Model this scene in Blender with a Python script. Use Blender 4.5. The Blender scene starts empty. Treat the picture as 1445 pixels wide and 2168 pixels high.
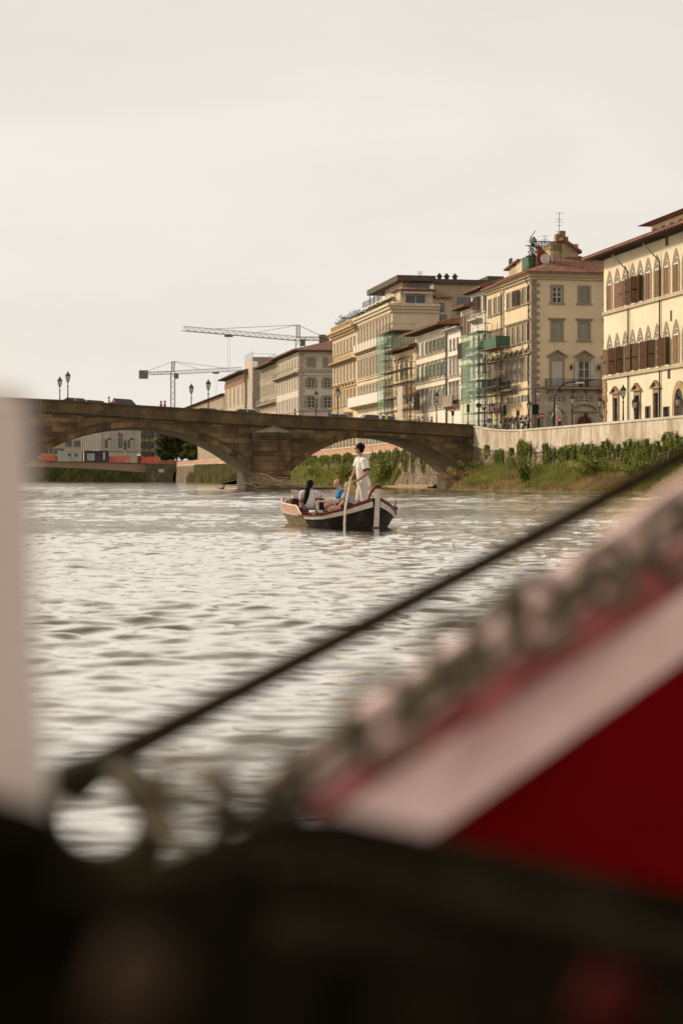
import bpy, bmesh, math, random
import numpy as np
from mathutils import Vector, Matrix
random.seed(7); rng = np.random.default_rng(7)
R = math.radians
scene = bpy.context.scene
col = scene.collection

# ------------------------------------------------------------------ camera
F = 3600.0      # focal length in pixels of the 1445 x 2168 photograph
CX, HY, CH = 722.5, 1012.0, 1.18
cam_d = bpy.data.cameras.new('camera'); cam = bpy.data.objects.new('camera', cam_d); col.objects.link(cam)
cam.location = (0, 0, CH); cam.rotation_euler = (R(90), 0, 0)
cam_d.sensor_fit = 'VERTICAL'; cam_d.sensor_height = 36.0
cam_d.lens = 36.0 * F / 2168.0
cam_d.shift_y = -(1084.0 - HY) / 2168.0
cam_d.clip_start = 0.02; cam_d.clip_end = 9000
cam_d.dof.use_dof = True; cam_d.dof.focus_distance = 55.0; cam_d.dof.aperture_fstop = 3.0
scene.camera = cam

# ------------------------------------------------------------------ sky, sun, exposure
SUN_AZ, SUN_EL = -64.0, 28.0      # degrees from the view direction (minus = left), elevation
world = bpy.data.worlds.new('World'); scene.world = world; world.use_nodes = True
nt = world.node_tree; nt.nodes.clear()
wo = nt.nodes.new('ShaderNodeOutputWorld'); bg = nt.nodes.new('ShaderNodeBackground')
sky = nt.nodes.new('ShaderNodeTexSky'); sky.sky_type = 'NISHITA'; sky.sun_disc = False
sky.sun_elevation = R(SUN_EL); sky.sun_rotation = R(SUN_AZ); sky.dust_density = 5.0; sky.air_density = 1.0; sky.ozone_density = 0.6
tc = nt.nodes.new('ShaderNodeTexCoord'); mp = nt.nodes.new('ShaderNodeMapping'); mp.inputs['Scale'].default_value = (2.2, 2.2, 9.0)
mp.inputs['Rotation'].default_value = (0.12, 0.0, 0.4)
nz = nt.nodes.new('ShaderNodeTexNoise'); nz.inputs['Scale'].default_value = 1.3; nz.inputs['Detail'].default_value = 7.0; nz.inputs['Distortion'].default_value = 0.6
rp = nt.nodes.new('ShaderNodeValToRGB')
rp.color_ramp.elements[0].position = 0.25; rp.color_ramp.elements[0].color = (7.7, 7.15, 6.45, 1)
rp.color_ramp.elements[1].position = 0.8; rp.color_ramp.elements[1].color = (8.85, 8.3, 7.6, 1)
mx = nt.nodes.new('ShaderNodeMixRGB'); mx.inputs[0].default_value = 0.93
L = nt.links.new
L(tc.outputs['Generated'], mp.inputs[0]); L(mp.outputs[0], nz.inputs['Vector']); L(nz.outputs[0], rp.inputs[0])
L(sky.outputs[0], mx.inputs[1]); L(rp.outputs[0], mx.inputs[2])
# a hazy white sky: milky at the horizon, deeper towards the zenith
sp = nt.nodes.new('ShaderNodeSeparateXYZ'); L(tc.outputs['Generated'], sp.inputs[0])
m1 = nt.nodes.new('ShaderNodeMath'); m1.operation = 'MULTIPLY'; L(sp.outputs['Z'], m1.inputs[0]); L(sp.outputs['Z'], m1.inputs[1])
m2 = nt.nodes.new('ShaderNodeMath'); m2.operation = 'MULTIPLY_ADD'; L(m1.outputs[0], m2.inputs[0]); m2.inputs[1].default_value = -0.5; m2.inputs[2].default_value = 1.0
m3 = nt.nodes.new('ShaderNodeMixRGB'); m3.blend_type = 'MULTIPLY'; m3.inputs[0].default_value = 1.0
L(mx.outputs[0], m3.inputs[1]); L(m2.outputs[0], m3.inputs[2]); L(m3.outputs[0], bg.inputs[0])
bg.inputs[1].default_value = 0.111
L(bg.outputs[0], wo.inputs[0])
sd = bpy.data.lights.new('sun', 'SUN'); sd.energy = 3.7; sd.angle = R(6); sd.color = (1.0, 0.86, 0.66)
sun = bpy.data.objects.new('sun', sd); col.objects.link(sun)
az, el = R(SUN_AZ), R(SUN_EL)
sdir = Vector((math.sin(az) * math.cos(el), math.cos(az) * math.cos(el), math.sin(el)))
sun.rotation_euler = sdir.to_track_quat('Z', 'Y').to_euler(); sun.location = (0, 0, 80)
vs = scene.view_settings
vs.view_transform = 'Standard'; vs.look = 'None'; vs.exposure = 0.0; vs.gamma = 1.0; vs.use_curve_mapping = False
scene.cycles.use_denoising = True
scene.cycles.max_bounces = 4; scene.cycles.diffuse_bounces = 2; scene.cycles.glossy_bounces = 3; scene.cycles.volume_bounces = 0; scene.cycles.transparent_max_bounces = 12
scene.cycles.sample_clamp_indirect = 4.0

# ------------------------------------------------------------------ helpers
def W(px, py, D):                       # a photograph point at depth D metres -> world
    return Vector(((px - CX) / F * D, D, CH + (HY - py) / F * D))
UD = Vector((-0.19612, 0.98058, 0))     # along the river, away from us
VD = Vector((0.98058, 0.19612, 0))      # across the river, to the right
VX = 2.5                                # where the river's direction vanishes
ROT_B = math.atan2(UD.y, UD.x)

def tag(o, label=None, cat=None, group=None, kind=None):
    if label: o['label'] = label
    if cat: o['category'] = cat
    if group: o['group'] = group
    if kind: o['kind'] = kind
    return o
def empty(name, loc=(0, 0, 0), rz=0, label=None, cat=None, group=None, kind=None):
    o = bpy.data.objects.new(name, None); col.objects.link(o)
    o.location = loc; o.rotation_euler = (0, 0, rz); o.empty_display_size = 0.3
    return tag(o, label, cat, group, kind)
def put(name, mesh, parent=None, loc=(0, 0, 0), rot=(0, 0, 0), scale=None, mat=None):
    o = bpy.data.objects.new(name, mesh); col.objects.link(o)
    o.parent = parent; o.location = loc; o.rotation_euler = rot
    if scale: o.scale = scale
    return o

class MB:
    def __init__(s): s.v = []; s.f = []; s.m = []; s.mi = 0
    def add(s, vs, fs):
        n = len(s.v); s.v += [tuple(p) for p in vs]
        s.f += [tuple(i + n for i in f) for f in fs]; s.m += [s.mi] * len(fs)
        return s
    def box(s, x0, x1, y0, y1, z0, z1):
        return s.add([(x0,y0,z0),(x1,y0,z0),(x1,y1,z0),(x0,y1,z0),(x0,y0,z1),(x1,y0,z1),(x1,y1,z1),(x0,y1,z1)],
              [(0,3,2,1),(4,5,6,7),(0,1,5,4),(1,2,6,5),(2,3,7,6),(3,0,4,7)])
    def hexa(s, p):                      # eight corners, bottom four then top four
        return s.add(p, [(0,3,2,1),(4,5,6,7),(0,1,5,4),(1,2,6,5),(2,3,7,6),(3,0,4,7)])
    def prism(s, poly, fn, a, b):        # poly of 2-d points extruded from a to b, fn(u, v, w) -> xyz
        n = len(poly)
        vs = [fn(u, v, a) for u, v in poly] + [fn(u, v, b) for u, v in poly]
        fs = [tuple(range(n - 1, -1, -1)), tuple(range(n, 2 * n))] + [(i, (i + 1) % n, n + (i + 1) % n, n + i) for i in range(n)]
        return s.add(vs, fs)
    def bar(s, a, b, w, d=None):
        a = Vector(a); b = Vector(b); t = (b - a)
        if t.length < 1e-6: return s
        t.normalize(); up = Vector((0, 0, 1)) if abs(t.z) < 0.95 else Vector((1, 0, 0))
        n = t.cross(up).normalized(); m = n.cross(t); d = w if d is None else d
        n = n * w / 2; m = m * d / 2
        return s.hexa([a - n - m, a + n - m, a + n + m, a - n + m, b - n - m, b + n - m, b + n + m, b - n + m])
    def tube(s, pts, rad, n=8, caps=True):
        pts = [Vector(p) for p in pts]; rads = rad if isinstance(rad, (list, tuple)) else [rad] * len(pts)
        vs = []; fs = []; prev = None
        for i, p in enumerate(pts):
            t = (pts[min(i + 1, len(pts) - 1)] - pts[max(i - 1, 0)]).normalized()
            if prev is None:
                up = Vector((0, 0, 1)) if abs(t.z) < 0.9 else Vector((1, 0, 0)); nn = t.cross(up).normalized()
            else: nn = (prev - t * prev.dot(t)).normalized()
            prev = nn; mm = t.cross(nn)
            for k in range(n):
                a = 2 * math.pi * k / n; vs.append(p + (nn * math.cos(a) + mm * math.sin(a)) * rads[i])
        for i in range(len(pts) - 1):
            for k in range(n):
                k2 = (k + 1) % n; fs.append((i*n+k, i*n+k2, (i+1)*n+k2, (i+1)*n+k))
        if caps: fs.append(tuple(range(n - 1, -1, -1))); fs.append(tuple(range((len(pts)-1)*n, len(pts)*n)))
        return s.add(vs, fs)
    def lathe(s, prof, c=(0, 0, 0), n=10):   # prof: (radius, z)
        vs = []; fs = []
        for r, z in prof:
            for k in range(n):
                a = 2 * math.pi * (k + .5) / n; vs.append((c[0] + r * math.cos(a), c[1] + r * math.sin(a), c[2] + z))
        for i in range(len(prof) - 1):
            for k in range(n): fs.append((i*n+k, i*n+(k+1)%n, (i+1)*n+(k+1)%n, (i+1)*n+k))
        fs.append(tuple(range(n - 1, -1, -1))); fs.append(tuple(range((len(prof)-1)*n, len(prof)*n)))
        return s.add(vs, fs)
    def blob(s, c, r, sub=2, rot=None):
        bm = bmesh.new(); bmesh.ops.create_icosphere(bm, subdivisions=sub, radius=1.0)
        M_ = Matrix.Diagonal((r[0], r[1], r[2], 1)) if isinstance(r, (tuple, list)) else Matrix.Diagonal((r, r, r, 1))
        if rot is not None: M_ = rot.to_4x4() @ M_
        M_ = Matrix.Translation(c) @ M_
        bm.verts.ensure_lookup_table()
        vs = [M_ @ v.co for v in bm.verts]; fs = [tuple(v.index for v in f.verts) for f in bm.faces]; bm.free()
        return s.add(vs, fs)
    def cap(s, a, b, ra, rb, n=10):          # a tapered limb with round ends
        a = Vector(a); b = Vector(b); t = (b - a); L_ = t.length
        t = t / L_ if L_ > 1e-6 else Vector((0, 0, 1))
        pts = []; rr = []
        for k in (-1.0, -.8, -.45): pts.append(a + t * ra * k); rr.append(ra * math.sqrt(max(0.02, 1 - k * k)))
        pts.append(a); rr.append(ra); pts.append(b); rr.append(rb)
        for k in (.45, .8, 1.0): pts.append(b + t * rb * k); rr.append(rb * math.sqrt(max(0.02, 1 - k * k)))
        return s.tube(pts, rr, n)
    def mesh(s, name, mats, smooth=False):
        me = bpy.data.meshes.new(name); me.from_pydata(s.v, [], s.f)
        for m in (mats if isinstance(mats, (list, tuple)) else [mats]): me.materials.append(m)
        if max(s.m, default=0): me.polygons.foreach_set('material_index', s.m)
        if smooth: me.polygons.foreach_set('use_smooth', [True] * len(s.f))
        me.update(); return me
    def build(s, name, mats, parent=None, smooth=False, **k):
        return put(name, s.mesh(name, mats, smooth), parent, **k)

# ------------------------------------------------------------------ materials
MATS = {}
def M(name, c, rough=0.85, var=0.18, scale=1.5, stain=None, stain_amt=0.0, stain_scale=0.25, streak=0.0, bump=0.0, bscale=20.0, spec=0.3, metal=0.0, trans=0.0, perobj=0.0):
    if name in MATS: return MATS[name]
    m = bpy.data.materials.new(name); m.use_nodes = True; t = m.node_tree; N = t.nodes; l = t.links.new
    b = N['Principled BSDF']; b.inputs['Roughness'].default_value = rough; b.inputs['Specular IOR Level'].default_value = spec
    b.inputs['Metallic'].default_value = metal
    co = N.new('ShaderNodeTexCoord')
    n1 = N.new('ShaderNodeTexNoise'); n1.inputs['Scale'].default_value = scale; n1.inputs['Detail'].default_value = 6
    l(co.outputs['Object'], n1.inputs['Vector'])
    r1 = N.new('ShaderNodeValToRGB'); r1.color_ramp.elements[0].position = .3; r1.color_ramp.elements[1].position = .7
    r1.color_ramp.elements[0].color = (*[x * (1 - var) for x in c], 1); r1.color_ramp.elements[1].color = (*[min(1, x * (1 + var)) for x in c], 1)
    l(n1.outputs[0], r1.inputs[0]); out = r1.outputs[0]
    if stain is not None:
        n2 = N.new('ShaderNodeTexNoise'); n2.inputs['Scale'].default_value = stain_scale; n2.inputs['Detail'].default_value = 8; n2.inputs['Roughness'].default_value = .65
        mp_ = N.new('ShaderNodeMapping'); mp_.inputs['Scale'].default_value = (1, 1, 1 - streak)
        l(co.outputs['Object'], mp_.inputs[0]); l(mp_.outputs[0], n2.inputs['Vector'])
        r2 = N.new('ShaderNodeMapRange'); r2.inputs[1].default_value = .42; r2.inputs[2].default_value = .68; r2.inputs[3].default_value = 0; r2.inputs[4].default_value = stain_amt
        l(n2.outputs[0], r2.inputs[0]); mi = N.new('ShaderNodeMixRGB'); l(r2.outputs[0], mi.inputs[0]); l(out, mi.inputs[1]); mi.inputs[2].default_value = (*stain, 1); out = mi.outputs[0]
    if perobj:
        oi = N.new('ShaderNodeObjectInfo'); r3 = N.new('ShaderNodeMapRange'); r3.inputs[3].default_value = 1 - perobj; r3.inputs[4].default_value = 1 + perobj
        l(oi.outputs['Random'], r3.inputs[0]); hs = N.new('ShaderNodeHueSaturation'); l(r3.outputs[0], hs.inputs['Value']); l(out, hs.inputs['Color']); out = hs.outputs[0]
    l(out, b.inputs['Base Color'])
    if bump:
        n4 = N.new('ShaderNodeTexNoise'); n4.inputs['Scale'].default_value = bscale; n4.inputs['Detail'].default_value = 5; l(co.outputs['Object'], n4.inputs['Vector'])
        bp = N.new('ShaderNodeBump'); bp.inputs['Strength'].default_value = bump; bp.inputs['Distance'].default_value = .05
        l(n4.outputs[0], bp.inputs['Height']); l(bp.outputs[0], b.inputs['Normal'])
    if trans:
        tr = N.new('ShaderNodeBsdfTransparent'); ms = N.new('ShaderNodeMixShader'); ms.inputs[0].default_value = trans
        l(b.outputs[0], ms.inputs[1]); l(tr.outputs[0], ms.inputs[2]); l(ms.outputs[0], N['Material Output'].inputs[0])
    MATS[name] = m; return m
glass_m = M('window glass', (.03, .03, .03), rough=.12, var=.5, scale=.6, spec=.6)
iron = M('dark iron', (.025, .023, .02), rough=.5, var=.3, spec=.4)
white_wood = M('white painted wood', (.72, .68, .6), rough=.6, var=.08)
trim = M('sandstone trim', (.36, .29, .21), var=.15, scale=3, bump=.2)
# ------------------------------------------------------------------ the river
def build_river():
    rows = [3.0]
    while rows[-1] < 1500: rows.append(rows[-1] * 1.0052 + 0.004)
    rows = np.array(rows)
    tx = np.concatenate([np.linspace(-1.6, -.262, 24), np.linspace(-.26, .26, 380), np.linspace(.262, 1.6, 24)])
    Y, T = np.meshgrid(rows, tx, indexing='ij'); X = T * Y
    dy = np.gradient(rows)[:, None] * np.ones_like(T)
    Z = np.zeros_like(X)
    r_ = np.random.default_rng(3)
    # gust patches make some of the surface rougher
    g = np.zeros_like(X)
    for k in range(10):
        a = r_.uniform(0, 6.28); lam = r_.uniform(9, 34); ph = r_.uniform(0, 6.28)
        g += np.sin(2 * np.pi * (X * np.cos(a) * .5 + Y * np.sin(a)) / lam + ph)
    g = np.clip(.85 + .16 * g, .35, 1.6) * np.interp(Y, [30, 70, 160], [1.0, .95, .8])
    calm = np.clip((Y - 6) / 26, 0, 1); calm = .44 + .56 * calm   # sheltered water close to our boat
    far = np.clip((Y - 25) / 60, .0, 1)
    for k in range(140):
        lam = .11 * (1.028 ** k) if k < 72 else (r_.uniform(.22, .75) if k < 110 else r_.uniform(1.0, 3.4))
        a = r_.normal(math.pi / 2 - .06, .52); ph = r_.uniform(0, 6.28)
        kx, ky = 2 * np.pi * np.cos(a) / lam, 2 * np.pi * np.sin(a) / lam
        sl = .025 * r_.uniform(.5, 1.3) * (1.0 if lam < .8 else (.55 if lam < 1 else .95 * far))
        amp = sl * lam / (2 * np.pi)
        lamy = lam / max(.15, abs(math.sin(a)))
        fade = np.clip((lamy / dy - 2.2) / 2.0, 0, 1)
        small = np.where(lam < .30, np.clip((Y - 5) / 28, .25, 1), calm)
        w = np.sin(kx * X + ky * Y + ph + .8 * np.sin(.31 * kx * X - .27 * ky * Y + ph * 2))
        Z += amp * fade * g * small * (w + .42 * np.cos(2 * (kx * X + ky * Y + ph)))
    nr, nc = X.shape
    V = np.stack([X, Y, Z], -1).reshape(-1, 3)
    i = (np.arange(nr - 1)[:, None] * nc + np.arange(nc - 1)[None, :]).reshape(-1)
    Fq = np.stack([i, i + 1, i + nc + 1, i + nc], -1)
    me = bpy.data.meshes.new('river'); me.vertices.add(len(V)); me.vertices.foreach_set('co', V.ravel())
    me.loops.add(Fq.size); me.loops.foreach_set('vertex_index', Fq.ravel().astype(np.int32))
    me.polygons.add(len(Fq)); me.polygons.foreach_set('loop_start', np.arange(0, Fq.size, 4, dtype=np.int32))
    me.polygons.foreach_set('use_smooth', np.ones(len(Fq), dtype=bool)); me.update(calc_edges=True)
    m = bpy.data.materials.new('river water'); m.use_nodes = True; t = m.node_tree; N = t.nodes; l = t.links.new
    b = N['Principled BSDF']; b.inputs['Base Color'].default_value = (.11, .078, .038, 1); b.inputs['Roughness'].default_value = .04
    b.inputs['IOR'].default_value = 2.3; b.inputs['Specular IOR Level'].default_value = .5
    co = N.new('ShaderNodeTexCoord'); mp_ = N.new('ShaderNodeMapping'); mp_.inputs['Scale'].default_value = (1.0, 2.2, 1)
    l(co.outputs['Object'], mp_.inputs[0])
    n1 = N.new('ShaderNodeTexNoise'); n1.inputs['Scale'].default_value = 4.5; n1.inputs['Detail'].default_value = 4; n1.inputs['Distortion'].default_value = .5
    l(mp_.outputs[0], n1.inputs['Vector'])
    # ripples of real height: 25 mm of relief, stronger out in the breeze
    sx = N.new('ShaderNodeSeparateXYZ'); l(co.outputs['Object'], sx.inputs[0])
    mr = N.new('ShaderNodeMapRange'); mr.inputs[1].default_value = 10; mr.inputs[2].default_value = 50; mr.inputs[3].default_value = .18; mr.inputs[4].default_value = .6
    l(sx.outputs['Y'], mr.inputs[0])
    bp = N.new('ShaderNodeBump'); bp.inputs['Distance'].default_value = .024; l(mr.outputs[0], bp.inputs['Strength']); l(n1.outputs[0], bp.inputs['Height'])
    # silty brown body under a glossy skin; the skin takes over at grazing angles (Fresnel)
    N.remove(b); df = N.new('ShaderNodeBsdfDiffuse'); df.inputs[0].default_value = (.10, .076, .043, 1)
    gl = N.new('ShaderNodeBsdfGlossy'); gl.inputs[0].default_value = (1, .975, .92, 1); gl.inputs['Roughness'].default_value = .05
    fr = N.new('ShaderNodeFresnel'); fr.inputs['IOR'].default_value = 1.33
    rm = N.new('ShaderNodeMapRange'); rm.interpolation_type = 'SMOOTHSTEP'
    rm.inputs[1].default_value = .08; rm.inputs[2].default_value = .42; rm.inputs[3].default_value = .05; rm.inputs[4].default_value = 1.0
    for q_ in (df, gl, fr): l(bp.outputs[0], q_.inputs['Normal'])
    l(fr.outputs[0], rm.inputs[0]); ms = N.new('ShaderNodeMixShader'); l(rm.outputs[0], ms.inputs[0]); l(df.outputs[0], ms.inputs[1]); l(gl.outputs[0], ms.inputs[2])
    l(ms.outputs[0], N['Material Output'].inputs[0])
    me.materials.append(m)
    o = put('river', me); o['kind'] = 'structure'
build_river()
g = MB().box(-4000, 4000, -400, 7000, -3.0, -1.5).build('ground', M('river bed', (.16, .13, .08), var=.3, scale=.2)); g['kind'] = 'structure'

# ------------------------------------------------------------------ right bank: street plateau behind the quay wall
def RB(a, b, z=0.0): p = UD * a + VD * b; return Vector((p.x, p.y, z))   # river coordinates
ZS = 5.2                                       # street level
asphalt = M('asphalt', (.07, .065, .06), var=.25, scale=3, bump=.2)
BW = 50 * .98058                               # the quay wall stands this far to the right of us
mb = MB(); mb.prism([(20, BW + .6), (158, BW + .6), (166, 51.6), (560, 51.6), (560, 700), (20, 700)], lambda u, v, w: RB(u, v, w), -1.4, ZS)
tag(mb.build('street', asphalt), kind='structure')
mb = MB(); mb.prism([(20, BW + .9), (150, BW + .9), (150, BW + 3.4), (20, BW + 3.4)], lambda u, v, w: RB(u, v, w), ZS + .004, ZS + .14)
tag(mb.build('pavement', M('paving stone', (.26, .23, .19), var=.2, scale=2)), kind='structure')
# land beyond the far bend, behind the second bridge
mb = MB(); mb.prism([(-330, 660), (60, 600), (60, 3500), (-2500, 3500), (-2500, 900)], lambda u, v, w: (u, v, w), -1.4, 5.0)
tag(mb.build('far_bank_ground', M('dusty ground', (.24, .21, .16), var=.2, scale=.1)), kind='structure')

# ------------------------------------------------------------------ quay walls
plaster_wall = M('weathered wall plaster', (.58, .50, .38), var=.14, scale=1.2, stain=(.25, .165, .095), stain_amt=.9, stain_scale=.8, streak=.8, bump=.35, bscale=8)
pink_wall = M('pink wall plaster', (.50, .27, .17), var=.16, scale=1.0, stain=(.26, .16, .10), stain_amt=.55, stain_scale=.8, streak=.7, bump=.3, bscale=6)
coping_m = M('coping stone', (.50, .43, .33), var=.14, scale=2, perobj=.08, bump=.2)
rubble_m = M('rubble stone', (.27, .20, .13), var=.5, scale=1.6, stain=(.10, .08, .045), stain_amt=.6, stain_scale=.5, bump=.5, bscale=5)
mortar_m = M('old mortar', (.21, .165, .11), var=.3, scale=2, bump=.4, bscale=6)
def quay(name, label, path, ztop, hpar, mat, thick=.55, low=-1.4, cap=.16, stones=True, seg=2.4):
    """path: list of ground points (x, y); ztop: list of top heights; river on the left of the path direction (away from us)"""
    root = empty(name, (path[0][0], path[0][1], 0), 0, label, 'quay wall', kind='thing'); o0 = Vector((path[0][0], path[0][1], 0))
    P = [Vector((x, y, 0)) - o0 for x, y in path]
    cum = [0]
    for i in range(1, len(P)): cum.append(cum[-1] + (P[i] - P[i-1]).length)
    tot = cum[-1]
    def at(d):
        for i in range(1, len(P)):
            if d <= cum[i] + 1e-6: break
        f = (d - cum[i-1]) / (cum[i] - cum[i-1]); t = (P[i] - P[i-1]).normalized()
        return P[i-1].lerp(P[i], f), Vector((-t.y, t.x, 0)), ztop[i-1] + (ztop[i] - ztop[i-1]) * f
    n = max(2, int(tot / 1.5)); ds = [tot * i / n for i in range(n + 1)]
    def sweep(prof, nm, mt):                    # prof: (out, z or dz, absolute?)
        m_ = MB(); k = len(prof); vs = []
        for d in ds:
            p, nn, zt = at(d)
            for o_, z_, ab in prof: vs.append(p + nn * o_ + Vector((0, 0, z_ if ab else zt + z_)))
        fs = [(i*k+j, i*k+(j+1)%k, (i+1)*k+(j+1)%k, (i+1)*k+j) for i in range(n) for j in range(k)]
        fs += [tuple(range(k)), tuple(n*k + k-1-j for j in range(k))]
        m_.add(vs, fs); return m_.build(nm, mt, root)
    sweep([(0, -cap, 0), (0, -hpar, 0), (-thick, -hpar, 0), (-thick, -cap, 0)], 'parapet', mat)
    sweep([(.14, -hpar - .003, 0), (.14, -hpar - .26, 0), (-thick, -hpar - .26, 0), (-thick, -hpar - .003, 0)], 'moulding', coping_m)
    sweep([(.03, -hpar - .263, 0), (.42, low, 1), (-thick - .4, low, 1), (-thick, -hpar - .263, 0)], 'masonry', mortar_m)
    d = 0
    while d < tot - .2:
        e = min(tot, d + seg * random.uniform(.85, 1.15)); a, na, za = at(d + .012); b_, nb, zb = at(e - .012)
        m_ = MB(); zz = Vector((0, 0, 1))
        m_.hexa([a - na*(thick+.06) + zz*(za-cap+.002), b_ - nb*(thick+.06) + zz*(zb-cap+.002), b_ + nb*.09 + zz*(zb-cap+.002), a + na*.09 + zz*(za-cap+.002),
                 a - na*(thick+.06) + zz*za, b_ - nb*(thick+.06) + zz*zb, b_ + nb*.07 + zz*(zb+.02), a + na*.07 + zz*(za+.02)])
        m_.build('coping_stone', coping_m, root); d = e
    if stones:
        m_ = MB(); z = .1; zlim = max(ztop) - hpar - .3
        while z < zlim:
            h = random.uniform(.22, .40); d = random.uniform(0, .4)
            while d < tot - .6:
                w = random.uniform(.28, .85)
                p, nn, zt = at(d); q, nq, _ = at(d + w - .05)
                if z + h < zt - hpar - .28 and random.random() < .95:
                    def off(zz_): return .03 + .39 * (zt - hpar - .26 - zz_) / (zt - hpar - .26 - low)
                    pr = random.uniform(.02, .11); o1, o2 = off(z), off(z + h); zv = Vector((0, 0, 1)); c_ = .03; r4 = [random.uniform(-.03, .03) for _ in range(4)]
                    pm, qm = p.lerp(q, .07), p.lerp(q, .93)
                    m_.add([p+nn*(o1-.03)+zv*(z+r4[0]), q+nn*(o1-.03)+zv*(z+r4[1]), q+nn*(o2-.03)+zv*(z+h-.04+r4[2]), p+nn*(o2-.03)+zv*(z+h-.04+r4[3]),
                            pm+nn*(o1+pr)+zv*(z+c_+r4[0]), qm+nn*(o1+pr)+zv*(z+c_+r4[1]), qm+nn*(o2+pr)+zv*(z+h-.04-c_+r4[2]), pm+nn*(o2+pr)+zv*(z+h-.04-c_+r4[3])],
                           [(4,5,6,7),(0,1,5,4),(1,2,6,5),(2,3,7,6),(3,0,4,7)])
                d += w
            z += h
        s_ = m_.build('rubble_stones', rubble_m, root); s_['kind'] = 'stuff'
    return root
XB0 = W(1000, 0, 185.0)          # right end of the bridge face
def wall_pt(D, x0=50.0): return (x0 - .2 * D, D)
quay('quay_wall', 'long pale plastered quay wall with stone coping on the near right bank',
     [wall_pt(60), wall_pt(100), wall_pt(140), wall_pt(164), (17.2, 172), (15.6, 177.5), (14.8, 181.5), (14.35, 184.8)],
     [5.75, 5.75, 5.78, 5.85, 6.05, 6.3, 6.6, 6.85], 1.95, plaster_wall)
quay('quay_wall', 'pink topped stone quay wall seen through the right arch of the old bridge',
     [wall_pt(199, 51.5), wall_pt(260, 51.5), wall_pt(330, 51.5), wall_pt(498, 51.5)], [6.0, 5.75, 5.7, 5.9], 1.0, pink_wall, low=-1.0)
# stone footing at the foot of that wall
mb = MB()
for i, (o_, z) in enumerate(((1.0, .42), (1.7, .2))):
    mb.prism([(wall_pt(199, 51.5 - o_)), (wall_pt(300, 51.5 - o_)), (wall_pt(300, 51.6)), (wall_pt(199, 51.6))], lambda u, v, w: (u, v, w), -1.2, z)
tag(mb.build('quay_footing', M('footing stone', (.30, .22, .13), var=.3, scale=1.5, bump=.3, bscale=5)), 'stepped stone footing along the waterline below the pink topped wall', 'footing', kind='thing')

# ------------------------------------------------------------------ the old stone bridge
BRX = Vector((-.98058, -.19612, 0))     # along the bridge, to the left
BR = empty('stone_bridge', (XB0.x, 185.0, 0), math.atan2(BRX.y, BRX.x), 'dark brown stone bridge with low segmental arches and pointed pier cap', 'bridge')
def bt(x): k = (x - CX) / F; return (XB0.x - k * 185.0) / (.98058 - .19612 * k)
def bz(x, y): return CH + (HY - y) * (185.0 - .19612 * bt(x)) / F
br_stone = M('bridge ashlar', (.165, .103, .047), var=.35, scale=.9, stain=(.045, .035, .02), stain_amt=.8, stain_scale=.35, streak=.3, bump=.45, bscale=7, perobj=.45)
br_back = M('bridge joint mortar', (.085, .06, .034), var=.3, scale=.8, stain=(.04, .03, .018), stain_amt=.7, stain_scale=.3, bump=.4, bscale=6)
br_par = M('bridge parapet stone', (.135, .090, .043), var=.3, scale=.7, stain=(.04, .033, .02), stain_amt=.8, stain_scale=.5, streak=.5, bump=.4, bscale=6, perobj=.14)
br_sof = M('arch soffit', (.23, .17, .10), var=.25, scale=.6, stain=(.10, .075, .04), stain_amt=.6, stain_scale=.25, bump=.3, bscale=5)
_tp = [(1000, 899), (880, 892), (756, 884), (640, 879.5), (518, 872), (440, 866.5), (299, 858), (144, 847), (0, 841)]
_tt = [bt(x) for x, y in _tp] + [62, 95]; _tz = [bz(x, y) for x, y in _tp]; _tz += [_tz[-1] + .12, _tz[-1] - .6]
def ztop(t): return float(np.interp(t, _tt, _tz))
def zstr(t): return ztop(t) - 1.30
BWID = 12.0
ARCH = [(.9, 20.1, 1.80, 5.75), (24.15, 48.6, 1.83, 6.50), (52.7, 75.0, 1.83, 6.3)]
ARC = []
for a, b_, zs_, zc in ARCH:
    h2 = (b_ - a) / 2; rise = zc - zs_; Rr = (h2 * h2 + rise * rise) / (2 * rise); ARC.append(((a + b_) / 2, zc - Rr, Rr, a, b_, zs_))
RING = .62
def z_in(t, ring=0.0):
    for c, zc, Rr, a, b_, zs_ in ARC:
        rr = Rr + ring; d = abs(t - c)
        if a - ring * .8 < t < b_ + ring * .8 and d < rr:
            z = zc + math.sqrt(rr * rr - d * d)
            if a <= t <= b_ or z > zs_: return z
    return None
# solid core with openings
mb = MB(); ts = [t for t in np.arange(-3.0, 90.01, .5)]
for c, zc, Rr, a, b_, zs_ in ARC: ts += [a, b_]
ts = sorted(set(round(float(t), 3) for t in ts))
def zlow(t, side):
    for c, zc, Rr, a, b_, zs_ in ARC:
        if (a < t < b_) or (t == a and side > 0) or (t == b_ and side < 0):
            d = min(abs(t - c), Rr); return zc + math.sqrt(max(0, Rr * Rr - d * d))
    return -1.3
for t0, t1 in zip(ts, ts[1:]):
    l0, l1, h0, h1 = zlow(t0, 1), zlow(t1, -1), ztop(t0) - 1.05, ztop(t1) - 1.05
    mb.add([(t0, 0, l0), (t1, 0, l1), (t1, 0, h1), (t0, 0, h0), (t0, -BWID, l0), (t1, -BWID, l1), (t1, -BWID, h1), (t0, -BWID, h0)],
           [(0, 1, 2, 3), (4, 7, 6, 5), (3, 2, 6, 7)])
for c, zc, Rr, a, b_, zs_ in ARC:
    for t in (a, b_): mb.add([(t, 0, -1.3), (t, -BWID, -1.3), (t, -BWID, zs_), (t, 0, zs_)], [(0, 1, 2, 3)])
mb.build('core', br_back, BR)
mb = MB()
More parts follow.
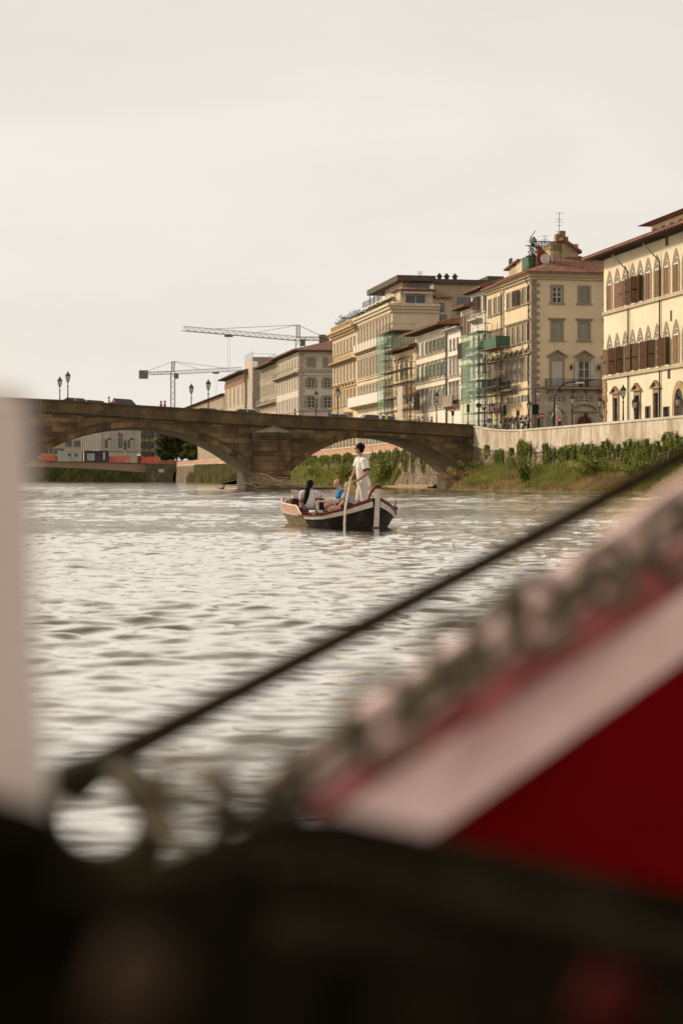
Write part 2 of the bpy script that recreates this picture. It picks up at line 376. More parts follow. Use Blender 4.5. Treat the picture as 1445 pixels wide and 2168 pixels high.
for c, zc, Rr, a, b_, zs_ in ARC:
    n = 40; vs = []
    for i in range(n + 1):
        t = a + (b_ - a) * i / n; z = zc + math.sqrt(max(0, Rr * Rr - (t - c) ** 2)) - .01
        vs += [(t, .02, z), (t, -BWID - .02, z)]
    mb.add(vs, [(2*i, 2*i+1, 2*i+3, 2*i+2) for i in range(n)])
mb.build('soffit', br_sof, BR)
# ashlar of the face: big blocks as parts, slivers joined
blocks = []; z = 0.02; ci = 0
while z < 8.6:
    h = random.choice((.42, .5, .56)); t = -2.5 + (ci % 2) * .6
    while t < 60:
        w = random.uniform(1.0, 2.1); n = 6; top = []; bot = []
        for i in range(n + 1):
            tt = t + .012 + (w - .024) * i / n; zt = min(z + h - .02, zstr(tt) - .02); zi = z_in(tt, RING + .02); zb = z if zi is None else max(z, zi)
            ins = any(a < tt < b_ for _, _, _, a, b_, _ in ARC)
            if zi is None and ins: zb = zt
            if any(b_ - .2 < tt < a2 + .2 and z < 5.1 for b_, a2 in ((20.1, 24.15), (48.6, 52.7))) : pass
            top.append((tt, zt)); bot.append((tt, min(zb, zt)))
        area = sum((top[i][1] - bot[i][1]) for i in range(n + 1)) / (n + 1) * w
        if area > .12: blocks.append((area, bot, top))
        t += w
    z += h; ci += 1
blocks.sort(key=lambda q: -q[0]); rest = MB()
for k, (ar, bot, top) in enumerate(blocks):
    flat = all(abs(b_[1] - bot[0][1]) < 1e-6 for b_ in bot) and all(abs(b_[1] - top[0][1]) < .03 for b_ in top)
    if flat: bot, top = [bot[0], bot[-1]], [top[0], top[-1]]
    poly = bot + [q for q in top[::-1]]
    pp = [poly[0]]
    for q in poly[1:]:
        if abs(q[0] - pp[-1][0]) + abs(q[1] - pp[-1][1]) > .004: pp.append(q)
    m_ = rest if k >= 290 else MB()
    m_.prism(pp, lambda u, v, w: (u, w, v), -.02, random.uniform(.018, .05))
    if k < 290: m_.build('ashlar_block', br_stone, BR)
if rest.v: rest.build('ashlar_fill', br_stone, BR)['kind'] = 'stuff'
# voussoirs and archivolt moulding
for c, zc, Rr, a, b_, zs_ in ARC[:2]:
    th0 = math.acos((b_ - c) / Rr) if b_ - c < Rr else 0; th1 = math.pi - th0; n = int((th1 - th0) * Rr / .75)
    for i in range(n):
        p0 = th0 + (th1 - th0) * (i + .012) / n; p1 = th0 + (th1 - th0) * (i + .988) / n; pm = (p0 + p1) / 2
        q = [(c + rr * math.cos(p), zc + rr * math.sin(p)) for rr, p in ((Rr - .004, p0), (Rr + RING, p0), (Rr + RING, pm), (Rr + RING, p1), (Rr - .004, p1), (Rr - .004, pm))]
        MB().prism(q, lambda u, v, w: (u, w, v), -.3, random.uniform(.06, .09)).build('voussoir', br_stone, BR)
    m_ = MB(); n = 60; vs = []
    for i in range(n + 1):
        p = th0 + (th1 - th0) * i / n
        for rr, yy in ((Rr + RING + .004, -.02), (Rr + RING + .004, .15), (Rr + RING + .17, .15), (Rr + RING + .17, -.02)): vs.append((c + rr * math.cos(p), yy, zc + rr * math.sin(p)))
    m_.add(vs, [(i*4+j, i*4+(j+1)%4, i*4+4+(j+1)%4, i*4+4+j) for i in range(n) for j in range(4)]); m_.build('archivolt', br_par, BR)
# cornice and parapet
for side, y0, y1 in ((1, -.45, .10), (-1, -BWID - .10, -BWID + .45)):
    t = -.3
    while t < 88:
        w = random.uniform(1.7, 2.5); e = min(88, t + w); a, b_ = t + .01, e - .01
        yo, yi = (y1, y0)
        MB().hexa([(a, yi, zstr(a) + .20), (b_, yi, zstr(b_) + .20), (b_, yo, zstr(b_) + .20), (a, yo, zstr(a) + .20),
                   (a, yi, ztop(a) - .16), (b_, yi, ztop(b_) - .16), (b_, yo, ztop(b_) - .16), (a, yo, ztop(a) - .16)]).build('parapet_block', br_par, BR)
        o_ = .12
        MB().hexa([(a, yi - o_, ztop(a) - .155), (b_, yi - o_, ztop(b_) - .155), (b_, yo + o_, ztop(b_) - .155), (a, yo + o_, ztop(a) - .155),
                   (a, yi - o_, ztop(a)), (b_, yi - o_, ztop(b_)), (b_, yo + o_, ztop(b_)), (a, yo + o_, ztop(a))]).build('coping_stone', br_par, BR)
        t = e
    m_ = MB(); tt = [x for x in np.arange(-.3, 88.1, 1.0)]; vs = []
    base = 0 if side > 0 else -BWID; sg = side
    for t in tt:
        for o_, dz in ((-.3, -.20), (.12, -.20), (.30, -.02), (.30, .10), (.16, .19), (-.3, .19)): vs.append((t, base + sg * o_, zstr(t) + dz))
    m_.add(vs, [(i*6+j, i*6+(j+1)%6, i*6+6+(j+1)%6, i*6+6+j) for i in range(len(tt)-1) for j in range(6)]); m_.build('cornice', br_par, BR)
m_ = MB(); tt = list(np.arange(-14, 88.1, 1.0))
m_.add([q for t in tt for q in ((t, -.55, ztop(t) - 1.04), (t, -BWID + .55, ztop(t) - 1.04))], [(2*i, 2*i+2, 2*i+3, 2*i+1) for i in range(len(tt)-1)])
m_.build('road_deck', asphalt, BR)
# pier with pointed cutwater and pyramidal cap
for (ta, tb, zt, ft) in ((20.1, 24.15, 5.25, 1), (48.6, 52.7, 5.3, 0)):
    tm = (ta + tb) / 2 - .35; out = 2.1
    def plan(g=0.0): return [(ta + .02 - g, .06), (tb - .02 + g, .06), (tb - .02 + g, .55 + g), (tm, out + g * 1.6), (ta + .02 - g, .55 + g)]
    zc = .0; i = 0
    while zc < zt - .05:
        h = min(random.choice((.5, .56)), zt - zc)
        pl = plan(random.uniform(-.012, .012)); M3 = lambda u, v, w: (u, v, w)
        # each course has two faces' worth of stones
        MB().prism([pl[0], ((pl[0][0]+pl[3][0])/2, .06), ((pl[3][0]+pl[4][0])/2 - .0, (pl[3][1]+pl[4][1])/2), pl[4]], M3, zc + .01, zc + h - .008).build('pier_stone', br_stone, BR)
        MB().prism([((pl[0][0]+pl[3][0])/2 + .012, .06), (pl[3][0] + .4*(i%2), .06), (pl[3][0] + .4*(i%2), out - .42*(i%2)), pl[3], ((pl[3][0]+pl[4][0])/2 + .012, (pl[3][1]+pl[4][1])/2)], M3, zc + .01, zc + h - .008).build('pier_stone', br_stone, BR)
        MB().prism([(pl[3][0] + .4*(i%2) + .012, .06), pl[1], pl[2], (pl[3][0] + .4*(i%2) + .012, out - .42*(i%2))], M3, zc + .01, zc + h - .008).build('pier_stone', br_stone, BR)
        zc += h; i += 1
    p0 = plan(.16); n = 5
    MB().prism(plan(.10), lambda u, v, w: (u, v, w), zt + .004, zt + .30).prism(p0, lambda u, v, w: (u, v, w), zt + .304, zt + .72).build('pier_cap', br_par, BR)
    pr = MB(); apx = (tm, .08, zt + 1.5); q = plan(.2)
    pr.add([(u, v, zt + .724) for u, v in q] + [apx], [(4, 3, 2, 1, 0)] + [(i, (i + 1) % 5, 5) for i in range(5)])
    pr.build('pier_cap_roof', M('mossy cap stone', (.30, .22, .14), var=.35, scale=1.5, stain=(.07, .06, .03), stain_amt=.7, stain_scale=1.2, bump=.4, bscale=8), BR)
# ------------------------------------------------------------------ buildings along the right bank
CACHE = {}
def cached(key, fn):
    if key not in CACHE: CACHE[key] = fn()
    return CACHE[key]
def q2(x): return round(x, 2)
def m_frame(w, h, b, d, mat):        # surround band round an opening, proud of the wall
    def f():
        m = MB(); x = w / 2
        m.box(-x - b, -x, -.02, d, -.0, h + b).box(x, x + b, -.02, d, 0, h + b).box(-x, x, -.02, d, h, h + b)
        return m.mesh('window', mat)
    return cached(('fr', q2(w), q2(h), q2(b), q2(d), mat.name), f)
def m_pane(w, h, mat, casement):
    def f():
        m = MB(); x = w / 2; m.mi = 0; m.box(-x + .002, x - .002, -.17, -.13, .002, h - .002)
        m.mi = 1; c = .07
        m.box(-x + .003, -x + c, -.128, -.06, .003, h - .003).box(x - c, x - .003, -.128, -.06, .003, h - .003).box(-.04, .04, -.128, -.05, .003, h - .003)
        for z in (.003, h * .36, h * .68, h - c): m.box(-x + c + .002, -.042, -.127, -.07, z, z + c * .8).box(.042, x - c - .002, -.127, -.07, z, z + c * .8)
        return m.mesh('pane', [mat, casement])
    return cached(('pa', q2(w), q2(h), mat.name, casement.name), f)
def m_shutter(w, h, mat):            # one louvred leaf, hinge at x = 0, running to +w, lying in the plane y = 0 .. .05
    def f():
        m = MB(); b = .07; m.box(0, b, 0, .05, 0, h).box(w - b, w, 0, .05, 0, h)
        for z in (0, h * .47, h - .1): m.box(b, w - b, .002, .048, z, z + .1)
        n = max(5, min(16, int(h / .16)))
        for i in range(n):
            z = .1 + (h - .2) * i / n; dz = (h - .2) / n
            m.add([(b, .045, z), (w - b, .045, z), (w - b, .012, z + dz * .92), (b, .012, z + dz * .92)], [(0, 1, 2, 3)])
        m.box(b, w - b, .002, .008, .1, h - .1)
        return m.mesh('shutter', mat)
    return cached(('sh', q2(w), q2(h), mat.name), f)
def m_sill(w, mat):
    return cached(('si', q2(w), mat.name), lambda: MB().box(-w/2 - .16, w/2 + .16, -.01, .20, -.16, -.003).mesh('sill', mat))
def m_hood(w, kind, mat):
    def f():
        m = MB(); x = w / 2 + .22
        if kind == 'ledge': m.box(-x, x, -.01, .26, .0, .14).box(-x + .1, x - .1, -.01, .16, -.14, -.002)
        elif kind == 'tri':
            m.box(-x - .1, x + .1, -.01, .30, 0, .13)
            hh = w * .40
            m.prism([(-x - .12, .132), (-x + .12, .132), (0, .132 + hh - .14), (x - .12, .132), (x + .12, .132), (0, .132 + hh)], lambda u, v, w_: (u, w_, v), -.01, .32)
            m.prism([(-x + .1, .133), (x - .1, .133), (0, .133 + hh - .16)], lambda u, v, w_: (u, w_, v), -.01, .08)
        elif kind == 'arc':
            m.box(-x - .1, x + .1, -.01, .30, 0, .13); n = 10; hh = w * .34; o = []; i_ = []
            for k in range(n + 1):
                t = -1 + 2 * k / n; o.append(((x + .12) * t, .132 + hh * math.sqrt(max(0, 1 - (t * .98) ** 2)))); i_.append(((x - .06) * t, .132 + (hh - .14) * math.sqrt(max(0, 1 - (t * .98) ** 2))))
            for k in range(n): m.prism([o[k], o[k+1], i_[k+1], i_[k]], lambda u, v, w_: (u, w_, v), -.01, .32)
        elif kind == 'key':
            m.box(-x, x, -.01, .2, .0, .12).box(-.14, .14, -.01, .3, -.4, -.002)
        return m.mesh('hood', mat)
    return cached(('ho', q2(w), kind, mat.name), f)
def arch_poly(w, h, zs, pointed=0.0, n=10):   # half outline of an arch standing on zs, width w, from right to left
    pts = []
    for k in range(n + 1):
        a = math.pi * k / n; x = w / 2 * math.cos(a); z = math.sin(a)
        if pointed: z = (1 - abs(math.cos(a)) ** 1.55)
        pts.append((x, zs + z * (h - zs)))
    return pts

class Bld:
    def __init__(s, name, label, xl, xr, wall, x0=62.0, depth=15.0, zg=ZS, cat='building', group='buildings along the right bank'):
        s.x0 = x0; s.Dr = F * x0 / (xr - VX); s.Dl = F * x0 / (xl - VX); s.L = (s.Dl - s.Dr) / .98058; s.depth = depth; s.zg = zg
        c = W(xr, HY, s.Dr); s.c = c
        s.root = empty(name, (c.x, c.y, zg), ROT_B, label, cat, group); s.wallm = wall; s.holes = {'f': [], 'e': []}; s.trim = trim
    def sx(s, x): return (F * s.x0 / (x - VX) - s.Dr) / .98058
    def ex(s, x): k = (x - CX) / F; return (s.c.y * k - s.c.x) / (.98058 - .19612 * k)
    def z(s, y, x): D = F * s.x0 / (x - VX); return CH + (HY - y) * D / F - s.zg
    def at(s, x, off): D = F * (s.x0 + off / .98058) / (x - VX); return (D - s.c.y - .19612 * off) / .98058
    def ze(s, y): return CH + (HY - y) * s.Dr / F - s.zg
    def P(s, face, a, o, z): return (a, o, z) if face == 'f' else (-o, -a, z)
    def rz(s, face): return 0.0 if face == 'f' else math.pi / 2
    def fbox(s, m, face, a0, a1, o0, o1, z0, z1):
        if face == 'f': m.box(a0, a1, o0, o1, z0, z1)
        else: m.box(-o1, -o0, -a1, -a0, z0, z1)
        return m
    def win(s, face, a, z0, w, h, kind='shut', band=.16, hood=None, sill=True, sm=None, tm=None, proud=.07, gm=None, cm=None, ang=None):
        tm = tm or s.trim; s.holes[face].append((a - w/2, a + w/2, z0, z0 + h))
        wo = put('window', m_frame(w, h, band, proud, tm), s.root, s.P(face, a, 0, z0), (0, 0, s.rz(face)))
        if kind == 'blank': return wo
        put('pane', m_pane(w, h, gm or glass_m, cm or white_wood), wo)
        if sill: put('sill', m_sill(w + 2 * band, tm), wo)
        if hood: put('hood', m_hood(w + 2 * band, hood, tm), wo, (0, 0, h + band + (.16 if hood != 'key' else .02)))
        if sm and kind in ('shut', 'open', 'ajar'):
            lw = w / 2 - .006; sh = m_shutter(lw, h - .02, sm)
            if kind == 'shut': al, ar, y = 0, 0, -.05
            elif kind == 'open': al, ar, y = 178, -178, .10
            else: (al, ar), y = (ang if ang else (random.uniform(60, 120), -random.uniform(60, 120))), .02
            if kind == 'open': al, ar = 179.0, -179.0
            # left leaf hinges at -w/2 and swings outward, the right leaf is its mirror
            put('shutter', sh, wo, (-w/2 + .004, y, .01), (0, 0, R(al)))
            put('shutter', sh, wo, (w/2 - .004, y, .01), (0, 0, -R(al) if kind == 'open' else R(ar)), (-1, 1, 1))
        return wo
    def wall(s, H, ends=('f', 'e'), Le=None, bands=()):
        """the walls with real openings; back and far end closed plainly"""
        m = MB(); Ld = {'f': s.L, 'e': s.depth}
        for face in ('f', 'e'):
            Ln = Ld[face]; hs = [(max(0.01, a), min(Ln - .01, b), c, d) for a, b, c, d in s.holes[face] if b > 0 and a < Ln]
            xs = sorted(set([0, Ln] + [q for h in hs for q in h[:2]])); zs = sorted(set([-.5, H] + [q for h in hs for q in h[2:] if q < H]))
            xs = [x for i, x in enumerate(xs) if i == 0 or x - xs[i-1] > 1e-4]; zs = [x for i, x in enumerate(zs) if i == 0 or x - zs[i-1] > 1e-4]
            for zi in range(len(zs) - 1):
                zc = (zs[zi] + zs[zi+1]) / 2; run = None
                act = [h for h in hs if h[2] < zc < h[3]]
                cuts = sorted((h[0], h[1]) for h in act); cur = 0
                for a, b in cuts + [(Ln, Ln)]:
                    if a > cur + 1e-4:
                        m.add([s.P(face, cur, 0, zs[zi]), s.P(face, a, 0, zs[zi]), s.P(face, a, 0, zs[zi+1]), s.P(face, cur, 0, zs[zi+1])], [(0, 1, 2, 3)])
                    cur = max(cur, b)
            for a, b, c, d in hs:
                r = -.2
                m.add([s.P(face, a, 0, c), s.P(face, b, 0, c), s.P(face, b, 0, d), s.P(face, a, 0, d), s.P(face, a, r, c), s.P(face, b, r, c), s.P(face, b, r, d), s.P(face, a, r, d)],
                      [(0, 1, 5, 4), (1, 2, 6, 5), (2, 3, 7, 6), (3, 0, 4, 7), (4, 5, 6, 7)])
        L_, d_ = s.L, s.depth
        m.add([(L_, 0, -.5), (L_, -d_, -.5), (L_, -d_, H), (L_, 0, H)], [(0, 1, 2, 3)])
        m.add([(0, -d_, -.5), (L_, -d_, -.5), (L_, -d_, H), (0, -d_, H)], [(0, 1, 2, 3)])
        m.add([(0, 0, H), (L_, 0, H), (L_, -d_, H), (0, -d_, H)], [(0, 1, 2, 3)])
        return m.build('wall', s.wallm, s.root)
    def course(s, z, h=.22, o=.14, mat=None, name='string_course', faces=('f', 'e'), a0=None, a1=None):
        m = MB()
        if 'f' in faces: s.fbox(m, 'f', (-o if 'e' in faces else .0) if a0 is None else a0, s.L if a1 is None else a1, -.02, o, z, z + h)
        if 'e' in faces: s.fbox(m, 'e', -o + .001 if 'f' in faces else 0, s.depth, -.02, o + .001, z + .001, z + h + .001)
        return m.build(name, mat or s.trim, s.root)
    def cornice(s, H, out=.55, h=.5, mat=None):
        m = MB()
        for k, (o, z0, z1) in enumerate(((out * .35, H - h, H - h * .6), (out * .7, H - h * .6 + .002, H - h * .25), (out, H - h * .25 + .002, H + .06))):
            m.box(-o, s.L + .0, -s.depth, o, z0, z1)
        return m.build('cornice', mat or s.trim, s.root)
    def roof(s, H, over=.8, rise=2.6, mat=None, thick=.14, tiles=True, rafters=True, hip=True, far_over=0.0):
        mat = mat or ROOF; o = over; L_, d_ = s.L, s.depth; m = MB(); z0 = H + .07
        x0, x1, y0, y1 = -o, L_ + far_over, o, -d_ - o; ym = (y0 + y1) / 2; rl = (y0 - y1) / 2
        xa = x0 + rl if hip else x0; xb = x1
        A, B_, C_, D_ = (x0, y0, z0), (x1, y0, z0), (x1, y1, z0), (x0, y1, z0); E, G = (min(xa, x1 - .1), ym, z0 + rise), (xb, ym, z0 + rise)
        dn = lambda p: (p[0], p[1], p[2] - thick)
        vs = [A, B_, C_, D_, E, G, dn(A), dn(B_), dn(C_), dn(D_)]
        m.add(vs, [(0, 1, 5, 4), (1, 2, 5), (2, 3, 4, 5), (3, 0, 4), (6, 9, 8, 7), (0, 6, 7, 1), (1, 7, 8, 2), (2, 8, 9, 3), (3, 9, 6, 0)])
        ro = m.build('roof', mat, s.root)
        if tiles:
            t = MB(); st = .42
            def rib(p, q):
                p = Vector(p); q = Vector(q); d = (q - p)
                if d.length < .3: return
                d.normalize(); sd_ = d.cross(Vector((0, 0, 1))).normalized() * .13; up = Vector((0, 0, .11))
                n_ = max(1, int((q - p).length / .9)); pts = [p.lerp(q, i / n_) for i in range(n_ + 1)]
                for i in range(n_):
                    a, b = pts[i] + up * .25, pts[i+1]
                    t.add([a - sd_, a + up, a + sd_, b - sd_ * .85, b + up * .75, b + sd_ * .85], [(0, 3, 4, 1), (1, 4, 5, 2), (0, 1, 2)])
            x = x0 + .1
            while x < x1:                          # slope over the river front
                f = min(1.0, (x - x0) / rl) if hip else 1.0
                rib((x, y0, z0), (x, y0 + (ym - y0) * f, z0 + rise * f)); x += st
            if hip:
                y = y0 - .1
                while y > y1:                      # slope over the end
                    f = min((y0 - y) / rl, (y - y1) / rl)
                    rib((x0, y, z0), (x0 + rl * f, y, z0 + rise * f)); y -= st
            tt = t.build('roof_tiles', mat, ro); tt['kind'] = 'stuff'
        if rafters:
            t = MB(); x = .3
            while x < L_: t.box(x, x + .14, -.02, o - .05, z0 - thick - .17, z0 - thick - .003); x += .75
            y = -.3
            while y > -d_: t.box(-o + .05, .02, y - .14, y, z0 - thick - .17, z0 - thick - .003); y -= .75
            t.build('rafters', M('rafter wood', (.10, .07, .045)), ro)
        return ro
    def quoins(s, z0, z1, mat, face='f', at=0.0, long=.95, short=.6, h=.42, proud=.07, both=True):
        z = z0; i = 0
        while z < z1 - .1:
            hh = min(h, z1 - z); lf = long if i % 2 == 0 else short; le = short if i % 2 == 0 else long
            m = MB(); g = .016
            if both:
                m.box(-proud, lf, .001, proud, z + g, z + hh - g); m.box(-proud - .001, -.001, -le, proud, z + g, z + hh - g)
            else: s.fbox(m, face, at - (lf - .3) / 2, at + (lf - .3) / 2, -.01, proud, z + g, z + hh - g)
            m.build('quoin_stone', mat, s.root); z += hh; i += 1
    def pipe(s, face, a, z0, z1, o=.14, r=.07, neck=None):
        m = MB(); pts = [s.P(face, a, o, z0), s.P(face, a, o, z1)]
        if neck: pts += [s.P(face, a + neck[0], neck[1], z1 + neck[2])]
        m.tube(pts, r, 6); return m.build('downpipe', iron, s.root, smooth=True)
    def balcony(s, face, a0, a1, z, out=.9, h=1.0, mat=None, railm=None, solid=False, pitch=.14, brackets=True):
        m = MB(); s.fbox(m, face, a0, a1, -.01, out, z - .18, z); b = m.build('balcony', mat or s.trim, s.root)
        r = MB()
        if solid: s.fbox(r, face, a0, a1, out - .10, out - .02, z + .004, z + h)
        else:
            s.fbox(r, face, a0, a1, out - .07, out - .02, z + h - .05, z + h); s.fbox(r, face, a0, a1, out - .07, out - .02, z + .06, z + .10)
            n = max(2, int((a1 - a0) / pitch))
            for i in range(n + 1):
                a = a0 + (a1 - a0 - .03) * i / n; s.fbox(r, face, a, a + .03, out - .06, out - .03, z + .004, z + h - .052)
            for a in (a0, a1 - .03): 
                for k in range(5): s.fbox(r, face, a, a + .03, .05 + k * (out - .1) / 5, .08 + k * (out - .1) / 5, z + .004, z + h - .052)
                s.fbox(r, face, a, a + .03, 0, out - .072, z + h - .05, z + h)
        r.build('railing', railm or iron, b)
        if brackets:
            n = max(2, int((a1 - a0) / 1.5) + 1)
            for i in range(n):
                a = a0 + .15 + (a1 - a0 - .5) * i / (n - 1); k = MB()
                k.prism([(0, 0), (out * .8, 0), (out * .7, -.16), (0, -.5)], (lambda u, v, w: s.P(face, w, u, z - .183 + v)), a, a + .22)
                k.build('bracket', mat or s.trim, b)
        return b
    def part(s, name, m, mat, **k): return m.build(name, mat, s.root, **k)

ROOF = M('terracotta tiles', (.235, .105, .064), var=.4, scale=1.3, stain=(.16, .10, .065), stain_amt=.55, stain_scale=.5, bump=.2)
shut_brown = M('brown shutter paint', (.23, .125, .07), var=.2, perobj=.18)
shut_grey = M('grey green shutter paint', (.26, .25, .19), var=.12, perobj=.12)
shut_green = M('faded green shutter paint', (.13, .16, .10), var=.15, perobj=.15)
shut_pale = M('pale grey shutter paint', (.50, .47, .42), var=.08, perobj=.05)
shut_taupe = M('taupe shutter paint', (.24, .19, .14), var=.15, perobj=.15)
def plaster(name, c, st=None, amt=.5):
    soft = lambda q: tuple(min(.82, (x * .80 + sum(q) / 3 * .20) * 1.13) for x in q); c = soft(c); st = soft(st) if st else None
    return M(name, c, var=.09, scale=.5, stain=st or tuple(x * .66 for x in c), stain_amt=amt, stain_scale=.22, streak=.6, bump=.15, bscale=10)

# ---- 1. the gothic palace at the right edge
b1 = Bld('gothic_palace', 'cream palace with two rows of pointed arch windows and brown louvred shutters', 1277, 1600, plaster('cream plaster', (.70, .585, .375), (.51, .41, .255), .45), x0=60.0, depth=22)
gst = M('gothic surround stone', (.31, .235, .145), var=.15, scale=2, bump=.2)
c1 = b1.L
def dz1(y, x): return b1.z(y, x)
HE1, S1, S2 = dz1(546, 1277), dz1(661, 1277), dz1(797, 1277)
pos1 = [b1.sx(x) for x in (1289.2, 1305.5, 1322.5, 1338, 1354, 1371, 1390, 1409.6, 1430)]
while pos1[-1] > 3: pos1.append(pos1[-1] - 2.2)
def gothic(a, z0, zw, za, mode, seed):
    """z0 sill, zw window springing, za tip of the surround"""
    rr = random.Random(seed); w, hs = 1.12, zw - z0; sw = 1.78
    def mk():
        m = MB(); n = 14; hp = za - z0; out = [(sw / 2, 0)] + arch_poly(sw, hp, hp * .62, 1.0, n) + [(-sw / 2, 0)]
        win_ = [(w / 2, 0)] + arch_poly(w, hs + .66, hs, 0, n) + [(-w / 2, 0)]
        nn = len(out); vs = [(u, .05, v) for u, v in out] + [(u, .05, v) for u, v in win_] + [(u, -.02, v) for u, v in out] + [(u, -.16, v) for u, v in win_]
        fs = []
        for i in range(nn - 1): fs += [(i, i + 1, nn + i + 1, nn + i), (i, 2*nn + i, 2*nn + i + 1, i + 1), (nn + i, nn + i + 1, 3*nn + i + 1, 3*nn + i)]
        m.add(vs, fs); return m.mesh('window', gst)
    wo = put('window', cached(('gothic', q2(hs), q2(za - z0)), mk), b1.root, (a, 0, z0))
    b1.holes['f'].append((a - w/2, a + w/2, z0, zw + .62))
    def fan():
        m = MB(); n = 12; o = arch_poly(w - .02, hs + .62, hs, 0, n); m.mi = 0
        m.add([(u, -.12, v) for u, v in o], [tuple(range(len(o)))])
        m.mi = 1; i_ = arch_poly(w - .22, hs + .52, hs, 0, n)
        for k in range(n): m.prism([o[k], o[k+1], i_[k+1], i_[k]], lambda u, v, q: (u, q, v), -.11, .0)
        m.box(-w/2, w/2, -.11, .02, hs - .05, hs + .07)
        for k in (3, 6, 9): m.bar((0, -.08, hs + .05), (o[k][0] * .9, -.08, hs + (o[k][1] - hs) * .9), .04)
        return m.mesh('fanlight', [M('fanlight shade', (.33, .21, .13), var=.2), white_wood])
    put('fanlight', cached(('fan', q2(hs)), fan), wo)
    if mode != 'shut': put('pane', m_pane(w, hs - .06, glass_m, white_wood), wo)
    sh = m_shutter(w / 2 - .006, hs - .06, shut_brown)
    al, ar = (0, 0) if mode == 'shut' else ((112 + rr.uniform(-12, 50)), -(112 + rr.uniform(-12, 50)))
    if mode == 'half': al = 0
    put('shutter', sh, wo, (-w/2 + .004, -.02 if al == 0 else .06, .01), (0, 0, R(al)))
    put('shutter', sh, wo, (w/2 - .004, -.02 if ar == 0 else .06, .01), (0, 0, R(ar)), (-1, 1, 1))
for i, a in enumerate(pos1):
    gothic(a, S1 + .06, dz1(602.5, 1290), dz1(572.5, 1290), 'open' if i in (3, 4) else ('half' if i == 2 else 'shut'), i)
    gothic(a, S2 + .06, dz1(738, 1290), dz1(708, 1290), 'shut' if i > 7 else ('half' if i in (2, 4, 6) else 'open'), 40 + i)
for x in (1303.5, 1349, 1389.4):
    a = b1.sx(x); b1.win('f', a, .5, 1.15, dz1(843, 1303) - .5, 'glass', band=.24, hood='tri', tm=M('brown pediment stone', (.33, .23, .14), var=.2, scale=2, bump=.3), proud=.12, cm=iron)
b1.win('f', b1.sx(1370.5), .9, 1.1, 1.7, 'glass', band=.1, cm=iron); b1.win('f', b1.sx(1409.6), .7, 1.3, 1.7, 'glass', band=.05, cm=iron)
b1.win('f', b1.sx(1415.3), 4.9, .45, 1.1, 'glass', band=.03, cm=iron, sill=False); b1.win('f', b1.sx(1411), dz1(520, 1411), .5, .9, 'glass', band=.03, cm=iron, sill=False)
b1.win('f', b1.sx(1420), dz1(680, 1420), .25, .95, 'glass', band=.02, cm=iron, sill=False)
# arched doorway
a = b1.sx(1438); m = MB(); o = [(1.5, 0)] + arch_poly(3.0, 4.6, 2.7, 0, 12) + [(-1.5, 0)]; i_ = [(1.0, 0)] + arch_poly(2.0, 3.9, 2.6, 0, 12) + [(-1.0, 0)]
for k in range(len(o) - 1): m.prism([o[k], o[k+1], i_[k+1], i_[k]], lambda u, v, w: (a + u, w, v), -.01, .14)
dr = b1.part('door_surround', m, M('door stone', (.40, .27, .15), var=.2, bump=.3)); m = MB().prism(i_[::-1], lambda u, v, w: (a + u, w, v), .005, .03); m.build('door', M('old dark door', (.06, .045, .035)), dr)
b1.wall(HE1)
b1.course(S1 - .34, .30, .20, M('pale string stone', (.48, .38, .25), var=.15), a0=-.2, a1=c1); b1.course(S2 - .34, .30, .20, M('pale string stone', (.48, .38, .25)), a0=-.2, a1=c1)
rb = M('rusticated brown stone', (.36, .22, .11), var=.25, scale=2, bump=.5, bscale=9, perobj=.1)
z = 0
while z < S2 - .4:                              # rough stones at the far corner
    hh = random.uniform(.42, .6); MB().prism([(c1 - random.uniform(.7, 1.1), z + .02), (c1 + .06, z + .02), (c1 + .06, z + hh - .02), (c1 - random.uniform(.7, 1.1), z + hh - .02)], lambda u, v, w: (u, w, v), -.01, random.uniform(.08, .14)).build('quoin_stone', rb, b1.root); z += hh
b1.roof(HE1, over=1.7, rise=3.0, hip=False, far_over=1.7)
for x, top in ((1331, 520), (1398, 500)):
    a = b1.sx(x); b1.pipe('f', a, 1.3, HE1 - 2.2, neck=(1.1, 1.3, 1.7))
# roof lookout on top
m = MB(); a0, a1 = b1.at(1450, 3.2), b1.at(1378, 3.2); m.box(a0 - 9, a1, -10, -3.2, HE1 + .3, HE1 + 2.6); al = b1.part('roof_lookout', m, b1.wallm)
m = MB(); m.hexa([(a0 - 10, -11, HE1 + 2.7), (a1 + .9, -11, HE1 + 2.7), (a1 + .9, -2.0, HE1 + 2.65), (a0 - 10, -2.0, HE1 + 2.65), (a0 - 10, -7.2, HE1 + 3.9), (a1 - .6, -7.2, HE1 + 3.9), (a1 - .6, -6.8, HE1 + 3.9), (a0 - 10, -6.8, HE1 + 3.9)]); m.build('lookout_roof', ROOF, al)
for k in range(4): MB().box(a1 - 1.3 - k * 2.1, a1 - .5 - k * 2.1, -3.2, -3.17, HE1 + .9, HE1 + 2.2).build('lookout_window', M('brown glass', (.09, .065, .045)), al)

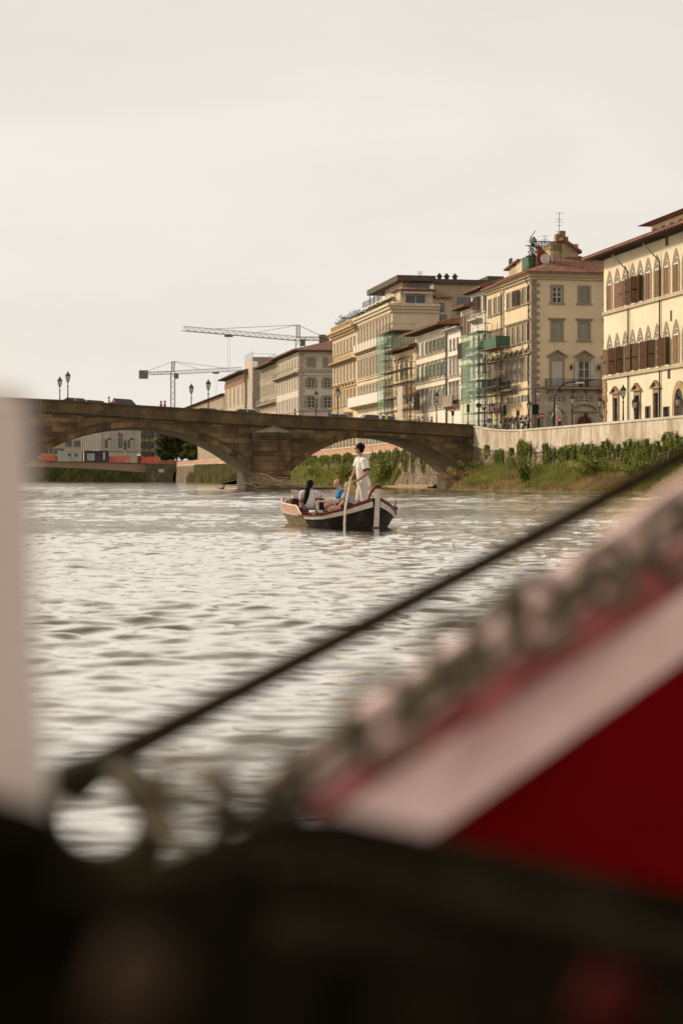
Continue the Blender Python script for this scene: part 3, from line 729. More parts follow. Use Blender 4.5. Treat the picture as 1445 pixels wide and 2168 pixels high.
# ---- 2. the quoined palace whose end faces us
tan = plaster('tan plaster', (.64, .48, .27), (.50, .37, .21), .4)
b2 = Bld('corner_palace', 'tan four storey corner palace with grey quoins, pediments and long iron balcony', 1063.5, 1125, tan, depth=15.5)
qn = M('grey quoin stone', (.27, .215, .155), var=.16, scale=2, bump=.25, perobj=.08); b2.trim = M('grey brown trim stone', (.30, .235, .165), var=.14, scale=2, bump=.2)
H2 = b2.ze(580)
e1, e2, e3 = b2.ex(1178), b2.ex(1235.5), b2.ex(1292)
for a in (e1, e2, e3):
    b2.win('e', a, b2.ze(640), 1.12, 1.85, 'glass' if a == e1 else 'shut', band=.27, sm=shut_grey)
    b2.win('e', a, b2.ze(719), 1.2, 2.05, 'shut', band=.22, hood='ledge', sm=shut_grey)
    b2.win('e', a, b2.ze(820), 1.35, 3.15, 'shut' if a == e1 else 'ajar', band=.26, hood='tri', sm=shut_pale, sill=False, ang=(150, -150))
    b2.win('e', a, b2.ze(850), 1.05, .75, 'open', band=.03, sm=shut_grey, sill=False)
b2.win('e', e1, .1, 1.2, b2.ze(880) - .1, 'open', band=.12, hood='tri', sm=shut_grey, sill=False)
m = MB(); hz = b2.ze(880); o = [(1.15, 0)] + arch_poly(2.3, hz + .3, hz - .85, 0, 14) + [(-1.15, 0)]; i_ = [(.88, 0)] + arch_poly(1.76, hz, hz - .86, 0, 14) + [(-.88, 0)]
for k in range(len(o) - 1): m.prism([o[k], o[k+1], i_[k+1], i_[k]], lambda u, v, w: b2.P('e', e2 + u, w, v), -.01, .12)
d2 = b2.part('door_surround', m, b2.trim); MB().prism(i_, lambda u, v, w: b2.P('e', e2 + u, w, v), .01, .05).build('arched_door', M('oxblood door paint', (.13, .03, .018), var=.2), d2)
put('hood', m_hood(2.5, 'arc', b2.trim), d2, b2.P('e', e2, 0, b2.ze(871.5)), (0, 0, math.pi / 2))
f5 = [b2.sx(x) for x in (1075.5, 1085.9, 1096.7, 1107.5, 1118.3)]
for i, a in enumerate(f5):
    b2.win('f', a, b2.z(641, 1118), 1.1, 1.85, 'ajar' if i == 2 else 'shut', band=.2, sm=shut_taupe)
    b2.win('f', a, b2.z(722, 1118), 1.1, 2.1, 'shut', band=.2, hood='ledge', sm=shut_taupe)
    b2.win('f', a, b2.z(806, 1118), 1.15, 2.75, 'shut' if i in (3, 4) else 'ajar', band=.22, hood='tri', sm=shut_pale if i == 4 else shut_taupe, sill=False, ang=(170, -170))
    b2.win('f', a, b2.z(849, 1118), 1.0, .75, 'open' if i % 2 else 'shut', band=.03, sm=shut_grey, sill=False)
    b2.win('f', a, .2, 1.2, 2.2, 'glass', band=.16, hood='tri', sill=False, cm=M('bronze frame', (.12, .085, .05)))
b2.wall(H2)
lowm = plaster('grey brown ground floor', (.42, .33, .225), (.32, .25, .17), .5)
b2.cornice(H2 + .15, out=.75, h=.75, mat=M('pale cornice', (.50, .39, .25), var=.1)); b2.roof(H2 + .15, over=1.0, rise=3.2, rafters=False)
b2.course(b2.ze(821) - .05, .2, .18); b2.quoins(.3, H2 - .7, qn)
b2.quoins(.3, H2 - .7, qn, face='f', at=b2.L - .35, both=False)
b2.balcony('e', 1.6, 14.8, b2.ze(820), out=1.05, h=.98); b2.balcony('f', f5[1] - 1.6, f5[0] + 1.5, b2.z(822, 1100), out=.9, h=1.0)
b2.pipe('f', .95, .1, H2 - 1.2, neck=(-.5, .7, .8))
m = MB(); m.prism([(1.4, .2), (2.9, .2), (2.9, .75), (1.4, .75)], lambda u, v, w: b2.P('e', u - .0, w, v + b2.ze(862)), .01, .05); b2.part('street_plate', m, M('marble plate', (.48, .42, .35)))
# bluish grey lower storeys are a plaster skin of their own on the end
m = MB()
hs = sorted([(a - w_, a + w_, z0, z1) for a, w_, z0, z1 in [(e1, .6, .1, hz), (e2, .9, 0, hz)] + [(a, .56, b2.ze(850), b2.ze(850) + .75) for a in (e1, e2, e3)]])
zs = sorted(set([-.4, b2.ze(822)] + [q for h in hs for q in h[2:]]))
for z0, z1 in zip(zs, zs[1:]):
    cur = .02; zc = (z0 + z1) / 2
    for h in [h for h in hs if h[2] < zc < h[3]] + [(15.4, 15.4, 0, 0)]:
        if h[0] > cur: b2.fbox(m, 'e', cur, h[0], .002, .03, z0, z1)
        cur = max(cur, h[1])
b2.part('ground_floor_render', m, lowm)
for a in (b2.ex(1206), b2.ex(1264)):            # wall lanterns
    m = MB(); m.lathe([(.02, -.1), (.12, 0), (.17, .35), (.05, .5), (.02, .62)], b2.P('e', a, .35, b2.ze(781)), 6); m.bar(b2.P('e', a, .0, b2.ze(779)), b2.P('e', a, .35, b2.ze(781)), .04); b2.part('wall_lantern', m, iron)

# ---- 3. yellow house, same cornice
b3 = Bld('yellow_house', 'pale yellow house behind the nearer green netted scaffold tower', 1029.5, 1063.2, plaster('yellow plaster', (.60, .47, .25), (.44, .34, .19), .4), depth=14)
b3.trim = b2.trim; H3 = b3.z(607.5, 1055)
for i, a in enumerate([b3.sx(x) for x in (1036.5, 1047.5, 1057.6)]):
    b3.win('f', a, b3.z(666, 1047), 1.15, 2.0, 'shut', band=.18, sm=shut_taupe); b3.win('f', a, b3.z(742, 1047), 1.15, 2.1, 'shut', band=.18, hood='ledge', sm=shut_taupe)
    b3.win('f', a, b3.z(817, 1047), 1.15, 2.6, 'shut', band=.2, hood='tri', sm=shut_taupe, sill=False); b3.win('f', a, 1.2, 1.1, 1.3, 'glass', band=.14)
    b3.win('f', a, 4.3, 1.0, 1.0, 'shut', band=.1, sm=shut_taupe)
b3.wall(H3); b3.cornice(H3 + .1, out=.7, h=.6, mat=MATS['pale cornice']); b3.roof(H3 + .1, over=.9, rise=2.6, hip=False, rafters=False)
b3.balcony('f', 1.0, b3.L - .6, b3.z(820, 1047), out=.9); b3.pipe('f', .25, .1, H3 - .8); b3.course(b3.z(820, 1047) - .3, faces=('f',))

# ---- 4. white house with balconies
b4 = Bld('white_balcony_house', 'tall white house with grey shutters and small stone balconies', 996.5, 1029, plaster('white plaster', (.66, .59, .50), (.48, .42, .34), .45), depth=14)
H4 = b4.z(612, 1022); b4.trim = M('pale trim', (.50, .44, .37), var=.1)
for i, a in enumerate([b4.sx(x) for x in (1002.8, 1013.6, 1025)]):
    for y, hh, kd in ((663, 2.1, 'ajar' if i == 1 else 'shut'), (747, 2.2, 'shut'), (795, 2.1, 'shut'), (842, 2.2, 'shut')):
        b4.win('f', a, b4.z(y, 1013), 1.2, hh, kd, band=.15, sm=shut_taupe, sill=(y != 747))
    b4.win('f', a, .2, 1.3, 2.6, 'glass', band=.15)
b4.wall(H4); b4.cornice(H4, out=.5, h=.4); b4.roof(H4, over=1.2, rise=2.6, hip=False)
for y in (675, 749, 824): b4.balcony('f', b4.L * .28, b4.L * (.95 if y != 675 else .8), b4.z(y, 1013), out=.9, h=1.0, railm=M('stone balustrade', (.45, .38, .32)), pitch=.25)
b4.pipe('f', .2, .1, H4 - .3)

# ---- 5. narrow house with three arched loggia windows
b5 = Bld('loggia_house', 'narrow yellow house with a triple arched loggia under its eave', 974.5, 996, plaster('ochre cream plaster', (.62, .50, .30), (.46, .36, .22), .4), depth=14)
H5 = b5.z(648, 996)
for i, a in enumerate([b5.sx(x) for x in (978.7, 985.6, 992.4)]):
    w = 1.0; z0 = b5.z(708, 985); zt = b5.z(667, 985)
    m = MB(); o = [(w/2 + .15, 0)] + arch_poly(w + .3, zt - z0 + .1, zt - z0 - .5, 0, 10) + [(-w/2 - .15, 0)]; i_ = [(w/2, 0)] + arch_poly(w, zt - z0, zt - z0 - .5, 0, 10) + [(-w/2, 0)]
    for k in range(len(o) - 1): m.prism([o[k], o[k+1], i_[k+1], i_[k]], lambda u, v, q: (a + u, q, z0 + v), -.01, .12)
    wo = b5.part('loggia_arch', m, trim); MB().prism(i_, lambda u, v, q: (a + u, q, z0 + v), .004, .02).build('pane', M('loggia dark', (.10, .075, .05)), wo)
    for y, hh in ((758, 2.1), (812, 2.1), (850, 1.8)): b5.win('f', a, b5.z(y, 985), 1.1, hh, 'ajar' if (y == 758 and i < 2) else 'shut', band=.14, sm=shut_taupe, hood='ledge' if y == 812 else None)
b5.wall(H5); b5.roof(H5, over=1.3, rise=2.2, hip=False); b5.course(b5.z(710, 985) - .2, faces=('f',))
m = MB().hexa([(1.0, .1, 3.3), (6, .1, 3.3), (6, 1.8, 2.4), (1.0, 1.8, 2.4), (1.0, .1, 3.36), (6, .1, 3.36), (6, 1.8, 2.46), (1.0, 1.8, 2.46)]); b5.part('awning', m, M('white canvas', (.75, .72, .66)))

# ---- 6. white house with a setback attic
b6 = Bld('white_attic_house', 'narrow white house with three bays and a set back attic', 946.5, 974.3, plaster('chalk plaster', (.68, .61, .52), (.50, .43, .35), .45), depth=14)
H6 = b6.z(692, 974)
for i, a in enumerate([b6.sx(x) for x in (953.2, 960.8, 968.3)]):
    b6.win('f', a, b6.z(739, 960), .75, 1.4, 'glass', band=.08); b6.win('f', a, b6.z(793, 960), 1.0, 2.15, 'glass', band=.14, hood='ledge'); b6.win('f', a, b6.z(847, 960), 1.05, 2.3, 'glass', band=.2, hood='key')
    b6.win('f', a, .2, 1.2, 2.3, 'glass', band=.1, sm=shut_taupe)
b6.wall(H6); b6.cornice(H6, out=.9, h=.3, mat=b4.trim); m = MB().box(.3, b6.L - .3, -13, -2.2, H6 + .07, H6 + 2.0); b6.part('attic', m, b6.wallm); b6.pipe('f', b6.L - .2, .1, H6 - .3)
b6.course(b6.z(800, 960), .2, .1, faces=('f',)); b6.balcony('f', .8, b6.L - .5, b6.z(858, 960), out=1.0, h=1.3, solid=True, railm=M('taupe awning', (.27, .21, .16)))

# ---- 7. wide cream house with green shutters
b7 = Bld('green_shutter_house', 'wide cream house with open faded green shutters and deep eave', 878.5, 946.3, plaster('pale cream plaster', (.64, .56, .42), (.46, .40, .30), .45), depth=15)
H7 = b7.z(687, 946); 
for i, a in enumerate([b7.sx(x) for x in (884.5, 894, 904, 912.5, 921, 929.5, 940)]):
    op = 1 < i
    b7.win('f', a, b7.z(739, 940), 1.15, 1.75, 'open' if op else 'shut', band=.14, sm=shut_green if i > 2 else shut_grey)
    b7.win('f', a, b7.z(794, 940), 1.15, 1.95, 'open' if op else 'shut', band=.16, hood='ledge', sm=shut_green)
    b7.win('f', a, b7.z(858, 940), 1.15, 2.5, 'open' if op else ('ajar' if i == 0 else 'shut'), band=.16, hood='ledge', sm=shut_grey)
    b7.win('f', a, .2, 1.4, 2.5, 'glass', band=.15, sill=False)
b7.wall(H7); b7.course(b7.z(745, 940), .2, .1, faces=('f',)); b7.course(b7.z(803, 940), .22, .12, faces=('f',)); b7.course(b7.z(866, 940), .25, .16, faces=('f',)); b7.roof(H7, over=1.9, rise=2.4, hip=False); b7.quoins(.3, H7 - .3, M('pale quoin stone', (.5, .43, .33)), face='f', at=b7.L - .3, both=False, proud=.05); b7.pipe('f', .3, .1, H7 - .8, neck=(.2, 1.2, .7))
m = MB().box(.4, 7.5, .0, 1.8, 3.0, 3.12); b7.part('shop_awning', m, M('tan canvas', (.42, .30, .18)))

# ---- 8. lower bright yellow house behind the scaffold
b8 = Bld('scaffolded_house', 'small bright yellow house wrapped in scaffolding and green net', 831, 878, plaster('warm yellow plaster', (.66, .50, .22), (.46, .34, .17), .4), depth=14)
H8 = b8.z(734, 877)
for i, a in enumerate([b8.sx(x) for x in (840, 850, 860.5, 870)]):
    for y, hh in ((797, 2.3), (850, 2.3)): b8.win('f', a, b8.z(y, 870), 1.2, hh, 'shut' if i % 2 else 'glass', band=.2, hood='arc' if y == 797 else 'ledge', sm=shut_brown)
    b8.win('f', a, .2, 1.3, 2.4, 'glass', band=.14)
b8.wall(H8); b8.roof(H8, over=1.4, rise=2.0, hip=False); b8.course(b8.z(808, 870), .2, .12, faces=('f',))

# ---- 9. large hotel with text on its front
b9 = Bld('grand_hotel', 'large cream hotel with white balconies, lettering on its front and a blank end wall', 755.5, 830, plaster('hotel cream plaster', (.62, .49, .30), (.47, .36, .23), .4), depth=7.6)
b9.trim = M('hotel pale stone', (.58, .48, .34), var=.1); H9 = b9.z(645, 827); n9 = 11
for i in range(n9):
    a = 1.6 + (b9.L - 3.2) * i / (n9 - 1)
    b9.win('f', a, b9.z(706, 820), 1.2, 2.6, 'shut', band=.3, sm=shut_taupe, hood='key', sill=False); b9.win('f', a, b9.z(786, 820), 1.5, 3.3, 'shut' if i % 3 else 'glass', band=.22, sm=shut_taupe, hood='ledge')
    b9.win('f', a, b9.z(840, 820), 1.3, 2.4, 'glass' if i % 2 else 'shut', band=.3, sm=shut_taupe, sill=False, hood='key'); b9.win('f', a, .3, 1.5, 2.9, 'glass', band=.25, hood='arc', sill=False)
b9.wall(H9); b9.cornice(H9, out=.9, h=1.3); b9.course(b9.z(788, 820) - .4, .25, .2, faces=('f',)); b9.course(b9.z(807, 820) + .4, .2, .15, faces=('f',))
b9.balcony('f', .2, b9.L - .2, b9.z(725, 820), out=.8, h=1.15, solid=True, railm=M('white balustrade panel', (.66, .60, .54), var=.08)); b9.balcony('f', -.2, b9.L + .6, b9.z(849, 820), out=1.6, h=1.5, solid=True, railm=MATS['white balustrade panel'])
for i in range(12): 
    a = .3 + (b9.L - .8) * i / 11; m = MB().box(a, a + .35, .79, .86, b9.z(725, 820), b9.z(725, 820) + 1.25); b9.part('balustrade_pier', m, b9.trim)
def text(body, size, mat, parent, loc, rz, name='lettering', width=None):
    cu = bpy.data.curves.new(name, 'FONT'); cu.body = body; cu.size = size; cu.extrude = .03; cu.align_x = 'CENTER'; cu.space_character = 1.3; cu.resolution_u = 2
    t_ = bpy.data.objects.new(name, cu); col.objects.link(t_); dg = bpy.context.evaluated_depsgraph_get(); dg.update()
    me = bpy.data.meshes.new_from_object(t_.evaluated_get(dg)); bpy.data.objects.remove(t_); me.materials.clear(); me.materials.append(mat)
    o = put(name, me, parent, loc, (R(90), 0, rz)); return o
ltr = M('brown letters', (.16, .10, .06))
text('ALBERGO  ITALIA', 1.25, ltr, b9.root, (b9.sx(792), .05, b9.z(802.5, 792)), math.pi)
# terrace storeys stepped back on the hotel roof
pz = H9; cream_c = M('cream canvas', (.62, .54, .42))
m = MB().box(3.0, b9.L - 3, -7.4, -2.0, pz + .05, pz + 1.9); t1 = b9.part('terrace_storey', m, b9.wallm); MB().box(2.2, b9.L - 2, -7.5, -1.5, pz + 1.91, pz + 2.15).build('terrace_roof', b9.trim, t1)
for k in range(5): MB().hexa([(4.5 + k*4.6, -2.0, pz + 1.85), (8.3 + k*4.6, -2.0, pz + 1.85), (8.3 + k*4.6, -.7, pz + 1.3), (4.5 + k*4.6, -.7, pz + 1.3), (4.5 + k*4.6, -2.0, pz + 1.9), (8.3 + k*4.6, -2.0, pz + 1.9), (8.3 + k*4.6, -.7, pz + 1.35), (4.5 + k*4.6, -.7, pz + 1.35)]).build('awning', cream_c, t1)
MB().box(.4, b9.L - .4, -.5, -.42, pz + .07, pz + .8).build('terrace_railing', b9.trim, t1)
m = MB().box(-.05, 5, -6.6, -1.3, pz + .06, pz + 2.3); t2 = b9.part('end_pavilion', m, M('pavilion plaster', (.56, .46, .33)))
MB().hexa([(-.9, -7.2, pz + 2.31), (5.8, -7.2, pz + 2.31), (5.8, -.7, pz + 2.31), (-.9, -.7, pz + 2.31), (2.3, -4.1, pz + 3.2), (2.7, -4.1, pz + 3.2), (2.7, -3.8, pz + 3.2), (2.3, -3.8, pz + 3.2)]).build('pavilion_roof', ROOF, t2)
w_ = MB().box(-.09, -.055, -5.3, -2.2, pz + .25, pz + 1.45).build('pavilion_window', glass_m, t2); MB().box(-.12, -.092, -3.8, -3.72, pz + .25, pz + 1.45).build('glazing_bar', white_wood, w_)
MB().hexa([(-1.2, -6.2, pz + 1.65), (-.06, -6.2, pz + 2.1), (-.06, -1.6, pz + 2.1), (-1.2, -1.6, pz + 1.65), (-1.2, -6.2, pz + 1.7), (-.06, -6.2, pz + 2.16), (-.06, -1.6, pz + 2.16), (-1.2, -1.6, pz + 1.7)]).build('awning', cream_c, t2)
# modern roof box with dark fascia
fl = b9.at(776, 1.2)
m = MB().box(3.4, fl - 9, -7.0, -2.4, pz + 2.16, pz + 3.95); t3 = b9.part('penthouse', m, M('penthouse wall', (.42, .33, .23)))
MB().box(1.6, fl, -7.5, -1.2, pz + 3.96, pz + 4.85).build('penthouse_roof', M('dark brown fascia', (.10, .075, .055)), t3)
for k in range(4): MB().box(3.34, 3.39, -4.0 - k * .95, -3.15 - k * .95, pz + 2.5, pz + 3.8).build('penthouse_window', M('grey glass', (.10, .10, .10), rough=.15, spec=.6), t3)
for k in range(3): MB().tube([(fl - 1 - k * 3.4, -1.5, pz + 2.16), (fl - 1 - k * 3.4, -1.5, pz + 3.96)], .08, 6).build('roof_post', iron, t3)
m = MB()
for k in range(40): m.box(fl - 11.5 + k * .4, fl - 11.46 + k * .4, -1.35, -1.31, pz + 2.16, pz + 3.1)
m.box(fl - 11.5, fl + 4.5, -1.35, -1.31, pz + 3.1, pz + 3.16); m.build('railing', iron, t3)

# ---- 10. the older hotel wing
b10 = Bld('old_hotel_wing', 'ornate older hotel wing with carved balcony and roof balustrade', 704, 755.3, plaster('deep cream plaster', (.60, .45, .25), (.44, .33, .19), .4), depth=20)
b10.trim = M('carved warm stone', (.46, .31, .16), var=.2, scale=2, bump=.4); H10 = b10.z(690, 755)
for i in range(7):
    a = 2.0 + (b10.L - 4.0) * i / 6
    b10.win('f', a, b10.z(739, 750), 1.4, 2.3, 'shut', band=.3, sm=shut_taupe, tm=b9.trim); b10.win('f', a, b10.z(803, 750), 1.5, 3.2, 'shut', band=.3, sm=shut_taupe, tm=b9.trim)
    b10.win('f', a, b10.z(855, 750), 1.5, 2.8, 'shut', band=.3, hood='arc', sm=shut_taupe); b10.win('f', a, .3, 1.6, 3, 'glass', band=.3)
b10.wall(H10); b10.cornice(H10 + .2, out=1.3, h=1.0, mat=M('hotel cornice', (.52, .38, .2))); b10.balcony('f', .6, b10.L - .6, b10.z(757, 750), out=1.0, h=1.3, pitch=.4, railm=b10.trim); b10.balcony('f', 4, b10.L - 3, b10.z(872, 750), out=1.5, h=1.2, pitch=.4, railm=b10.trim)
text('EXCELSIOR', 1.1, ltr, b10.root, (b10.sx(731), .05, b10.z(816, 731)), math.pi)
m = MB(); z0 = H10 + .28; m.box(0, b10.L, .2, .45, z0, z0 + .2).box(0, b10.L, .2, .45, z0 + 1.0, z0 + 1.2)
x = .2
while x < b10.L: m.box(x, x + .2, .24, .41, z0 + .2, z0 + 1.0); x += .45
b10.part('roof_balustrade', m, b10.trim)

# ---- 11. grey corner building past the square
b11 = Bld('grey_corner_building', 'grey beige corner building with red tiled roof and balustraded top windows', 585, 633, plaster('grey beige plaster', (.54, .46, .355), (.33, .27, .2), .4), depth=30)
b11.trim = M('grey trim', (.36, .30, .225), var=.12); H11 = b11.ze(742)
for k in range(5):
    a = 2.6 + 3.55 * k + .0
    a = b11.ex(658.6) + (b11.ex(692.8) - b11.ex(658.6)) * k
    if a > 28: break
    b11.win('e', a, b11.ze(778), 1.6, 2.0, 'shut', band=.3, sm=shut_grey, sill=False); b11.win('e', a, b11.ze(820), 1.3, 1.8, 'open', band=.1, sm=shut_grey, hood='ledge'); b11.win('e', a, b11.ze(863), 1.5, 2.2, 'open', band=.12, sm=shut_grey, hood='ledge')
    m = MB()
    for j in range(6): m.add(*(lambda bx: (bx.v, bx.f))(b11.fbox(MB(), 'e', a - .85 + j * .3, a - .72 + j * .3, -.01, .14, b11.ze(786), b11.ze(779))))
    b11.part('balusters', m, b4.trim)
n = 9
for i in range(n):
    a = 1.6 + (b11.L - 3) * i / (n - 1)
    b11.win('f', a, b11.ze(778), 1.2, 2.1, 'shut', band=.3, sm=shut_taupe, tm=b9.trim, sill=False); b11.win('f', a, b11.ze(822), 1.2, 2.3, 'shut', band=.25, sm=shut_grey, tm=b9.trim); b11.win('f', a, b11.ze(866), 1.3, 2.6, 'shut', band=.25, sm=shut_grey, tm=b9.trim)
b11.wall(H11); b11.course(b11.ze(788), .6, .2); b11.course(b11.ze(795), .12, .12); b11.course(b11.ze(867) - .4, .4, .2); b11.roof(H11, over=1.6, rise=4.5, tiles=True); b11.balcony('f', .3, b11.L - .3, b11.ze(788), out=1.2, h=1.3, railm=b4.trim, pitch=.4); b11.quoins(.3, H11 - .4, M('pale grey quoin', (.42, .35, .27)), long=1.3, short=.9, h=.55)
b12 = Bld('long_grey_house', 'long beige house left of the grey corner building', 551, 584.6, plaster('faded beige plaster', (.46, .38, .28), (.35, .28, .2), .4), depth=18)
H12 = b12.z(767, 584)
for i in range(9):
    a = 1.8 + (b12.L - 3.6) * i / 8
    for y, hh in ((795, 2.6), (836, 3.0), (868, 2.6)): b12.win('f', a, b12.z(y, 580), 1.4, hh, 'shut', band=.3, sm=shut_grey, tm=b9.trim, hood='ledge' if y == 836 else None)
b12.wall(H12); b12.roof(H12, over=1.8, rise=2.6, hip=False); b12.balcony('f', .4, b12.L - .4, b12.z(852, 580), out=1.1, h=1.2, pitch=.4, railm=b4.trim); b12.course(b12.z(800, 580), .5, .2, faces=('f',))
b13 = Bld('brick_frieze_palace', 'distant palace with a brick frieze below its eave and tall pilasters', 476, 517.5, plaster('ochre grey plaster', (.43, .34, .22), (.32, .25, .17), .4), depth=20)
H13 = b13.z(788, 517)
for i in range(5):
    a = 3.5 + (b13.L - 7) * i / 4
    b13.win('f', a, b13.z(855, 505), 2.0, 4.8, 'shut', band=.5, sm=shut_taupe, tm=b9.trim); b13.win('f', a, b13.z(825, 505), 1.6, 1.6, 'glass', band=.3, tm=b9.trim)
b13.wall(H13); b13.course(H13 - 2.6, 1.4, .12, M('frieze brick', (.26, .13, .08)), name='brick_frieze', faces=('f',)); b13.roof(H13, over=2.0, rise=3, hip=False)
m = MB().box(1.5, 4.5, -7, -4, H13 + .5, H13 + 4.0); b13.part('chimney', m, M('frieze brick', (.26, .13, .08)))
b14 = Bld('far_stone_house', 'low brown stone house at the far end of the row', 396, 474, M('brown rubble house', (.34, .26, .17), var=.3, scale=.8, bump=.4), depth=20, x0=62.5)
H14 = b14.z(836, 470)
for i in range(6): b14.win('f', 4 + (b14.L - 8) * i / 5, H14 - 6, 1.6, 2.2, 'glass', band=.3)
b14.wall(H14); b14.roof(H14, over=1.2, rise=1.6, hip=False, tiles=False)
# ------------------------------------------------------------------ greenery on the right bank
def leaf_mat(name, c1, c2, sc=1.2):
    m = bpy.data.materials.new(name); m.use_nodes = True; t = m.node_tree; N = t.nodes; l = t.links.new; b = N['Principled BSDF']
    b.inputs['Roughness'].default_value = .65; b.inputs['Specular IOR Level'].default_value = .25
    g_ = N.new('ShaderNodeNewGeometry'); n = N.new('ShaderNodeTexNoise'); n.inputs['Scale'].default_value = sc; n.inputs['Detail'].default_value = 3
    l(g_.outputs['Position'], n.inputs['Vector']); ad = N.new('ShaderNodeMath'); ad.operation = 'MULTIPLY_ADD'; ad.inputs[1].default_value = .55
    l(g_.outputs['Random Per Island'], ad.inputs[0]); sb = N.new('ShaderNodeMath'); sb.operation = 'MULTIPLY_ADD'; sb.inputs[1].default_value = 1.6; sb.inputs[2].default_value = -.6
    l(n.outputs[0], sb.inputs[0]); l(sb.outputs[0], ad.inputs[2])
    r = N.new('ShaderNodeValToRGB'); r.color_ramp.elements[0].color = (*c1, 1); r.color_ramp.elements[1].color = (*c2, 1); r.color_ramp.elements[0].position = .15; r.color_ramp.elements[1].position = .9
    l(ad.outputs[0], r.inputs[0]); l(r.outputs[0], b.inputs['Base Color'])
    tl = N.new('ShaderNodeBsdfTranslucent'); l(r.outputs[0], tl.inputs[0]); ms = N.new('ShaderNodeMixShader'); ms.inputs[0].default_value = .3
    l(b.outputs[0], ms.inputs[1]); l(tl.outputs[0], ms.inputs[2]); l(ms.outputs[0], N['Material Output'].inputs[0]); return m
ivy_m = leaf_mat('ivy leaves', (.06, .085, .015), (.30, .33, .07))
grass_m = leaf_mat('bank grass', (.12, .14, .026), (.42, .40, .105), .5)
dry_m = leaf_mat('dry grass', (.20, .135, .052), (.50, .36, .155), .8)
reed_m = leaf_mat('hanging reeds', (.07, .085, .02), (.20, .21, .055), .25)
far_leaf = leaf_mat('far tree leaves', (.03, .04, .012), (.12, .125, .04), .4)

def np_mesh(name, V, Fq, mat):
    me = bpy.data.meshes.new(name); k = Fq.shape[1]
    me.vertices.add(len(V)); me.vertices.foreach_set('co', V.astype(np.float32).ravel()); me.loops.add(Fq.size); me.loops.foreach_set('vertex_index', Fq.ravel().astype(np.int32))
    me.polygons.add(len(Fq)); me.polygons.foreach_set('loop_start', np.arange(0, Fq.size, k, dtype=np.int32)); me.update(calc_edges=True); me.materials.append(mat); return me
def leaves(name, C, size, mat, drop=.5, parent=None, aspect=1.5, loc=(0, 0, 0)):
    """leaf-sized rhombic faces at the points C, tilted at random"""
    n = len(C); C = np.asarray(C, float)
    d = rng.normal(size=(n, 3)); d[:, 2] -= drop; d /= np.linalg.norm(d, axis=1)[:, None]
    e = np.cross(d, rng.normal(size=(n, 3))); e /= np.linalg.norm(e, axis=1)[:, None]
    s_ = size * rng.uniform(.6, 1.4, (n, 1)); a = d * s_ * aspect; b = e * s_
    V = np.stack([C - a * .5, C + b * .5, C + a * .6, C - b * .5], 1).reshape(-1, 3)
    return put(name, np_mesh(name, V, np.arange(4 * n).reshape(n, 4), mat), parent, loc)
def blades(name, base, h, lean, w, mat, parent=None):
    """curved grass blades: base points, heights, lean vectors"""
    n = len(base); base = np.asarray(base, float); h = np.asarray(h)[:, None]; an = rng.uniform(0, 6.28, n); sd_ = np.stack([np.cos(an), np.sin(an), 0 * an], 1) * w
    up = np.array([[0, 0, 1.0]]); mid = base + up * h * .6 + lean * h * .25; tip = base + up * h * .92 + lean * h
    V = np.stack([base - sd_, base + sd_, mid + sd_ * .7, mid - sd_ * .7, tip], 1).reshape(-1, 3); i = np.arange(n)[:, None] * 5
    f4 = (i + np.array([[0, 1, 2, 3]])); f3 = i + np.array([[3, 2, 4, 4]])
    me = bpy.data.meshes.new(name); V_ = V; fs = [tuple(q) for q in f4] + [tuple(q[:3]) for q in f3]
    me.from_pydata([tuple(v) for v in V_], [], fs); me.materials.append(mat); return put(name, me, parent)

# the sloping bank itself
soil = M('bank soil', (.13, .10, .05), var=.4, scale=.8, bump=.5, bscale=4)
def bank_edge(D):          # water edge of the bank, and its width
    return np.interp(D, [60, 100, 129, 150, 165, 176, 184], [5.4, 4.8, 4.2, 5.4, 6.3, 5.2, 2.2])
def bank_h(D, f):           # height at fraction f from water edge to wall
    return .12 + (1.75 + .4 * math.sin(D * .23) + .3 * math.sin(D * .61)) * (f ** .8)
m = MB(); Ds = np.arange(60, 186, 1.5); fr_ = [-.12, 0, .12, .3, .55, .8, 1.08]; vs = []
def bank_pt(D, f):
    wdt = float(bank_edge(D)); wall_x = 50 - .2 * D if D < 164 else float(np.interp(D, [164, 172, 177.5, 185], [17.2, 17.2, 15.6, 14.35]))
    x = wall_x - wdt * (1 - f); return (x, D, bank_h(D, max(0, f)) if f > -.05 else -.5)
for D in Ds:
    for f in fr_: vs.append(bank_pt(float(D), f))
k = len(fr_); m.add(vs, [(i*k+j, i*k+j+1, i*k+k+j+1, i*k+k+j) for i in range(len(Ds)-1) for j in range(k-1)])
tag(m.build('river_bank', soil, smooth=True), kind='structure')
def grow(n, D0, D1, f0, f1, hmin, hmax, mat, name, label, cat, w=.018, clump=.0, cond=None, kind='stuff'):
    P_ = []; H = []
    while len(P_) < n:
        D = random.uniform(D0, D1) if not clump else D0 + (D1 - D0) * random.random(); f = random.uniform(f0, f1)
        if cond and not cond(D, f): continue
        x, y, z = bank_pt(D, f); P_.append((x, y, z - .05)); H.append(random.uniform(hmin, hmax) * (.75 + .35 * math.sin(D * .9 + f * 7) * math.sin(D * .37)))
    lean = rng.normal(size=(n, 3)) * .28; lean[:, 2] = -.05; lean[:, 0] -= .18
    o = blades(name, P_, H, lean, w, mat); return tag(o, label, cat, kind=kind)
patch = lambda D, f: math.sin(D * .31 + 1.1) + .7 * math.sin(D * .83) + (f - .45) * 2.6
grow(30000, 100, 184, .02, 1.0, .45, 1.25, grass_m, 'bank_grass', 'green grass and weeds growing on the right river bank', 'grass', cond=lambda D, f: patch(D, f) > -.35)
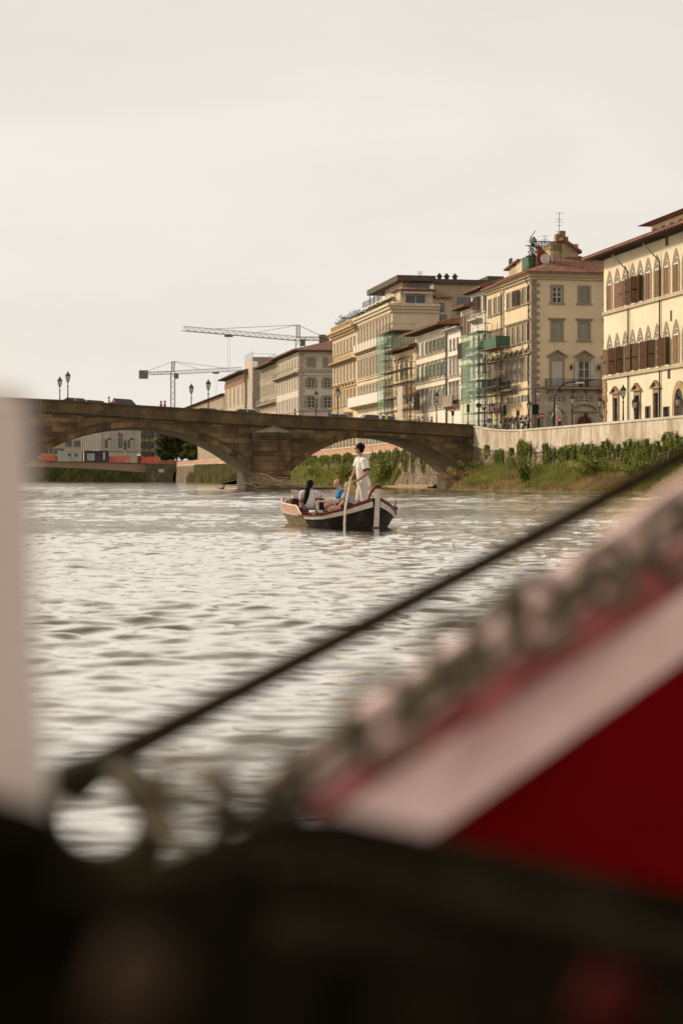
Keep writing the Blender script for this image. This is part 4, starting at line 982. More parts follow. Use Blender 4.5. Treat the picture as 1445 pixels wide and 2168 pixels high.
grow(17000, 100, 184, -.02, .7, .30, .85, dry_m, 'dry_grass', 'tawny dry grass along the waterline of the right bank', 'grass', cond=lambda D, f: patch(D, f) < .25)
def bush(name, label, D, f, r, h, n, mat=ivy_m, sz=.12, group='bushes on the right bank'):
    x, y, z = bank_pt(D, f); root = empty(name, (x, y, z), 0, label, 'bush', group)
    C = rng.normal(size=(n, 3)); C /= np.linalg.norm(C, axis=1)[:, None]; C *= rng.uniform(.35, 1, (n, 1)) ** .5
    C = C * np.array([r, r, h / 2]) * (1 + .35 * np.sin(C[:, :1] * 7 + C[:, 2:] * 5)) + np.array([0, 0, h / 2])
    leaves('foliage', C, sz, mat, parent=root)
    m = MB()
    for k in range(5): a = k * 1.26; m.tube([(0, 0, -.1), (math.cos(a) * r * .3, math.sin(a) * r * .3, h * .4), (math.cos(a) * r * .6, math.sin(a) * r * .6, h * .75)], [.04, .03, .012], 5)
    m.build('stems', M('twig bark', (.09, .065, .04)), root)
bush('leafy_bush', 'upright dark green bush standing in dry grass by the water', 148.5, .18, .55, 2.0, 1800)
bush('leafy_bush', 'round yellow green shrub where the bank meets the old bridge', 180, .45, 1.6, 1.9, 3000, grass_m, .13)
bush('leafy_bush', 'broad tawny shrub at the left end of the right bank', 174, .12, 1.9, 1.6, 3000, dry_m, .13)
bush('leafy_bush', 'low green shrub below the ivy in the middle of the bank', 152, .7, 1.6, 1.4, 2600, grass_m, .12)
bush('leafy_bush', 'wide grass green shrub on the near part of the bank', 138, .55, 1.8, 1.5, 2600, grass_m, .12)
bush('leafy_bush', 'olive shrub close to the right edge of the picture', 128, .6, 1.7, 1.4, 2400, ivy_m, .12)
# ivy on the near wall: x in the photograph, top y, bottom y, width
def wall_frame(x, x0=50.0, D=None):
    D = D or F * x0 / (x - VX); return D
def ivy(x, yt, yb, wpx, label, x0=50.0, n=None, mat=None, out=.35, group='ivy hanging on the quay wall'):
    D = wall_frame(x, x0 - .4); p = W(x, yt, D); zt = p.z; zb = W(x, yb, D).z; wd = wpx * (.98 if x0 < 51 else .85) * D / (x - VX) / .98
    root = empty('hanging_ivy', (p.x, p.y, zb), ROT_B, label, 'ivy', group); h = zt - zb
    n = n or int(300 * wd * h + 160); C = []
    sub = [(random.uniform(-wd/2, wd/2), random.uniform(.15, 1.4) ** 1.3, random.uniform(.07, .22), random.uniform(-.30, .10)) for _ in range(max(5, int(wd * 5)))]
    while len(C) < n:
        sx_, dl, sw, tp = random.choice(sub); t = random.random() ** .8; a = sx_ + random.gauss(0, sw * .5) * (1 - .5 * t); z = h * (1 + tp - t * dl) - .35 * (sx_ / wd * 2) ** 2 * h * .5
        C.append((a, abs(random.gauss(0.03, out * .42)) * (1 - .5 * t) , z + random.gauss(-.04, .07)))
    leaves('foliage', C, .11, mat or ivy_m, drop=1.4, parent=root)
    m = MB()
    for sx_, dl, sw, tp in sub: m.tube([(sx_, .03, h), (sx_ + .05, .06, h * (1 - dl * .5)), (sx_ - .04, .05, h * (1 - dl))], .018, 4)
    m.build('vines', M('twig bark', (.09, .065, .04)), root)
for x, yt, yb, wpx, lab in ((1031, 939, 962, 10, 'small ivy tuft beside the bridge end of the quay wall'), (1058, 947, 980, 22, 'twin ivy strands left of the bushy ivy mound'), (1084, 945, 982, 10, 'thin ivy strand just left of the bushy ivy mound'),
        (1110, 930, 970, 34, 'bushy ivy mound spilling over the plaster band of the wall'), (1157, 936, 975, 20, 'ivy strand right of the bushy ivy mound'), (1185, 940, 972, 24, 'short ivy fringe left of the wide ivy curtain'), (1207, 937, 980, 26, 'wide ivy curtain left of the tall ivy column'),
        (1226, 933, 978, 20, 'tall narrow ivy column in mid wall'), (1252, 936, 976, 34, 'broad ivy curtain below the street lamp on the wall'), (1284, 929, 974, 28, 'ivy clump with high crest right of the street lamp'), (1313, 938, 964, 12, 'single small ivy tuft on bare stone'),
        (1338, 926, 972, 34, 'ivy curtain below the pedimented palace windows'), (1370, 924, 972, 30, 'dense ivy curtain left of the tallest ivy clump'), (1392, 930, 966, 16, 'low ivy fringe beside the tallest ivy clump'), (1420, 909, 965, 32, 'tallest ivy clump climbing onto the pale parapet'), (1444, 920, 962, 20, 'ivy cut by the right edge of the picture')):
    ivy(x, yt + 4, yb + 2, wpx, lab)
# growth on the wall beyond the bridge, seen through the right arch
for k, (x, yt, yb, wpx) in enumerate(((640, 968, 985, 22), (662, 965, 982, 24), (688, 964, 980, 26), (712, 962, 978, 22), (736, 960, 980, 22), (790, 958, 990, 14), (806, 954, 985, 14), (822, 952, 980, 12), (838, 950, 976, 14), (856, 950, 984, 12), (875, 952, 980, 10), (896, 962, 985, 12))):
    ivy(x, yt, yb, wpx, ['ivy seen low through the left side of the right arch', 'second ivy patch from the pier under the right arch', 'third ivy patch from the pier under the right arch', 'ivy patch above the grass left of the standing boatman', 'ivy beside the shoulder of the standing boatman', 'long ivy strand right of the boatman', 'second ivy strand right of the boatman', 'third ivy strand right of the boatman', 'fourth ivy strand right of the boatman', 'long ivy strand over bare masonry in the right arch', 'second last ivy strand under the right arch', 'last ivy tuft before the right foot of the arch'][k], x0=51.5, out=.25, group='ivy on the wall beyond the bridge')
# grassy spit under the right arch, right of the pier
m = MB(); vs = []; Ds = np.arange(214, 330, 4.0)
def spit(D, f):
    wd = float(np.interp(D, [214, 220, 228, 240, 275, 330], [.3, 1.5, 5.0, 8.5, 9.0, 6.0])); return (51.5 - .2 * D - .3 - wd * (1 - f), D, (.05 + 1.7 * f) if f >= 0 else -.4)
for D in Ds:
    for f in (-.1, 0, .3, .7, 1.05): vs.append(spit(float(D), f))
m.add(vs, [(i*5+j, i*5+j+1, i*5+5+j+1, i*5+5+j) for i in range(len(Ds)-1) for j in range(4)]); tag(m.build('far_river_bank', soil, smooth=True), kind='structure')
P_ = [spit(random.uniform(218, 322), random.uniform(.0, 1.0)) for _ in range(15000)]; ln = rng.normal(size=(15000, 3)) * .3
tag(blades('spit_grass', P_, [random.uniform(.7, 2.1) * (.7 + .4 * math.sin(p[1] * .35) * math.sin(p[1] * .11 + p[0])) for p in P_], ln, .045, grass_m), 'tall green grass under the right arch of the bridge', 'grass', kind='stuff')
def spit_bush(D, f, r, h, lab):
    x, y, z = spit(D, f); root = empty('leafy_bush', (x, y, z), 0, lab, 'bush', 'bushes under the right arch'); n = 1500
    C = rng.normal(size=(n, 3)); C /= np.linalg.norm(C, axis=1)[:, None]; C *= rng.uniform(.4, 1, (n, 1)); C = C * np.array([r, r, h * .55]) * (1 + .3 * np.sin(C[:, :1] * 6)) + np.array([0, 0, h * .5])
    leaves('foliage', C, .2, grass_m, parent=root); MB().tube([(0, 0, -.1), (.1, 0, h * .6)], [.06, .02], 5).build('stems', MATS['twig bark'], root)
spit_bush(232, .3, 1.5, 2.6, 'green bush on the spit left of the boatman'); spit_bush(222, .5, 1.2, 2.8, 'dark green bush right behind the boatman'); spit_bush(248, .35, 1.8, 2.4, 'pale green bush near the pier under the right arch')

# ------------------------------------------------------------------ driftwood heaped against the pier
dw = empty('driftwood_heap', W(590, 1033, 177.2), 0, 'heap of bleached driftwood branches piled against the bridge pier', 'driftwood')
wood = M('bleached wood', (.44, .33, .21), var=.3, scale=3, perobj=.3, bump=.3)
for k in range(64):
    big = k < 14; L_ = random.uniform(2.2, 4.6) if big else random.uniform(1.0, 3.2); cx = random.triangular(-3.2, 5.2, -.6); az_ = random.gauss(0, .45); ti = random.uniform(-.12, .22) if not big else random.uniform(.02, .30)
    hmax = max(.12, 1.35 - abs(cx + .9) * .30); c = Vector((cx, random.uniform(-1.3, .9), random.uniform(.02, hmax)))
    if k < 3: c = Vector((-1.6 + k * .5, -.6, 1.0)); ti = .42; az_ = .2; L_ = 3.0
    d = Vector((-math.cos(az_) * math.cos(ti), math.sin(az_), math.sin(ti))); r0 = random.uniform(.05, .13) if big else random.uniform(.025, .06); pts = []
    for i in range(5):
        f = i / 4 - .5; pts.append(c + d * L_ * f + Vector((random.gauss(0, .03), random.gauss(0, .06), random.gauss(0, .05))))
    m = MB().tube(pts, [r0 * (1 - .15 * i) for i in range(5)], 6)
    if random.random() < .5: m.tube([pts[3], pts[3] + Vector((random.uniform(-.5, .2), 0, random.uniform(.1, .5)))], [r0 * .5, r0 * .25], 5)
    m.build('branch', wood, dw, smooth=True)
m = MB().blob((1.6, .2, -.05), (5.2, 2.0, .22), 2); m.build('mud_bar', soil, dw, smooth=True)
# ------------------------------------------------------------------ beyond the left arch: the second bridge and the far bend
conc = M('warm concrete', (.36, .28, .20), var=.12, scale=.3, stain=(.24, .18, .12), stain_amt=.5, stain_scale=.15, streak=.6)
brickp = M('brick parapet', (.30, .12, .075), var=.25, scale=.6)
cb = empty('concrete_bridge', W(312, 1012, 505), 0, 'low beige concrete bridge seen through the left arch', 'bridge'); o0 = Vector(cb.location)
A0, A1 = W(-120, 970, 470), W(314, 982, 505); un = (A1 - A0); 
def cbp(f, dz=0, dy=0): p = A0.lerp(A1, f) - o0; return Vector((p.x, p.y + dy, p.z + dz))
m = MB(); n = 24; vs = []
def und(f): return 1.75 + .9 * max(0, (f - .55) / .45) ** 1.5 + 1.2 * max(0, (.3 - f) / .3) ** 2
for i in range(n + 1):
    f = i / n; vs += [cbp(f, 0), cbp(f, -und(f)), cbp(f, -und(f), 11), cbp(f, 0, 11)]
m.add(vs, [(i*4+j, i*4+(j+1)%4, i*4+4+(j+1)%4, i*4+4+j) for i in range(n) for j in range(4)]); m.build('deck_beam', conc, cb)
m = MB()
for i in range(n): m.bar(cbp(i / n, .08, -.1), cbp((i + 1) / n, .08, -.1), .5, .16)
m.build('edge_kerb', M('dark kerb', (.12, .10, .08)), cb)
stn = M('mossy rubble', (.15, .12, .07), var=.5, scale=.5, stain=(.06, .06, .03), stain_amt=.7, stain_scale=.3, bump=.5, bscale=2)
ab = empty('bridge_abutment', W(362, 1018, 503), 0, 'mossy stone abutment with a small arch and brick parapet', 'abutment')
def ap(x, y): p = W(x, y, 503) - Vector(ab.location); return p.x, p.z
poly = [ap(312, 1021), ap(312, 983), ap(412, 983), ap(412, 1021), ap(390.5, 1021)] + [ap(378.5 + 12 * math.cos(a), 1008 - 13 * math.sin(a)) for a in np.linspace(0, math.pi, 11)] + [ap(366.5, 1021)]
MB().prism(poly, lambda u, v, w: (u, w, v), 0, 9).build('stonework', stn, ab)
x0_, z0_ = ap(310, 982.8); x1_, z1_ = ap(414, 975); MB().box(x0_, x1_, -.3, .4, z0_, z1_).build('brick_parapet', brickp, ab)
x0_, z0_ = ap(336, 1000); x1_, z1_ = ap(347, 993); MB().box(x0_, x1_, -.08, -.01, z0_, z1_).build('plaque', M('pale plaque', (.55, .5, .44)), ab)
m = MB()
for x in (371, 378, 385): a_, b_ = ap(x, 1020), ap(x, 1010); m.bar((a_[0], 4, a_[1]), (b_[0], 4, b_[1]), .12)
a_, b_ = ap(366.5, 1012), ap(390, 1012); m.bar((a_[0], 4, a_[1]), (b_[0], 4, b_[1]), .12); m.build('gate', iron, ab)
# reed hung wall behind the concrete bridge
p0, p1 = W(-160, 1012, 600), W(330, 1012, 548)
rw = empty('reed_wall', p0, math.atan2(p1.y - p0.y, p1.x - p0.x), 'green reeds hanging down the far embankment behind the concrete bridge', 'embankment'); LW = (p1 - p0).length
MB().box(0, LW, 0, 6, -2.5, 4.2).build('masonry', M('far embankment', (.27, .20, .13), var=.3, scale=.3), rw)
n = 12000; C = np.stack([rng.uniform(0, LW, n), -rng.uniform(.1, .6, n), rng.uniform(-1.0, 4.4, n)], 1)
keep = (C[:, 2] > 1.6 - 2.4 * np.abs(np.sin(C[:, 0] * .55) * np.sin(C[:, 0] * .21 + 1)) - (C[:, 0] / LW) * 3.6); C = C[keep]
lv = leaves('reeds', C, .26, reed_m, drop=5.0, parent=rw, aspect=5.0); lv['kind'] = 'stuff'
# the planted slope right of the abutment
for k, x in enumerate((418, 430, 443, 457, 472, 488, 503)):
    ivy(x, 983 - k * .4, 1004, 16, '%s reedy patch on the wall, counting right from the far stone abutment' % ['first', 'second', 'third', 'fourth', 'fifth', 'sixth', 'seventh'][k], x0=51.5, mat=reed_m, n=900, out=.6, group='reedy growth beyond the bridge')
m = MB(); vs = []; Ds = np.arange(330, 446, 8.0)
for D in Ds:
    for dx, z in ((9.5, -.4), (9, .05), (5, 1.0), (-.5, 1.9)): vs.append((51.5 - .2 * D - dx * min(1, (450 - D) / 60), D, z))
m.add(vs, [(i*4+j, i*4+j+1, i*4+4+j+1, i*4+4+j) for i in range(len(Ds)-1) for j in range(3)]); tag(m.build('distant_river_bank', soil, smooth=True), kind='structure')
P_ = []
for _ in range(9000):
    D = random.uniform(332, 438); f = random.random(); P_.append((51.5 - .2 * D - 9 * (1 - f) * min(1, (450 - D) / 60), D, .05 + 1.8 * f))
tag(blades('distant_grass', P_, [random.uniform(.8, 2.4) for _ in P_], rng.normal(size=(len(P_), 3)) * .3, .09, leaf_mat('distant olive grass', (.09, .09, .025), (.24, .20, .075), .15)), 'olive grass on the bank between the far abutment and the old pier', 'grass', kind='stuff')

# things standing on the concrete bridge
def on_deck(x, y): # a point on its deck by photo x
    f = (x + 120) / 434.0; return A0.lerp(A1, f)
def hut(name, label, xa, xb, yt, mat, wins, D=481):
    pa, pb = W(xa, 980, D), W(xb, 980, D); zt = W(xa, yt, D).z; zb = on_deck((xa + xb) / 2, 0).z + .02; c = (pa + pb) / 2
    r = empty(name, (c.x, c.y + 3.0, zb), 0, label, 'site hut'); wd = (pb - pa).length; h = zt - zb
    MB().box(-wd/2, wd/2, -1.2, 1.2, 0, h).build('body', mat, r); MB().box(-wd/2 - .08, wd/2 + .08, -1.28, 1.28, h + .003, h + .15).build('roof', mat, r)
    for u0, u1, v0, v1, mt in wins: MB().box(-wd/2 + wd * u0, -wd/2 + wd * u1, -1.25, -1.2, h * v0, h * v1).build('window', mt, r)
    m = MB()
    for i in range(1, 12): m.box(-wd/2 + wd * i / 12 - .03, -wd/2 + wd * i / 12 + .03, -1.23, -1.202, .05, h - .05)
    m.build('ribs', mat, r)
gw = M('dull glass', (.09, .09, .09), rough=.2)
hut('site_hut', 'grey site hut on the concrete bridge', 120, 172, 955, M('grey hut paint', (.40, .37, .33), var=.08), ((.42, .53, .5, .8, gw), (.72, .83, .45, .78, gw), (.56, .57, .05, .9, iron), (.69, .70, .05, .9, iron)))
hut('site_hut', 'dark blue grey site hut with pale window on the concrete bridge', 176, 226.5, 955, M('dark hut paint', (.055, .05, .06), var=.1), ((.13, .45, .12, .78, M('greenish blind', (.30, .34, .29))), (.82, .87, .2, .9, white_wood)))
net_r = M('orange red net', (.62, .14, .075), var=.2, scale=.6, trans=.18)
def netfence(xa, xb, yt, label, D=486):
    pa, pb = W(xa, 980, D), W(xb, 980, D); zb = on_deck((xa + xb) / 2, 0).z; zt = W(xa, yt, D).z; c = (pa + pb) / 2; wd = (pb - pa).length
    r = empty('safety_net_fence', (c.x, c.y, zb), 0, label, 'fence', 'orange safety fences'); n = int(wd / 1.2) + 2; vs = []; top = []
    for i in range(n): vs += [(-wd/2 + wd * i / (n-1), .06 * math.sin(i * 2.1), .05), (-wd/2 + wd * i / (n-1), .06 * math.sin(i * 1.7), (zt - zb) * random.uniform(.85, 1.02))]
    MB().add(vs, [(2*i, 2*i+2, 2*i+3, 2*i+1) for i in range(n-1)]).build('net', net_r, r)
    for i in range(0, n, 2): MB().bar((-wd/2 + wd * i / (n-1), .08, 0), (-wd/2 + wd * i / (n-1), .08, (zt - zb) * 1.05), .07).build('post', iron, r)
netfence(84, 118, 962, 'orange safety net left of the grey site hut'); netfence(227, 276, 964, 'orange safety net right of the dark site hut'); netfence(300, 336, 966, 'orange safety net above the abutment'); netfence(172, 176, 958, 'sliver of orange net between the two site huts', D=492)
kr = empty('red_kiosk', W(295, 981, 492), 0, 'slim red kiosk with white cap between orange nets', 'kiosk'); h = 20 * 492 / 3600
MB().box(-.5, .5, -.5, .5, 0, h - .6).build('body', M('dull red paint', (.24, .04, .03)), kr); MB().lathe([(.62, h - .58), (.62, h - .35), (.3, h)], n=8).build('cap', white_wood, kr)
# far buildings behind
def far_house(name, label, xa, xb, yt, D, mat, rows, nb, wmat, depth=18, side=None, yb=985, roofm=None):
    pa, pb = W(xa, yb, D), W(xb, yb, D); r = empty(name, ((pa.x + pb.x) / 2, D, pa.z), 0, label, 'building', 'buildings beyond the left arch'); wd = pb.x - pa.x; h = W(xa, yt, D).z - pa.z
    MB().box(-wd/2, wd/2, 0, depth, -1, h).build('wall', mat, r)
    MB().box(-wd/2 - .5, wd/2 + .5, -.5, depth + .5, h + .003, h + .6).build('cornice', wmat, r)
    for (ya, yb2, w) in rows:
        z0, z1 = W(xa, yb2, D).z - pa.z, W(xa, ya, D).z - pa.z
        for i in range(nb):
            c = -wd/2 + wd * (i + .5) / nb; w_ = MB().box(c - w/2 - .18, c - w/2, -.12, 0, z0, z1).box(c + w/2, c + w/2 + .18, -.12, 0, z0, z1).box(c - w/2 - .3, c + w/2 + .3, -.2, 0, z1 + .002, z1 + .25).box(c - w/2 - .3, c + w/2 + .3, -.2, 0, z0 - .2, z0 - .002).build('window', wmat, r)
            MB().box(c - w/2, c + w/2, -.03, -.002, z0, z1).build('pane', gw, w_)
    return r, wd, h, pa
pale = M('pale grey stone', (.50, .45, .37), var=.1, scale=.4, stain=(.36, .31, .25), stain_amt=.5, stain_scale=.2); palet = M('pale grey trim', (.40, .35, .28))
r, wd, h, pa = far_house('neoclassical_palace', 'pale neoclassical palace with pilasters and large arched window', 212, 294, 884, 600, pale, (), 1, palet, depth=6)
for x in (215, 232.5, 247, 264, 279.5, 291):
    c = W(x, 985, 600).x - r.location.x; z0, z1 = W(x, 952, 600).z - r.location.z, h - .8; MB().box(c - .55, c + .55, -.35, 0, z0, z1).box(c - .75, c + .75, -.45, 0, z1 - .8, z1 + .003).build('pilaster', palet, r)
MB().box(-wd/2 - .2, wd/2 + .2, -.6, 0, W(0, 955, 600).z - r.location.z, W(0, 951.5, 600).z - r.location.z).build('string_course', palet, r)
cx = W(252.5, 985, 600).x - r.location.x; zb, zs_ = W(0, 949, 600).z - r.location.z, W(0, 926, 600).z - r.location.z
o = [(2.0, zb)] + arch_poly(4.0, zs_ + 2.0, zs_, 0, 12) + [(-2.0, zb)]; i_ = [(1.6, zb)] + arch_poly(3.2, zs_ + 1.6, zs_, 0, 12) + [(-1.6, zb)]; m = MB()
for k in range(len(o) - 1): m.prism([o[k], o[k+1], i_[k+1], i_[k]], lambda u, v, w: (cx + u, w, v), -.3, 0)
w_ = m.build('arched_window', palet, r); m = MB().prism(i_, lambda u, v, w: (cx + u, w, v), -.06, -.003); m.build('pane', gw, w_)
m = MB()
for k in range(-2, 3): m.box(cx + k * .62 - .06, cx + k * .62 + .06, -.12, -.062, zb, zs_ + 1.2)
m.box(cx - 1.6, cx + 1.6, -.14, -.062, zs_ - .2, zs_ + .1); m.build('glazing_bars', palet, w_)
for x in (227.5, 276):
    c = W(x, 985, 600).x - r.location.x; z0, z1 = zb, W(0, 931, 600).z - r.location.z; w_ = MB().box(c - 1.2, c - .9, -.2, 0, z0, z1).box(c + .9, c + 1.2, -.2, 0, z0, z1).box(c - 1.5, c + 1.5, -.35, 0, z1 + .003, z1 + .5).build('window', palet, r); MB().box(c - .9, c + .9, -.05, -.003, z0, z1).build('pane', M('brown blind', (.18, .14, .10)), w_)
# its receding left side
pA, pB = W(174, 985, 640), W(212, 985, 600.5); sr = empty('palace_side_wing', (pA.x, pA.y, pA.z), math.atan2(pB.y - pA.y, pB.x - pA.x), 'long receding side of the pale neoclassical palace', 'building', 'buildings beyond the left arch'); Ls = (pB - pA).length; hs = 17.5
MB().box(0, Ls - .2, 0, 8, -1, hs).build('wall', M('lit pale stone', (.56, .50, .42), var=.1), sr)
for i in range(8):
    c = Ls * (i + .6) / 8.2; MB().box(c - 1.4, c - .7, -.4, 0, 5, hs - 1.2).build('pilaster', palet, sr); MB().box(c, c + 2.0, -.03, -.003, 5.2, 12).build('window', gw, sr)
MB().box(-.3, Ls - .25, -.6, 8, hs + .003, hs + .8).build('cornice', palet, sr)
far_house('far_beige_house', 'beige house with one small window left of the pale palace', 137, 173, 914, 645, M('beige far plaster', (.40, .33, .25), var=.1), ((933, 946, 2.4),), 2, palet)
far_house('far_ochre_house', 'ochre house at the left foot of the arch', 60, 136, 930, 660, M('ochre far plaster', (.44, .33, .21), var=.1), ((950, 960, 2.0), (966, 974, 2.0)), 7, palet)
far_house('far_stone_block', 'brown stone house right of the pale palace', 296, 326, 880, 640, M('brown far plaster', (.33, .26, .18), var=.15), ((915, 928, 2.2), (936, 949, 2.2), (957, 970, 2.2)), 3, palet)
far_house('far_white_pier_house', 'pale slim house with dark storey openings beside the far trees', 329, 358, 885, 620, M('light far plaster', (.46, .40, .32), var=.1), ((913, 926, 2.6), (932, 945, 2.6), (951, 964, 2.6)), 2, palet)
far_house('far_low_house', 'low beige house behind the traffic lights near the arch foot', 436, 505, 925, 600, M('beige far plaster', (.40, .33, .25)), ((945, 953, 2.2), (960, 968, 2.2)), 6, palet)
def tree(name, label, x, yb, yt, D, rpx, n, mat=far_leaf, sz=.5, group='trees beyond the left arch'):
    p = W(x, yb, D); h = W(x, yt, D).z - p.z; r = empty(name, p, 0, label, 'tree', group); rr = rpx * D / F
    MB().tube([(0, 0, -.5), (.1, 0, h * .3), (-.1, .1, h * .7)], [.35, .28, .1], 7).tube([(.1, 0, h * .3), (rr * .5, .2, h * .7)], [.16, .05], 5).tube([(.1, 0, h * .35), (-rr * .5, .2, h * .65)], [.16, .05], 5).build('trunk', M('twig bark', (.09, .065, .04)), r)
    cl = [(random.gauss(0, .45) * rr, random.gauss(0, .4) * rr, h * random.uniform(.35, .95), rr * random.uniform(.25, .45)) for _ in range(26)]; C = []
    for _ in range(n):
        cx_, cy_, cz_, cr = random.choice(cl); v = Vector((random.gauss(0, 1), random.gauss(0, 1), random.gauss(0, .8))).normalized() * cr * random.uniform(.5, 1.05); C.append((cx_ + v.x, cy_ + v.y, cz_ + v.z))
    leaves('crown', C, sz, mat, parent=r)
tree('broadleaf_tree', 'dark broad tree under the right shoulder of the left arch', 374, 984, 915, 565, 30, 9000, sz=.6); tree('broadleaf_tree', 'yellow green tree in front of the dark tree', 410, 984, 934, 545, 22, 7000, reed_m, .55); tree('broadleaf_tree', 'dark bushy tree left of the yellow green one', 352, 984, 948, 590, 16, 4000, sz=.6); tree('broadleaf_tree', 'olive tree beside the foot of the arch', 434, 984, 944, 552, 18, 5000, sz=.55)
# bronze statue on its plinth
st = empty('bronze_statue', W(264, 978, 560), 0, 'green bronze statue of a standing figure on a stone plinth', 'statue'); k = 560 / F
MB().box(-.9, .9, -.9, .9, 0, 23 * k).box(-1.15, 1.15, -1.15, 1.15, 23 * k + .003, 25 * k).box(-1.2, 1.2, -1.2, 1.2, -.5, .4).build('plinth', palet, st)
m = MB(); z = 25 * k; m.cap((-.3, 0, z + .1), (-.15, 0, z + 1.7), .22, .28).cap((.35, .1, z + .1), (.15, 0, z + 1.7), .22, .28).cap((0, 0, z + 1.6), (0, 0, z + 2.7), .5, .45).cap((-.5, 0, z + 2.6), (-.75, -.2, z + 1.7), .18, .14).cap((.5, 0, z + 2.6), (.7, -.35, z + 1.9), .18, .14).cap((.7, -.35, z + 1.9), (.75, -.5, z + .3), .07, .05).blob((0, 0, z + 3.3), (.26, .28, .34)).cap((0, .15, z + 2.5), (0, .3, z + .8), .42, .6)
m.build('figure', M('verdigris bronze', (.12, .15, .11), var=.3), st, smooth=True)

# ------------------------------------------------------------------ tower cranes
def lattice(m, a, b, w, nseg, tri=False, up=Vector((0, 0, 1)), t=.14):
    a = Vector(a); b = Vector(b); d = (b - a).normalized(); s_ = d.cross(up)
    if s_.length < .1: s_ = Vector((1, 0, 0))
    s_ = s_.normalized() * w / 2; u = s_.cross(d).normalized() * w / 2
    cs = [s_ - u, -s_ - u, u * 1.0] if tri else [s_ + u, s_ - u, -s_ - u, -s_ + u]
    for c in cs: m.bar(a + c, b + c, t)
    for i in range(nseg):
        p, q = a.lerp(b, i / nseg), a.lerp(b, (i + 1) / nseg)
        for j in range(len(cs)):
            c1, c2 = cs[j], cs[(j + 1) % len(cs)]
            m.bar(p + (c1 if i % 2 else c2), q + (c2 if i % 2 else c1), t * .6)
yel = M('faded crane paint', (.34, .27, .18), var=.15); crg = M('crane grey brown', (.20, .15, .11), var=.2)
def crane(label, base, slew, apex, jib, cj, mat, nj, w=1.5):
    r = empty('tower_crane', base, 0, label, 'crane', 'tower cranes on the skyline'); o = Vector(base); L_ = lambda p: Vector(p) - o
    m = MB(); lattice(m, (0, 0, 0), L_(slew), w, 16, t=.2); m.build('mast', mat, r)
    m = MB(); d = (Vector(jib) - Vector(slew)).normalized(); lattice(m, L_(slew) + d * .8, L_(jib), 1.3, nj, tri=True); m.build('jib', mat, r)
    m = MB(); lattice(m, L_(slew), L_(cj), 1.0, 7, t=.2); m.build('counter_jib', mat, r)
    c = L_(cj); m = MB().box(c.x - 1.6, c.x + 1.6, c.y - .8, c.y + .8, c.z - 1.9, c.z + 1.2); m.build('counterweight', crg, r)
    m = MB(); lattice(m, L_(slew) + Vector((0, 0, .2)), L_(apex), 1.0, 5, t=.22); m.build('tower_head', crg, r)
    m = MB().bar(L_(apex), L_(slew).lerp(L_(jib), .78) + Vector((0, 0, .5)), .13).bar(L_(apex), L_(slew).lerp(L_(jib), .4) + Vector((0, 0, .5)), .11).bar(L_(apex), L_(cj) + Vector((0, 0, .4)), .13); m.build('tie_bars', crg, r)
    s_ = L_(slew); MB().box(s_.x + .6, s_.x + 2.2, s_.y - 1.6, s_.y - .2, s_.z - 2.3, s_.z - .3).build('cab', M('cab green glass', (.14, .17, .14)), r)
    t_ = L_(slew).lerp(L_(jib), .62); m = MB().box(t_.x - 1.2, t_.x + 1.2, t_.y - .5, t_.y + .5, t_.z - 1.3, t_.z - .7).bar((t_.x - .3, t_.y, t_.z - .7), (t_.x - .3, t_.y, t_.z - 22), .05).bar((t_.x + .3, t_.y, t_.z - .7), (t_.x + .3, t_.y, t_.z - 22), .05); m.build('trolley', crg, r)
crane('tower crane with its mast showing left of the street lamps', W(366, 985, 640), W(366, 789, 640), W(367, 765, 640), W(512, 781, 650), W(304, 791, 632), crg, 26)
crane('taller crane whose long pale jib reaches left above the roofs', W(631, 985, 520), W(631, 717, 520), W(630.5, 688, 520), W(388, 695.5, 486), W(686, 717, 526), yel, 34)

